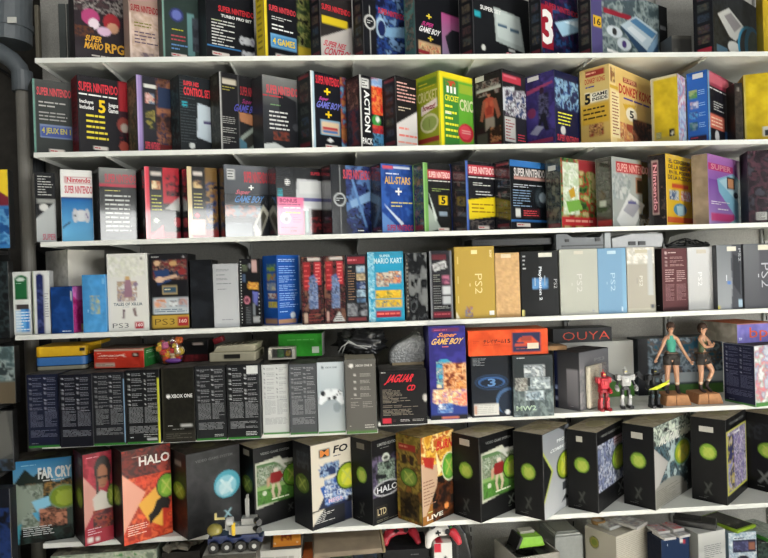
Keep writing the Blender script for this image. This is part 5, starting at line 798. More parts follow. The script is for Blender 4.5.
B6(351, 372.5, 400, 441.5, 526.5, 'black box with armoured soldier above an oval silver emblem',
  ('#131315', [T('LIMITED EDITION', .2, .045, .95, .08, '#8a8c8a'), L(.3, .1, .95, .12, '#6a6c6a', 1, 3), R(.02, .2, .98, .68, '#26262c'), N(.0, .2, 1, .68, ['#1c1a24', '#3a3448', '#5a5068', '#26242c'], .06, 6), E(.5, .23, .14, .05, '#b8bcb4'), E(.5, .235, .09, .025, '#3a4038'), N(.2, .27, .82, .56, ['#1a1e1c', '#4a5a50', '#8a9a8c', '#2a302c', '#6a7a6c'], .03, 7), P([(.1, .4), (.5, .44), (.5, .48), (.12, .47)], '#14161a'), E(.52, .6, .5, .095, '#a8a8ac'), E(.52, .6, .45, .078, '#17181c'), T('HALO', .14, .565, .9, .64, '#c8c8cc', bold=.02), R(.1, .8, .5, .92, '#3a3428'), R(.12, .81, .48, .91, '#15151a'), T('LTD', .14, .82, .46, .9, '#a89a78'), L(.1, .95, .95, .985, '#6a6658', 2, 5)]), dside(3, .43), th=40, sticker=('s', .3, .05, .36, .07, '#5a564c'))
B6(397, 421.5, 455, 438, 527, 'golden explosive artwork box with red title and white foot lettering',
  ('#8a5a24', [N(0, 0, 1, .7, ['#b07a24', '#d8b048', '#8a4a1c', '#e8d088', '#a05a20'], .06, 8), N(.3, .5, 1, 1, ['#1a1210', '#3a2014', '#5a3018', '#14100e'], .06, 9), P([(0, .3), (.5, .36), (.44, .6), (.1, .9), (0, .9)], '#b89a80'), L(.04, .5, .4, .8, '#8a6a58', 8, 5), P([(.04, .22), (.4, .27), (.34, .4), (.1, .34)], '#a02c24'), P([(.44, .2), (.6, .44), (.5, .5), (.46, .36)], '#e8d8a8'), T('EA SPORTS', .4, .045, .76, .085, '#c04028', bold=.02), T('BURN', .44, .09, .98, .2, '#b82c28', bold=.04, slant=.1), L(.16, .86, .4, .89, '#b8c080', 1, 2, .95), T('LIVE', .12, .91, .6, .96, '#d8d4c8'), E(.72, .87, .07, .035, '#d88a4a'), R(.84, .76, .98, .86, '#1a1a1a')]+disc(.84, .42, .24, .17, '#4a8a2c', '#6aa03c', '#c8c8b0')), ('#6a5a24', [N(0, 0, 1, 1, ['#6a5a24', '#8a7430', '#4a3c1c', '#7a5024'], .05, 10), R(.1, .1, .8, .18, '#8a2a24'), L(.14, .11, .76, .17, '#b86a58', 1, 2, .95), P([(.2, .24), (.4, .22), (.44, .32), (.26, .34)], '#2a1c14'), P([(.56, .22), (.74, .24), (.7, .34), (.56, .33)], '#2a1c14')]+disc(.5, .48, .36, .11, '#5a7a2c', '#7a8a40')+[N(.1, .66, .9, .96, ['#2a2014', '#4a3a1c', '#1a140e'], .04, 11)]), th=40, top=('#a08a58', [N(0, 0, 1, 1, ['#a08a58', '#8a7448', '#b09a68'], .05, 3)]))
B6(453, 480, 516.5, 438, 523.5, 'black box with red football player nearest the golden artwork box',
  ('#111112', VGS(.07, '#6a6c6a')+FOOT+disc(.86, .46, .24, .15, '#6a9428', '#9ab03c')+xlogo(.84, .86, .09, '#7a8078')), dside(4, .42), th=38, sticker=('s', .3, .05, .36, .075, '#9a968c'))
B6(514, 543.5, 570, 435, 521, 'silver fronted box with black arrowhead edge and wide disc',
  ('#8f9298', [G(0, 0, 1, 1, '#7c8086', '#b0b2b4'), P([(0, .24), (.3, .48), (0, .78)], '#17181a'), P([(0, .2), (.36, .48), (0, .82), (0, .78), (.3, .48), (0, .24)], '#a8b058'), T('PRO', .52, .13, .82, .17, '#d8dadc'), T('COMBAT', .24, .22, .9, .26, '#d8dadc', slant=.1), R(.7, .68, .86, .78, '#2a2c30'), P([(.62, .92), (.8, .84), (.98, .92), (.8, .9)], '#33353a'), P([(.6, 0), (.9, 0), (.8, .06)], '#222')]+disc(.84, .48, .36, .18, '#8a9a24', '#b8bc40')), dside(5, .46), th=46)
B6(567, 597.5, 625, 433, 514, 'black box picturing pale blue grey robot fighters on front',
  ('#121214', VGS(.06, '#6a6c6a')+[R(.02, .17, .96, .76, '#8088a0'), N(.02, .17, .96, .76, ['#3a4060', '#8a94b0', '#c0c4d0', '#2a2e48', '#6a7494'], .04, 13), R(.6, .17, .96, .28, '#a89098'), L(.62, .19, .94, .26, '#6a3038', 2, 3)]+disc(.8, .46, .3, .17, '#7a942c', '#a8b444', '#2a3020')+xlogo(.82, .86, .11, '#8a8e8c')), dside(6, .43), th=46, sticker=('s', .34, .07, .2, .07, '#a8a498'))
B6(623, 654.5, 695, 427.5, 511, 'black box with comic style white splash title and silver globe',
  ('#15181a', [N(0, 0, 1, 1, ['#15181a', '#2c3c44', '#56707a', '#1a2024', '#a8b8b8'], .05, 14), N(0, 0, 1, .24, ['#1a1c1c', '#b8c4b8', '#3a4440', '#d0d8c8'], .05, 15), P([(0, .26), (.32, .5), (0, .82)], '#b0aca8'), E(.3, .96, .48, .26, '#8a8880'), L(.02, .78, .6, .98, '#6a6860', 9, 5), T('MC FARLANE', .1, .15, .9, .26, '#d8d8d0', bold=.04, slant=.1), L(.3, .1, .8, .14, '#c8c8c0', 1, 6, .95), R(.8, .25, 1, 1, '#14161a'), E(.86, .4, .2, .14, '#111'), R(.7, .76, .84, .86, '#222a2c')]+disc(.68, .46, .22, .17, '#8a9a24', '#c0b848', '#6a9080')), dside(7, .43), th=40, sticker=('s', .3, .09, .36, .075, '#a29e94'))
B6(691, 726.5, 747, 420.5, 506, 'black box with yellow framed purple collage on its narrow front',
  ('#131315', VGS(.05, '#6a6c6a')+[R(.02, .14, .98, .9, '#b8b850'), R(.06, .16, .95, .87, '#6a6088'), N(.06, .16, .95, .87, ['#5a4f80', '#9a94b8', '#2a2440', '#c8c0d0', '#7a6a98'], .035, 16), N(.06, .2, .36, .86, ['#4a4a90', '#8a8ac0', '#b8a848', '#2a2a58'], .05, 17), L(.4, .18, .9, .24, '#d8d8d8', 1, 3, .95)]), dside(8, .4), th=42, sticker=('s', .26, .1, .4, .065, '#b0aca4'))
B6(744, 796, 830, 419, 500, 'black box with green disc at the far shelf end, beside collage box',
  ('#131315', [E(.5, .4, .2, .14, '#3a4a20')]), ('#111112', disc(.5, .46, .24, .11)+xlogo(.4, .82, .14, '#5a5c5a')+[N(.0, .12, .8, .34, ['#111112', '#24262a', '#161718'], .05, 4)]), th=30, w1max=.42, w2=.2)
B6d = None

# ------------------------------------------------------------------ loose goods on the fifth shelf row
def tops(*bs): return max(b.z for b in bs)+.001
# three stacked console shells
def slab_shell(xl, xr, yb, yt, z, Y, col, name, label, lip=False, d=.24):
    a, b = at_depth(xl, yb, Y), at_depth(xr, yb, Y); w = b[0]-a[0]; h = at_depth(xl, yt, Y)[2]-z
    r = empty(name, ((a[0]+b[0])/2, Y, z), math.radians(4)); tag(r, label, 'console', 'stacked plastic console shells')
    m = mat(col, .4)
    MB().prism([(-w/2+.02, 0), (w/2-.02, 0), (w/2-.006, .006), (w/2, .02), (w/2, d), (-w/2, d), (-w/2, .02), (-w/2+.006, .006)], h*.02, h*.98, axis='z', bev=.004).build('shell', m, r, smooth=False)
    if lip:
        MB().prism([(-.02, 0), (w*.3, .012), (w*.3, .03), (-.02, .016)], d*.25, d*.9, axis='y', bev=.003).build('raised_lid', m, r, loc=(w/2-.02, 0, h*.7))
        MB().box((w*.42, -.002, h*.62), (.022, .006, .014)).build('latch', mat('#1a1a14', .5), r)
    return z+h
zA = tops(b1, b2)
zz = slab_shell(36.5, 86, 375, 366.8, zA, .05, '#8a8878', 'console_shell', 'beige plastic shell at the bottom of the blue and yellow stack')
zz = slab_shell(36, 86, 366.5, 357.8, zz+.001, .047, '#3f74b4', 'console_shell', 'blue plastic shell between the yellow and the beige shells')
zz = slab_shell(35.5, 86, 357.5, 347, zz+.001, .045, '#d0a41c', 'console_shell', 'yellow plastic shell with raised lid, topmost of the stack', lip=True)
bz = tops(b3, b4)
B(4, None, 94, 144, 349.5, 'red box with green end panel lying on dark list boxes',
  ('#b83424', [N(0, 0, 1, 1, ['#b83424', '#bc3828', '#b03020'], .1, 3), R(.0, 0, 1, .1, '#a08878'), L(.06, .18, .24, .26, '#d8a090', 1, 2, .95), T('SUPER FAMICOM', .06, .3, .56, .4, '#e0c0b0', slant=.2), P([(.5, .36), (.64, .24), (.6, .34), (.66, .44), (.58, .38)], '#e0c8b8'), L(.06, .46, .5, .52, '#d89880', 1, 4), R(.02, .74, .42, .94, '#c0a898'), L(.04, .77, .4, .92, '#8a7468', 2, 5), R(.76, .2, .9, .42, '#1a1614'), P([(.78, .3), (.83, .25), (.88, .32), (.83, .38)], '#b8b0a0'), L(.8, .84, .92, .92, '#8a2a1c', 1, 6)]), zb=bz, Yc=.02, th=-8, dep=.26, right=('#2c7a38', [N(0, 0, 1, 1, ['#2c7a38', '#347f40', '#287034'], .08, 4), L(.1, .12, .9, .3, '#a8c8a8', 2, 3), L(.2, .5, .8, .6, '#7aa880', 2, 4)]), top=('#6a5a50', []), grp=g5b)
# clear bag film
fm = bpy.data.materials.new('clear_film'); fm.use_nodes = True
nt = fm.node_tree; nt.nodes.remove(nt.nodes['Principled BSDF'])
tr = nt.nodes.new('ShaderNodeBsdfTransparent'); gl = nt.nodes.new('ShaderNodeBsdfGlossy'); gl.inputs['Roughness'].default_value = .18
mx = nt.nodes.new('ShaderNodeMixShader'); nz = nt.nodes.new('ShaderNodeTexNoise'); nz.inputs['Scale'].default_value = 22
mr = nt.nodes.new('ShaderNodeMapRange'); mr.inputs[1].default_value = .4; mr.inputs[2].default_value = .75; mr.inputs[3].default_value = .03; mr.inputs[4].default_value = .4
nt.links.new(nz.outputs['Fac'], mr.inputs[0]); nt.links.new(mr.outputs[0], mx.inputs[0])
nt.links.new(tr.outputs[0], mx.inputs[1]); nt.links.new(gl.outputs[0], mx.inputs[2]); nt.links.new(mx.outputs[0], nt.nodes['Material Output'].inputs['Surface'])
def lumpy(name, size, m, parent=None, loc=(0, 0, 0), seed=1, amp=.25, sub=24, flat=True, freq=3.):
    bm = bmesh.new(); bmesh.ops.create_uvsphere(bm, u_segments=sub, v_segments=sub*2//3, radius=1)
    for v in bm.verts:
        n = v.co.normalized()
        k = 1+amp*(float(vnoise(np.array([n.x*freq+n.z*freq*.7+9]), np.array([n.y*freq-n.z*freq*.6+9]), seed)[0])-.5)*2
        q = Vector((math.copysign(abs(n.x)**.7, n.x), math.copysign(abs(n.y)**.7, n.y), math.copysign(abs(n.z)**.75, n.z)))*k
        v.co = Vector((q.x*size[0]/2, q.y*size[1]/2, max(-.98, q.z)*size[2]/2+size[2]/2*.98))
    me = bpy.data.meshes.new(name); bm.to_mesh(me); bm.free(); me.materials.append(m)
    me.polygons.foreach_set('use_smooth', [True]*len(me.polygons))
    o = bpy.data.objects.new(name, me); COL.objects.link(o); o.location = loc
    if parent: o.parent = parent
    return o
# bag with toy flowers
bz5 = tops(b5)
p = at_depth(170, 366, .05)
r = empty('plush_bag', (p[0], .05, tops(b4, b5))); tag(r, 'clear bag of orange, red and yellow soft toys beside the red box', 'bag')
rd = random.Random(3)
cols = ['#c84a24', '#d89830', '#c83a34', '#d8b848', '#b85a80', '#e0c8a0', '#c86a28']
for i in range(44):
    c = cols[i % 7]; x = rd.uniform(-.052, .052); z = rd.uniform(.015, .115); rr = rd.uniform(.010, .018)
    lumpy('plush', (rr*2.2, rr*1.8, rr*2), mat(c, .9, noise=.2, scale=80), r, (x, rd.uniform(0, .05), z-rr), i, .5, 12)
MB().ball((.02, -.012, .018), (.04, .015, .012), 12).build('purple_tag', mat('#6a3a8a', .5), r, smooth=True)
lumpy('film', (.135, .1, .145), fm, r, (0, .025, -.004), 4, .15)
# dark box with red foot, small red pack
zb6 = tops(b5, b6)
B(4, None, 182, 208, 341, 'black box with dark red foot band beside the beige console', ('#121113', [R(.42, .12, .82, .22, '#b8a8a0'), R(0, .68, 1, 1, '#4a161a'), N(0, .68, 1, 1, ['#4a161a', '#5a1c20', '#3a1014'], .04, 4)]), zb=zb6, Yc=.1, th=0, dep=.15, grp=g5b)
# beige console
zb7 = tops(b6, b7)
a, b = at_depth(209, 364, .02), at_depth(256, 364, .02); w = b[0]-a[0]; h = at_depth(230, 345, .02)[2]-zb7
r = empty('game_console', ((a[0]+b[0])/2, .02, zb7), math.radians(-4)); tag(r, 'beige console with dark cartridge slot beside white list box', 'console', 'loose consoles lying on the boxes')
bg_ = mat('#a09a84', .5)
MB().box((0, .11, h*.28), (w, .22, h*.55), bev=.005).build('lower_shell', bg_, r)
MB().prism([(-w*.44, h*.55), (w*.46, h*.55), (w*.5, h), (-w*.36, h*.92)], .02, .2, bev=.004).build('upper_shell', bg_, r)
MB().box((w*.0, -.001, h*.32), (w*.34, .01, h*.24)).build('cartridge_slot', mat('#15130f', .5), r)
for i in range(5): MB().box((-w*.2+i*w*.12, .1, h*.99), (w*.06, .12, .004)).build('vent', mat('#6a6656', .6), r)
o = MB().box((0, 0, 0), (.05, .06, .03), bev=.004, ry=-.35).build('red_pack', mat('#8a2028', .4), loc=(float(at_depth(216, 340, .16)[0]), .185, float(at_depth(216, 340, .16)[2])-.005))
o.location.z = zb7+h+.012; o.location.x = float(at_depth(218, 342, .16)[0]); tag(o, 'small red pack tilted on the beige console edge', 'pack')
# little boxed figure and green box
zb8 = tops(b7, b8, b9)
r = empty('figure_box', (float(at_depth(282, 362, .03)[0]), .03, zb8)); tag(r, 'small white window box with green yellow figure inside', 'box', g5b)
wd = float(at_depth(296, 362, .03)[0]-at_depth(269, 362, .03)[0]); hh = float(at_depth(282, 348, .03)[2])-zb8
cm = mat('#a8a498', .5)
MB().box((0, .04, .003), (wd, .08, .006)).box((0, .04, hh-.002), (wd, .08, .004)).box((-wd/2+.008, .04, hh/2), (.016, .08, hh-.012)).box((wd/2-.008, .04, hh/2), (.016, .08, hh-.012)).box((0, .078, hh/2), (wd-.03, .004, hh-.012)).build('carton', cm, r)
MB().ball((-.01, .04, hh*.6), .02, 10).ball((-.01, .04, hh*.3), (.02, .016, .022), 10).build('figure', mat('#2c6a2a', .6), r, smooth=True)
MB().ball((.03, .04, hh*.45), (.016, .014, .018), 10).build('sidekick', mat('#c8a828', .6), r, smooth=True)
MB().box((0, .002, hh/2), (wd-.03, .0015, hh-.014)).build('window_film', fm, r)
B(4, None, 278.5, 322, 334.5, 'bright green box with white end panel and square sticker', ('#2f8a2a', [N(0, 0, 1, 1, ['#2f8a2a', '#35902f', '#2b8226'], .1, 3), L(.2, .2, .84, .34, '#58a850', 1, 4, .95)]), zb=zb8, Yc=.125, th=-4, dep=.16, right=('#b4b4b0', [L(.2, .1, .8, .8, '#8a8a88', 8, 3)]), top=('#2a6a26', []), grp=g5b, sticker=('f', .77, .58, .16, .28, '#b8c8b4'))
# bags
zb9 = max(b10.z, b11.z)+.001
bagm = mat('#1b1c1e', .28, noise=.3, scale=30, bump=.8)
r = empty('cable_bag', (float(at_depth(361, 355, .08)[0]), .11, zb9)); tag(r, 'shiny black bag of pale cables on silver and grey boxes', 'bag')
lumpy('bag', (.225, .15, .118), bagm, r, (.0, .03, -.002), 8, .6, 36, freq=5)
wm = mat('#b0b0ac', .4)
rd = random.Random(9)
for j in range(2):
    pts = [Vector((-.115+.02*j, -.05, .01)), Vector((-.095+.02*j, -.07, .045+.012*j)), Vector((-.06, -.074, .066+.008*j)), Vector((-.02, -.074, .05)), Vector((.03+.02*j, -.07, .03+.01*j))]
    sm = [pts[i].lerp(pts[i+1], t) for i in range(4) for t in (0, .5)]+[pts[-1]]
    MB().tube(sm, .003).build('cable', wm, r, smooth=True)
bw = bpy.data.materials.new('bubble_wrap'); bw.use_nodes = True
nt = bw.node_tree; b_ = nt.nodes['Principled BSDF']; b_.inputs['Base Color'].default_value = (.42, .43, .42, 1); b_.inputs['Roughness'].default_value = .25
tc = nt.nodes.new('ShaderNodeTexCoord'); vo = nt.nodes.new('ShaderNodeTexVoronoi'); vo.inputs['Scale'].default_value = 85
bp_ = nt.nodes.new('ShaderNodeBump'); bp_.inputs['Strength'].default_value = .9; bp_.inputs['Distance'].default_value = .006; bp_.invert = True
nt.links.new(tc.outputs['Object'], vo.inputs['Vector']); nt.links.new(vo.outputs['Distance'], bp_.inputs['Height']); nt.links.new(bp_.outputs['Normal'], b_.inputs['Normal'])
rp = nt.nodes.new('ShaderNodeValToRGB'); rp.color_ramp.elements[0].color = (.36, .365, .36, 1); rp.color_ramp.elements[1].color = (.26, .265, .265, 1); rp.color_ramp.elements[1].position = .7
nt.links.new(vo.outputs['Distance'], rp.inputs[0]); nt.links.new(rp.outputs[0], b_.inputs['Base Color'])
r = empty('bubble_wrap_pack', (float(at_depth(408.5, 370, .06)[0]), .08, bj.z+.001)); tag(r, 'slanted bubble wrapped pack lying on the red lettered box', 'pack')
MB().prism([(-.092, .012), (-.08, .0), (.075, .0), (.09, .03), (.092, .10), (.08, .15), (.05, .16), (.0, .13), (-.06, .1), (-.088, .06)], 0, .14, bev=.014).build('wrap', bw, r, smooth=True)
MB().box((.0, .06, .006), (.16, .14, .012)).build('flap', mat('#8a7c62', .5), r)
# ------------------------------------------------------------------ figurines and robots on the fifth shelf
zs = TOPZ[4]+.0008
SKIN = '#b88a6c'
def skin_chain(name, joints, edges, m, parent, sub=2, root=0):
    me = bpy.data.meshes.new(name); me.from_pydata([j[0] for j in joints], edges, []); me.update()
    o = bpy.data.objects.new(name, me); COL.objects.link(o)
    if parent: o.parent = parent
    md = o.modifiers.new('skin', 'SKIN'); md.use_smooth_shade = True
    for i, j in enumerate(joints):
        r = j[1]; me.skin_vertices[0].data[i].radius = r if hasattr(r, '__len__') else (r, r)
        me.skin_vertices[0].data[i].use_root = (i == root)
    s = o.modifiers.new('sub', 'SUBSURF'); s.levels = sub; s.render_levels = sub
    me.materials.append(m)
    dg = bpy.context.evaluated_depsgraph_get(); ev = o.evaluated_get(dg)
    nm = bpy.data.meshes.new_from_object(ev, depsgraph=dg); o.modifiers.clear(); o.data = nm
    nm.polygons.foreach_set('use_smooth', [True]*len(nm.polygons)); return o
def figurine(px, Y, yb, H, label, pose, top_c, hair_side, rz):
    x = float(at_depth(px, yb, Y)[0])
    r = empty('woman_figurine', (x, Y, zs), rz); tag(r, label, 'figurine', 'painted woman figurines on brick bases')
    bw_, bh, bd = .138, .055, .13
    bm_ = mat('#a87850', .8, noise=.16, scale=40, bump=.5)
    mb = MB().prism([(-bw_/2, 0), (bw_/2, 0), (bw_/2-.02, bh), (-bw_/2+.008, bh)], -.06, bd-.06, bev=.004).rotate(-rz); mb.build('brick_base', bm_, r)
    gm = mat('#6a4830', .9)
    MB().box((-.012, -.06, bh/2), (.003, .004, bh*.94)).rotate(-rz).build('brick_groove', gm, r)
    s = H/1.0; z0 = bh-.004
    def q(x_, y_, z_): return (x_*s, y_*s, z0+z_*s)
    sk = mat(SKIN, .5, noise=.04)
    if pose == 0:
        J = [(q(0, .02, .53), (.062*s, .05*s)), (q(0, .015, .62), (.05*s, .04*s)), (q(0, .015, .74), (.065*s, .045*s)), (q(0, .015, .81), (.05*s, .035*s)), (q(0, .01, .855), .022*s), (q(0, .005, .93), (.045*s, .052*s)), (q(0, .0, .965), (.04*s, .045*s)),
             (q(-.075, .015, .79), .03*s), (q(-.13, .0, .65), .024*s), (q(-.2, -.03, .53), .019*s), (q(-.225, -.05, .49), .017*s),
             (q(.075, .015, .79), .03*s), (q(.14, .0, .64), .024*s), (q(.21, -.04, .5), .019*s), (q(.235, -.06, .46), .017*s),
             (q(-.05, .02, .48), .055*s), (q(-.065, .0, .28), .038*s), (q(-.07, .02, .06), .024*s), (q(-.075, -.04, .015), (.022*s, .016*s)),
             (q(.05, .02, .48), .055*s), (q(.06, .0, .28), .038*s), (q(.07, .02, .06), .024*s), (q(.075, -.04, .015), (.022*s, .016*s))]
        hands = [(q(-.225, -.05, .49), (-.5, -.4, -.8)), (q(.235, -.06, .46), (.5, -.4, -.8))]
    else:
        J = [(q(0, .02, .53), (.06*s, .05*s)), (q(.005, .015, .62), (.05*s, .04*s)), (q(.01, .01, .74), (.062*s, .045*s)), (q(.01, .01, .81), (.048*s, .035*s)), (q(.012, .0, .855), .022*s), (q(.02, -.005, .93), (.045*s, .05*s)), (q(.02, -.005, .965), (.04*s, .045*s)),
             (q(-.06, .015, .79), .03*s), (q(-.05, -.07, .67), .024*s), (q(.06, -.11, .68), .02*s), (q(.1, -.1, .7), .017*s),
             (q(.08, .0, .79), .03*s), (q(.12, -.06, .68), .024*s), (q(.03, -.12, .7), .02*s), (q(-.01, -.12, .725), .017*s),
             (q(-.04, .02, .48), .055*s), (q(-.06, .0, .28), .038*s), (q(-.06, .02, .06), .024*s), (q(-.05, -.04, .015), (.022*s, .016*s)),
             (q(.055, .01, .48), .055*s), (q(.13, -.06, .31), .038*s), (q(.05, -.0, .1), .024*s), (q(.05, -.07, .02), (.022*s, .016*s))]
        hands = [(q(.1, -.1, .7), (.8, .2, .3)), (q(-.01, -.12, .725), (-.8, .1, .4))]
    Ed = [(0, 1), (1, 2), (2, 3), (3, 4), (4, 5), (5, 6), (3, 7), (7, 8), (8, 9), (9, 10), (3, 11), (11, 12), (12, 13), (13, 14), (0, 15), (15, 16), (16, 17), (17, 18), (0, 19), (19, 20), (20, 21), (21, 22)]
    skin_chain('body', J, Ed, sk, r)
    P_ = [Vector(j[0]) for j in J]
    # fingers
    for h0, d in hands:
        h0 = Vector(h0); d = Vector(d).normalized(); sd = d.cross(Vector((0, 1, .2))).normalized(); mb = MB()
        for k in range(4):
            a = h0+sd*(k-1.5)*.008*s; ln = (.04, .047, .045, .036)[k]*s
            mb.tube([a, a+d*ln*.55, a+d*ln+Vector((0, -.006*s, -.004*s))], [.006*s, .0055*s, .004*s])
        mb.tube([h0+sd*.012*s, h0+sd*.026*s+d*.016*s, h0+sd*.026*s+d*.03*s], [.006*s, .006*s, .0045*s])
        mb.build('fingers', sk, r, smooth=True)
    tm = mat(top_c, .55); dm = mat('#2b2622', .7); hm = mat('#3a2418', .7)
    Jt = [(tuple(P_[0]+Vector((0, 0, -.02*s))), (.074*s, .06*s)), (tuple(P_[0]+Vector((0, 0, .03*s))), (.07*s, .058*s)), (tuple(P_[1]), (.057*s, .047*s)), (tuple(P_[2]+Vector((0, -.004*s, .0))), (.073*s, .056*s)), (tuple(P_[3]+Vector((0, 0, .0*s))), (.06*s, .043*s)), (tuple(P_[3]+Vector((0, 0, .035*s))), (.05*s, .036*s))]
    skin_chain('tank_top', Jt, [(0, 1), (1, 2), (2, 3), (3, 4), (4, 5)], tm, r)
    mb = MB().ball(P_[0]+Vector((0, 0, .0)), (.098*s, .078*s, .07*s), 18)
    for a, b in ((15, 16), (19, 20)):
        A_ = P_[a]+Vector((0, 0, .05*s)); B_ = P_[a].lerp(P_[b], .36); mb.cyl(A_, B_, .066*s, .06*s, n=18)
    mb.build('shorts', dm, r, smooth=True)
    for k, f in ((17, 18), (21, 22)):
        a = P_[k-1].lerp(P_[k], .62)
        skin_chain('boot', [(tuple(a), .03*s), (tuple(P_[k]), .031*s), (tuple(P_[f]+Vector((0, .015*s, .004))), (.027*s, .022*s)), (tuple(P_[f]+Vector((0, -.025*s, .0))), (.022*s, .016*s))], [(0, 1), (1, 2), (2, 3)], mat('#2a1c16', .6), r)
        MB().cyl(a+Vector((0, 0, -.005*s)), a+Vector((0, 0, .016*s)), .033*s, n=12).build('sock', mat('#c8bca8', .8), r)
    hd = P_[5].lerp(P_[6], .5)
    cap = MB().ball(hd+Vector((0, .014*s, .014*s)), (.06*s, .06*s, .062*s), 16).ball(hd+Vector((0, .05*s, -.01*s)), (.05*s, .042*s, .075*s), 12)
    cap.build('hair', hm, r, smooth=True)
    fy = -.046*s
    MB().ball(hd+Vector((-.018*s, fy, .0)), (.008*s, .005*s, .005*s), 8).ball(hd+Vector((.018*s, fy, .0)), (.008*s, .005*s, .005*s), 8).build('eyes', mat('#1a1410', .4), r, smooth=True)
    MB().ball(hd+Vector((0, fy-.006*s, -.016*s)), (.007*s, .009*s, .014*s), 8).build('nose', sk, r, smooth=True)
    MB().ball(hd+Vector((0, fy+.002*s, -.036*s)), (.014*s, .005*s, .005*s), 8).build('mouth', mat('#8a4038', .5), r, smooth=True)
    MB().ball(hd+Vector((-.048*s, 0, -.01*s)), (.006*s, .012*s, .016*s), 8).ball(hd+Vector((.048*s, 0, -.01*s)), (.006*s, .012*s, .016*s), 8).build('ears', sk, r, smooth=True)
    MB().box(P_[0]+Vector((0, -.002*s, .05*s)), (.16*s, .13*s, .022*s), bev=.006*s).build('belt', mat('#4a3424', .5), r)
    return r
zb_, zt_ = at_depth(672, 397, .06)[2], at_depth(672, 325.5, .06)[2]
figurine(673, .1, 402, float(zt_-zb_)*1.0, 'woman figurine in teal top with arms lowered on brick base', 0, '#2f8a74', 1, math.radians(-12))
figurine(704.5, .1, 402, float(zt_-zb_)*.97, 'woman figurine in olive top with arms crossed on brick base', 1, '#4a5a3a', 1, math.radians(28))

def robot(px, yb, yt, Y, pal, label, cat, name, spread=.1, seed=1, rz=0, wings=False, blade=None, slim=1.):
    x = float(at_depth(px, yb, Y)[0]); H = float(at_depth(px, yt, Y)[2])-zs
    r = empty(name, (x, Y, zs), rz); tag(r, label, cat)
    A, Bc, Cc = [mat(c, .35, noise=.05) for c in pal]
    s = H
    for sx in (-1, 1):
        leg = MB().box((sx*.12*s, -.03*s, .035*s), (.13*s, .24*s, .07*s), bev=.012*s, rz=sx*.2).build('foot', Bc, r)
        MB().box((sx*.12*s, 0, .17*s), (.12*s, .14*s, .22*s), bev=.015*s, taper=.8).build('shin', A, r)
        MB().box((sx*.12*s, -.06*s, .285*s), (.09*s, .06*s, .08*s), bev=.012*s).build('knee', Cc, r)
        MB().box((sx*.1*s, 0, .37*s), (.09*s, .11*s, .18*s), bev=.012*s).build('thigh', Bc, r)
        MB().box((sx*(.2+spread*.3)*s, 0, .74*s), (.15*s, .16*s, .14*s), bev=.02*s).build('shoulder', A, r)
        MB().cyl((sx*(.2+spread*.3)*s, 0, .7*s), (sx*(.25+spread)*s, -.04*s, .55*s), .04*s, n=10).build('upper_arm', Bc, r)
        MB().box((sx*(.27+spread)*s, -.08*s, .49*s), (.09*s, .15*s, .11*s), bev=.015*s, rx=.4).build('forearm', A, r)
        mb = MB()
        for k in range(4): mb.box((sx*(.25+spread+.012*k)*s, -.17*s, (.45+.004*k)*s), (.009*s, .05*s, .02*s))
        mb.box((sx*(.24+spread)*s, -.14*s, .48*s), (.012*s, .04*s, .02*s)); mb.build('hand', Cc, r)
    MB().box((0, 0, .48*s), (.2*s, .14*s, .1*s), bev=.02*s).build('waist', Bc, r)
    MB().box((0, -.01*s, .66*s), (.28*s, .2*s, .26*s), bev=.03*s, taper=1.15).build('chest', A, r)
    MB().box((0, -.12*s, .68*s), (.12*s, .04*s, .1*s), bev=.012*s).build('chest_plate', Cc, r)
    MB().box((0, -.01*s, .87*s), (.11*s, .12*s, .12*s), bev=.02*s).build('head', A, r)
    MB().box((0, -.075*s, .88*s), (.08*s, .012*s, .02*s)).build('visor', mat('#c8b848', .3), r)
    MB().prism([(-.02*s, .92*s), (.02*s, .92*s), (.004*s, 1.0*s), (-.004*s, 1.0*s)], -.02*s, .0).build('crest', Cc, r)
    if wings:
        for sx in (-1, 1): MB().prism([(sx*.1*s, .7*s), (sx*.5*s, .86*s), (sx*.56*s, .78*s), (sx*.2*s, .6*s)], .09*s, .11*s).build('wing', Bc, r)
    if blade:
        MB().prism([(-.42*s, .48*s), (.2*s, .62*s), (.44*s, .68*s), (.3*s, .56*s), (-.1*s, .46*s)], -.2*s, -.185*s).build('blade', mat(blade, .35), r)
    r.scale = (slim, 1, 1)
    return r
# blister pack with red robot
_c, _s = math.cos(bp.th), math.sin(bp.th)
r = empty('blister_pack', (float(bp.P0[0]+_c*.13+_s*.026), float(bp.P0[1]+_s*.13-_c*.026), zs), bp.th); tag(r, 'pale plastic pack lined with white foam behind red robot', 'pack')
Hb = float(at_depth(590, 366, -.0)[2])-zs
MB().box((-.035, .012, Hb*.5), (.1, .02, Hb*.94), bev=.008).build('foam_tray', mat('#c8c0ac', .8, noise=.1, scale=70, bump=.6), r)
MB().box((.025, .02, Hb*.52), (.08, .008, Hb*.9), bev=.003).build('backing_card', mat('#b8b4a8', .6), r)
MB().box((0, -.002, Hb*.53), (.15, .003, Hb*.96), bev=.001).build('clear_front', fm, r)
robot(604, 412, 369, .014, ('#b01c2c', '#8a1420', '#c83a3c'), 'glossy red robot figure standing before the pale plastic pack', 'robot', 'robot_figure', spread=-.1, rz=.1, slim=.72)
robot(626, 410, 366, .05, ('#a8a8a6', '#2c2c2e', '#d0d0cc'), 'silver grey robot figure with dark spread wings and crest', 'robot', 'robot_figure', spread=.03, wings=True, rz=-.1, slim=.74)
robot(654.5, 409, 366, .035, ('#26282a', '#18191b', '#3a4a50'), 'black robot figure holding a long lime yellow blade', 'robot', 'robot_figure', spread=.03, blade='#c0c828', wings=True, rz=.2, slim=.72)
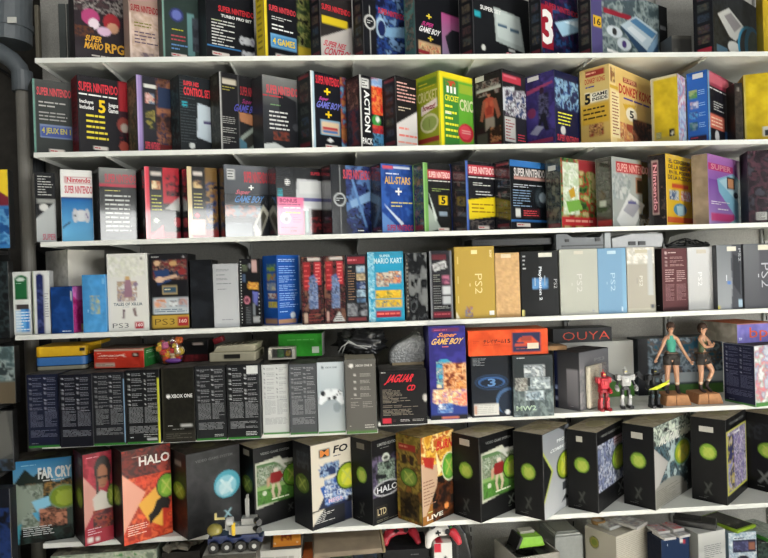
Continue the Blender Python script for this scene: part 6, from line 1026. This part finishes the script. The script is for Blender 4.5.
# ------------------------------------------------------------------ ROW 7: loose goods on the base deck
zd = TOPZ[6]+.0006
g7 = 'boxes standing on the base deck'
def W(px, py, Y): return at_depth(px, py, Y)
def bx7(xl, xr, yt, Y, col, label, name='carton_box', cat='box', dep=.3, th=0, front=None, side=None, top=None, finish='matt', xleft=None, grp=g7):
    return B(6, xleft, xl, xr, yt, label, front or (col, [N(0, 0, 1, 1, [col, col], .1, 2)]), side, zb=zd, Yc=Y, th=th, dep=dep, name=name, cat=cat, top=top, finish=finish, grp=grp)
# white drawer box with green disc and things on it
wb7 = bx7(617, 649, 537, .02, '#b8b2a4', 'white ribbed box with green disc on its long side', xleft=586, th=30,
   front=('#bcb6a8', [L(0, .03, 1, .97, '#a8a294', 30, 3, 1.)]), side=('#a8a294', [E(.3, .22, .16, .1, '#3a4a18'), E(.3, .22, .14, .085, '#8a8440'), E(.3, .22, .1, .06, '#6a7430')]), top=('#b0aa9c', []))
nb = bx7(662, 690, 540, .0, '#16243c', 'dark navy box with small white red emblem near its edge', xleft=648, th=12,
   front=('#182a48', [L(.2, .06, .24, .16, '#c8ccd0', 1, 3, .95), R(.66, .03, .76, .1, '#c8c8c4'), R(.76, .05, .86, .12, '#a02c38'), R(0, 0, 1, .015, '#2a3c5c')]), side=('#0f1626', []), top=('#101a2c', []))
wt = bx7(699, 726, 534, .0, '#b4b4b0', 'tall white grey box with grey text under black console', xleft=674, th=14,
   front=('#b4b4b0', [G(0, 0, 1, .3, '#bcbcb8', '#a8a8a4'), L(.2, .2, .9, .45, '#7a7c7c', 8, 3)]), side=('#8a8a86', []), top=('#b0b0ac', []))
pt = bx7(729, 757, 533, .09, '#8aa0b0', 'blue and white patterned box with dark photo window', th=0, dep=.3,
   front=('#8ca4b4', [N(0, 0, 1, 1, ['#6a8498', '#c8d0d4', '#7a94a8', '#d8dcdc'], .012, 4), R(.14, .14, .98, .38, '#26283a'), N(.16, .17, .7, .36, ['#26283a', '#5a5a80', '#3a3a58'], .02, 5), R(.72, .2, .94, .34, '#8a5a48'), L(.2, .09, .9, .13, '#333', 1, 3, .95), E(.5, .52, .22, .08, '#222430')]), top=('#8a9498', []))
dk = bx7(758, 795, 541, .1, '#1c1f1e', 'dark green black box at the end of the base deck', dep=.3,
   front=('#1c1f1e', [N(0, .06, 1, 1, ['#1c1f1e', '#2a3a30', '#3a4a44', '#141616'], .04, 6), L(.1, .03, .8, .06, '#8a8c8a', 1, 3)]), top=('#3a4a3c', []))
# cases on the white and navy boxes
rd = random.Random(6)
def flat_case(px, py, zb, Y, w, d, h, col, rz, name, label, cat, grp=None, spine='#8a8a86', cov=None):
    p = at_depth(px, py, Y)
    r = MB().box((0, 0, h/2), (w, d, h), bev=.002, seg=1).build(name, mat(col, .35), loc=(p[0], Y, zb), rz=rz); tag(r, label, cat, grp)
    panel('cover', r, (-w/2+.003, d/2-.003, h), (1, 0, 0), (0, -1, 0), (0, 0, 1), w-.006, d-.006, (cov or (col, []))[0], (cov or (col, []))[1], 'gloss')
    return h
zc = wb7.z+.001
cx, cy = wb7.c(.45, .45)
for i, (dx, dy, rz, col, lab) in enumerate(((-.04, .03, .5, '#c0c0bc', 'white flat case lying on the ribbed white box, tilted'), (.05, -.02, .65, '#a8a4a0', 'grey flat case lying on the ribbed white box near its corner'))):
    r = MB().box((0, 0, .008), (.11, .15, .016), bev=.002, seg=1).build('disc_case', mat(col, .35), loc=(cx+dx*1.2, cy+dy, zc+i*.0165), rz=rz); tag(r, lab, 'disc case', 'flat cases on the base deck boxes')
    panel('cover', r, (-.05, .07, .016), (1, 0, 0), (0, -1, 0), (0, 0, 1), .1, .14, '#b8b4b0', [N(0, 0, 1, 1, ['#c0bcb8', '#a89a94', '#8a8c94', '#c8c8c4'], .03, 3+i)], 'gloss')
cx2, cy2 = wb7.c(.25, .82)
r = empty('wire_coil', (cx2, cy2, zc)); tag(r, 'coiled tan wire lying at the back of the ribbed box', 'wire')
MB().tube([(.034*math.cos(a*.6)*(1+.04*math.sin(a)), .034*math.sin(a*.6), .004+.0006*a) for a in range(36)], .004).build('coil', mat('#8a6a3c', .5), r, smooth=True)
zc = nb.z+.001
for i in range(4):
    u, v = (.25+.5*(i % 2), .28+.4*(i//2)); cx, cy = nb.c(u, v)
    r = MB().box((0, 0, .007), (.07, .098, .014), bev=.002, seg=1).build('disc_case', mat('#b8b4b0', .3), loc=(cx, cy, zc+(.0148 if i > 1 else 0)), rz=nb.th+(.06 if i % 2 else -.04)); tag(r, ['pale disc case on the navy box above its emblem-free front corner', 'pale disc case on the navy box nearest the emblem corner', 'pale pink disc case at the back of the navy box, away from emblem', 'pale pink disc case at the back of the navy box, emblem side'][i], 'disc case', 'flat cases on the base deck boxes')
    panel('cover', r, (-.033, .046, .014), (1, 0, 0), (0, -1, 0), (0, 0, 1), .066, .092, '#b8aca8', [N(0, 0, 1, 1, ['#c8c0bc', '#a88a88', '#8a8a9c', '#b8a8a0', '#c0444a'] if i > 1 else ['#c0bcb8', '#a8a4a0', '#8a8c94', '#c8c8c4'], .025, 13+i)], 'gloss')
# black console on white box
cx, cy = wt.c(.42, .55); zc = wt.z+.001
r = empty('game_console', (cx, cy, zc), wt.th+.75); tag(r, 'slim black console lying on the tall white grey box', 'console', 'consoles on the base deck')
MB().box((0, 0, .018), (.1, .2, .034), bev=.005).build('shell', mat('#1c1c1d', .35), r)
MB().box((.0, -.101, .018), (.09, .004, .005)).build('front_seam', mat('#050505', .4), r)
MB().box((.01, .02, .0355), (.06, .1, .002)).build('lid', mat('#2c2c2e', .25), r)
# lime framed black tablet on patterned box
zc = pt.z+.001; cx, cy = pt.c(.42, .55)
r = empty('tablet', (cx, cy, zc), .42); tag(r, 'black tablet with lime green frame on the patterned box', 'tablet')
MB().box((0, 0, .009), (.16, .23, .018), bev=.006).build('lime_frame', mat('#8aa828', .35), r)
MB().box((0, 0, .0185), (.135, .2, .003), bev=.001, seg=1).build('screen', mat('#17181a', .2), r)
zc = dk.z+.001
for i, (col, lab) in enumerate((('#3a7a2c', 'green game case on the dark box at the deck end'), ('#8a948c', 'grey speckled game case on top of the green case'))):
    cx, cy = dk.c(.4, .4)
    r = MB().box((0, 0, .009), (.14, .2, .018), bev=.003, seg=1).build('game_case', mat(col, .35), loc=(cx, cy, zc+i*.0185), rz=.25+.1*i); tag(r, lab, 'game case', 'flat cases on the base deck boxes')
    panel('cover', r, (-.065, .095, .018), (1, 0, 0), (0, -1, 0), (0, 0, 1), .13, .19, col, [N(0, 0, 1, 1, ['#8a9490', '#c8ccc4', '#5a6a5c', '#a8b0a8'], .02, 23+i)], 'gloss')
# crate with black lime mask
p0, p1 = W(509, 548, .02), W(556, 548, .02); w = float(p1[0]-p0[0]); h = float(W(515, 535, .27)[2])-zd
r = empty('open_crate', ((p0[0]+p1[0])/2, .14, zd), .2); tag(r, 'open grey crate filled with black parts', 'crate')
gm = mat('#8e8a80', .6)
MB().box((0, 0, .004), (w, .26, .008)).box((-w/2+.004, 0, h/2), (.008, .26, h)).box((w/2-.004, 0, h/2), (.008, .26, h)).box((0, -.126, h/2), (w, .008, h)).box((0, .126, h/2), (w, .008, h)).build('tray', gm, r)
mb = MB(); rd = random.Random(5)
for i in range(16): mb.box((rd.uniform(-.08, .08)*w/.25, rd.uniform(-.09, .09), h-.03+rd.uniform(-.02, .015)), (rd.uniform(.03, .07), rd.uniform(.03, .06), rd.uniform(.01, .03)), rz=rd.uniform(0, 3), rx=rd.uniform(-.4, .4))
fo = mb.build('contents', mat('#22231f', .5, noise=.3, scale=40), r); fo['kind'] = 'stuff'
MB().box((0, 0, (h-.04)/2), (w-.02, .24, h-.05)).build('filling', mat('#1a1a18', .8), r)
q = W(529, 545, .1)
r2 = empty('toy_mask', (q[0], .1, zd+h+.016), .15); tag(r2, 'lime green and black block toy on the open crate', 'toy')
MB().prism([(-.07, 0), (.075, 0), (.06, .05), (-.045, .055)], -.03, .05, bev=.005).build('lime_front', mat('#7ab024', .4), r2)
MB().prism([(-.085, 0), (-.07, 0), (-.045, .056), (-.06, .06)], -.035, .08, bev=.003).build('black_side', mat('#161616', .4), r2)
MB().box((.0, .04, .06), (.08, .05, .014), bev=.003).build('white_cap', mat('#b4b0a4', .5), r2)
# clear tray
p0, p1 = W(560, 545, .12), W(590, 545, .12); w = float(p1[0]-p0[0])
h = float(W(575, 541, .12)[2])-zd
r = empty('clear_tray', ((p0[0]+p1[0])/2-.02, .28, zd), .1); tag(r, 'stack of empty pale plastic trays beside the crate', 'tray')
pm = mat('#8e908c', .3)
MB().box((0, 0, h/2), (w, .2, h), bev=.004).build('lower_trays', pm, r)
MB().box((0, 0, h+.005), (w*.9, .18, .01), bev=.003).build('rim', mat('#a4a6a0', .25), r)
MB().box((0, 0, h+.013), (w*.7, .14, .008), bev=.002).build('insert', mat('#76786f', .3), r)
# white red controller on white stand box
p0, p1 = W(435, 552, -.02), W(453, 552, -.02); w = float(p1[0]-p0[0]); zc_ = float(W(445, 545, -.02)[2])
st = B(6, None, 435, 453, 543.5, 'slim white case with single black dot standing upright', ('#c8c6c0', [R(0, 0, .4, .12, '#b02838'), E(.62, .2, .08, .025, '#1a1a1a')]), zb=zd, Yc=-.02, th=0, dep=.2, name='console_case', cat='case', top=('#b8b4ac', [R(.1, 0, .5, 1, '#b02838')]), grp=None)
def gamepad(loc, rz, tilt, cols, label, s=1.):
    r = empty('gamepad', loc, rz); tag(r, label, 'gamepad', 'loose gamepads on the base deck')
    r.rotation_euler = (tilt, 0, rz)
    m, m2 = mat(cols[0], .35), mat(cols[1], .35)
    J = [((-.035*s, 0, 0), (.026*s, .016*s)), ((0, .0, .0), (.028*s, .015*s)), ((.035*s, 0, 0), (.026*s, .016*s)), ((-.056*s, -.03*s, -.002), .017*s), ((-.066*s, -.066*s, -.006), .011*s), ((.056*s, -.03*s, -.002), .017*s), ((.066*s, -.066*s, -.006), .011*s)]
    skin_chain('body', J[:5], [(0, 1), (1, 2), (0, 3), (3, 4)], m, r)
    skin_chain('grip', [J[2], J[5], J[6]], [(0, 1), (1, 2)], m2, r)
    dk_ = mat('#1a1a1c', .4)
    for x_, y_ in ((-.035, .008), (.018, -.018)):
        MB().cyl((x_*s, y_*s, .012*s), (x_*s, y_*s, .026*s), .008*s, .01*s, n=12).build('thumbstick', dk_, r)
    MB().box((-.018*s, -.018*s, .016*s), (.02*s, .006*s, .004*s)).box((-.018*s, -.018*s, .016*s), (.006*s, .02*s, .004*s)).build('direction_pad', dk_, r)
    for k, (dx, dy) in enumerate(((0, .008), (.008, 0), (0, -.008), (-.008, 0))):
        MB().cyl(((.038+dx)*s, (.008+dy)*s, .013*s), ((.038+dx)*s, (.008+dy)*s, .019*s), .0036*s, n=8).build('button', mat(['#c8b838', '#b02c34', '#3a8a3a', '#2c5aa0'][k], .35), r)
    for sx in (-1, 1): MB().box((sx*.034*s, .022*s, -.002*s), (.03*s, .01*s, .012*s), bev=.003*s).build('trigger', dk_, r)
    return r
q = W(442, 535, .0)
gamepad((q[0], .03, st.z+.046), .12, math.radians(48), ('#d0ccc4', '#b82c38'), 'white and red gamepad propped on the slim white case', 1.25)
# red pad on a dark console
p0, p1 = W(383, 556, .0), W(425, 556, .0)
hz = float(W(400, 549, .02)[2])
dc = B(6, None, 384, 430, 551, 'black console box under the red gamepad', ('#131315', [L(.6, .06, .95, .1, '#5a5a5a', 1, 3)]), zb=zd, Yc=.02, th=0, dep=.28, grp=g7, top=('#17181a', []))
q = W(402, 547, .05)
gamepad((q[0], .1, dc.z+.075), .0, math.radians(40), ('#9a1c2c', '#9a1c2c'), 'red gamepad lying on the black box beside the wooden board', 1.3)
# curved black console
p = W(465, 556, .12)
r = empty('game_console', (p[0], .32, zd), -.2); tag(r, 'glossy black curved console standing upright behind the white case', 'console', 'consoles on the base deck')
hc = float(W(462, 530, .12)[2])-zd
MB().prism([(-.06, 0), (.075, 0), (.07, hc*.55), (.045, hc*.85), (.01, hc), (-.035, hc*.96), (-.055, hc*.6)], -.11, .11, bev=.01).build('shell', mat('#121214', .15), r)
MB().box((0, -.112, hc*.45), (.01, .004, hc*.5)).build('disc_slot', mat('#2c2c2e', .3), r)
# wood board over two cartons
z_w = float(W(330, 549, -.06)[2])
cb = B(6, None, 303, 321, 560, 'orange carton standing under the end of the wooden board', ('#b8602c', [N(0, 0, 1, 1, ['#b8602c', '#c06a34', '#a85424'], .06, 4)]), zb=zd, Yc=-.03, th=0, dep=.3, grp=g7, name='carton_box')
cb2 = B(6, None, 331, 352, 560, 'dark green carton standing under the wooden board', ('#1f2a1c', [N(0, 0, 1, 1, ['#1f2a1c', '#2c3c24', '#161c14'], .04, 5)]), zb=zd, Yc=.03, th=0, h=cb.h, dep=.25, grp=g7, name='carton_box')
cb3 = B(6, None, 354, 378, 560, 'near black carton with bluish print standing under the wooden board', ('#15181c', [N(0, 0, 1, 1, ['#15181c', '#1c2838', '#101214'], .04, 6)]), zb=zd, Yc=.03, th=0, h=cb.h, dep=.25, grp=g7, name='carton_box')
r = empty('wooden_board', (float(W(348, 545, -.04)[0]), -.05, cb.z+.012), .1); r.rotation_euler = (.3, 0, .06); tag(r, 'worn grey brown wooden board slanting over dark and orange cartons', 'board')
wm_ = mat('#6f6250', .6, noise=.2, scale=14, bump=.3)
MB().box((.0, .12, .016), (.34, .24, .026), bev=.004, taper=.96).build('plank', wm_, r)
MB().box((.174, .12, .014), (.012, .24, .022), bev=.003).build('end_trim', mat('#94815f', .6), r)
# papers, white box and cd case
wp = B(6, None, 261, 302, 551, 'low white box with faint grey lines under the orange disc case', ('#b4b2aa', [L(.05, .06, .95, .9, '#96948c', 8, 4)]), zb=zd, Yc=-.03, th=0, dep=.34, grp=g7, name='carton_box', top=('#b0aea6', [L(.05, .05, .95, .95, '#94928a', 12, 5)]))
q = W(286, 543, .06)
r = MB().box((0, 0, .007), (.15, .13, .014), bev=.002, seg=1).build('disc_case', mat('#2a2018', .35), loc=(q[0]+.005, .035, wp.z+.022), rz=.06); r.rotation_euler = (.36, 0, .06); tag(r, 'yellow orange disc case with dark emblem leaning on white box', 'disc case', 'flat cases on the base deck boxes')
panel('cover', r, (-.07, .06, .014), (1, 0, 0), (0, -1, 0), (0, 0, 1), .14, .12, '#c8862a', [G(0, 0, 1, 1, '#d89a38', '#b8702a'), N(.32, .24, .68, .7, ['#7a2418', '#c8862a', '#5a1c14', '#8a3420'], .02, 4), R(.0, .0, .06, 1, '#2a2018'), E(.12, .82, .03, 0, '#d8d0b8'), E(.88, .82, .03, 0, '#d8d0b8')], 'gloss')
# brick truck on a low carton
cz = B(6, None, 204, 258, 556, 'low grey brown carton under the toy brick truck', ('#3c3a34', []), zb=zd, Yc=-.235, th=0, dep=.13, h=None, grp=g7, name='carton_box', top=('#8a887e', [N(0, 0, 1, 1, ['#8a887e', '#6a685e', '#a09e94'], .05, 4)]))
p = W(237, 556, -.17); zt = cz.z+.001; k = 1.12
r = empty('brick_truck', (p[0], -.172, zt)); tag(r, 'grey toy brick truck with blue chassis and black wheels', 'toy truck')
GY, BL, YL, BK_ = mat('#8c8c88', .35), mat('#17264e', .35), mat('#d0ac24', .35), mat('#121212', .5)
for sx in range(4):
    for sy in (-1, 1):
        wh = MB().cyl((0, -.011, 0), (0, .011, 0), .022*k, n=18).build('wheel', BK_, r, loc=((-.085+sx*.054)*k, sy*.038, .022*k))
        MB().cyl((0, -.0125, 0), (0, .0125, 0), .009*k, n=10).build('hub', mat('#a8a8a4', .4), wh)
MB().box((0, 0, .042*k), (.22*k, .06, .022*k), bev=.002).box((-.06*k, -.0, .058*k), (.06*k, .07, .012*k)).box((.06*k, 0, .058*k), (.07*k, .07, .012*k)).build('chassis', BL, r)
MB().box((.03*k, 0, .082*k), (.11*k, .06, .034*k), bev=.002).box((.055*k, 0, .11*k), (.06*k, .05, .03*k), bev=.002).build('grey_bricks', GY, r)
MB().box((-.025*k, 0, .1*k), (.03*k, .046, .04*k), bev=.002).build('cabin', GY, r)
MB().ball((-.085*k, 0, .078*k), (.032*k, .032, .026*k), 14).build('yellow_canopy', mat('#8a8040', .2), r, smooth=True)
MB().cyl((-.03*k, -.03, .12*k), (-.005*k, -.03, .122*k), .016*k, n=14).build('engine', mat('#b8b8b4', .3), r)
MB().box((.048*k, 0, .16*k), (.016*k, .014, .08*k), bev=.002).box((.05*k, 0, .205*k), (.008*k, .02, .02*k)).build('mast', GY, r)
MB().box((-.005*k, -.034, .09*k), (.014*k, .012, .05*k), bev=.002).build('yellow_bar', YL, r)
MB().box((-.06*k, -.02, .13*k), (.04*k, .012, .006*k)).box((-.076*k, -.02, .142*k), (.008*k, .012, .02*k)).build('front_clamp', mat('#c8b878', .4), r)
MB().cyl((.085*k, -.02, .115*k), (.1*k, -.05, .115*k), .013*k, n=12).cyl((.08*k, -.02, .085*k), (.1*k, -.05, .085*k), .013*k, n=12).build('thruster', BK_, r)
st_ = MB()
for i in range(5):
    for j in range(2): st_.cyl(((-.01+.022*i)*k, -.014+.028*j, .098*k), ((-.01+.022*i)*k, -.014+.028*j, .103*k), .005*k, n=8)
st_.build('stud_row', GY, r)
# circuit box with tape roll and loose bits
lb = B(6, None, 52, 158, 556.5, 'long pale greenish carton with printed panel at the dark end', ('#8a9484', [N(0, 0, 1, 1, ['#8a9484', '#a8ac98', '#6a7464'], .03, 4), N(.6, 0, .9, 1, ['#4a7a4a', '#b8b8a4', '#8a9484'], .02, 5)]), zb=zd, Yc=-.02, th=2, dep=.3, grp=g7, name='carton_box', top=('#6a6658', [N(0, 0, 1, 1, ['#6a6658', '#7c786a', '#55524a'], .04, 3)]))
q = W(80, 548, .1)
r = empty('tape_roll', (q[0], .12, lb.z+.001)); tag(r, 'cream roll of tape lying on the greenish carton', 'tape')
pr = [(.026, 0), (.055, 0), (.055, .034), (.026, .034)]
vs, fs = [], []
for i in range(28):
    a = 2*math.pi*i/28
    for rr, z in pr: vs.append((rr*math.cos(a), rr*math.sin(a), z))
for i in range(28):
    for j in range(4): fs.append((i*4+j, ((i+1) % 28)*4+j, ((i+1) % 28)*4+(j+1) % 4, i*4+(j+1) % 4))
o = link_mesh('roll', vs, fs, mat('#b4ae9c', .5), r)
for j, (px, c, lab) in enumerate(((106, '#6a5a3c', 'brown cable coil lying on the greenish carton'), (146, '#8a8a7c', 'grey cable coil lying on the greenish carton near truck'))):
    q = W(px, 549, .06)
    rd = random.Random(j)
    pts = [((.058+.008*math.sin(a*.37+j))*math.cos(a*.5)*1.3, (.05+.012*math.cos(a*.23))*math.sin(a*.5), .006+.0004*a) for a in range(48)]
    r = MB().tube(pts, .0055).build('cable_coil', mat(c, .5), loc=(q[0], .1, lb.z+.001), smooth=True); tag(r, lab, 'cable', 'cable coils on the base deck')
q = W(182, 553, .0)
r = B(6, None, 163, 201, 553, 'dark carton heaped with grey scrap parts beside the truck', ('#26241f', []), zb=zd, Yc=-.0, th=0, dep=.28, grp=g7, name='carton_box', top=('#2c2a26', []))
mb = MB(); rd = random.Random(8); cx, cy = r.c(.5, .4)
for i in range(26): mb.box((rd.uniform(-.07, .07), rd.uniform(-.08, .08), rd.uniform(.012, .03)), (rd.uniform(.02, .05), rd.uniform(.02, .05), rd.uniform(.008, .02)), rz=rd.uniform(0, 3), rx=rd.uniform(-.3, .3), ry=rd.uniform(-.3, .3))
o = mb.build('scrap_parts', mat('#6a665a', .5, noise=.35, scale=30), loc=(cx, cy, r.z+.004)); tag(o, 'heap of small grey scrap parts on the dark carton', 'parts'); o['kind'] = 'stuff'
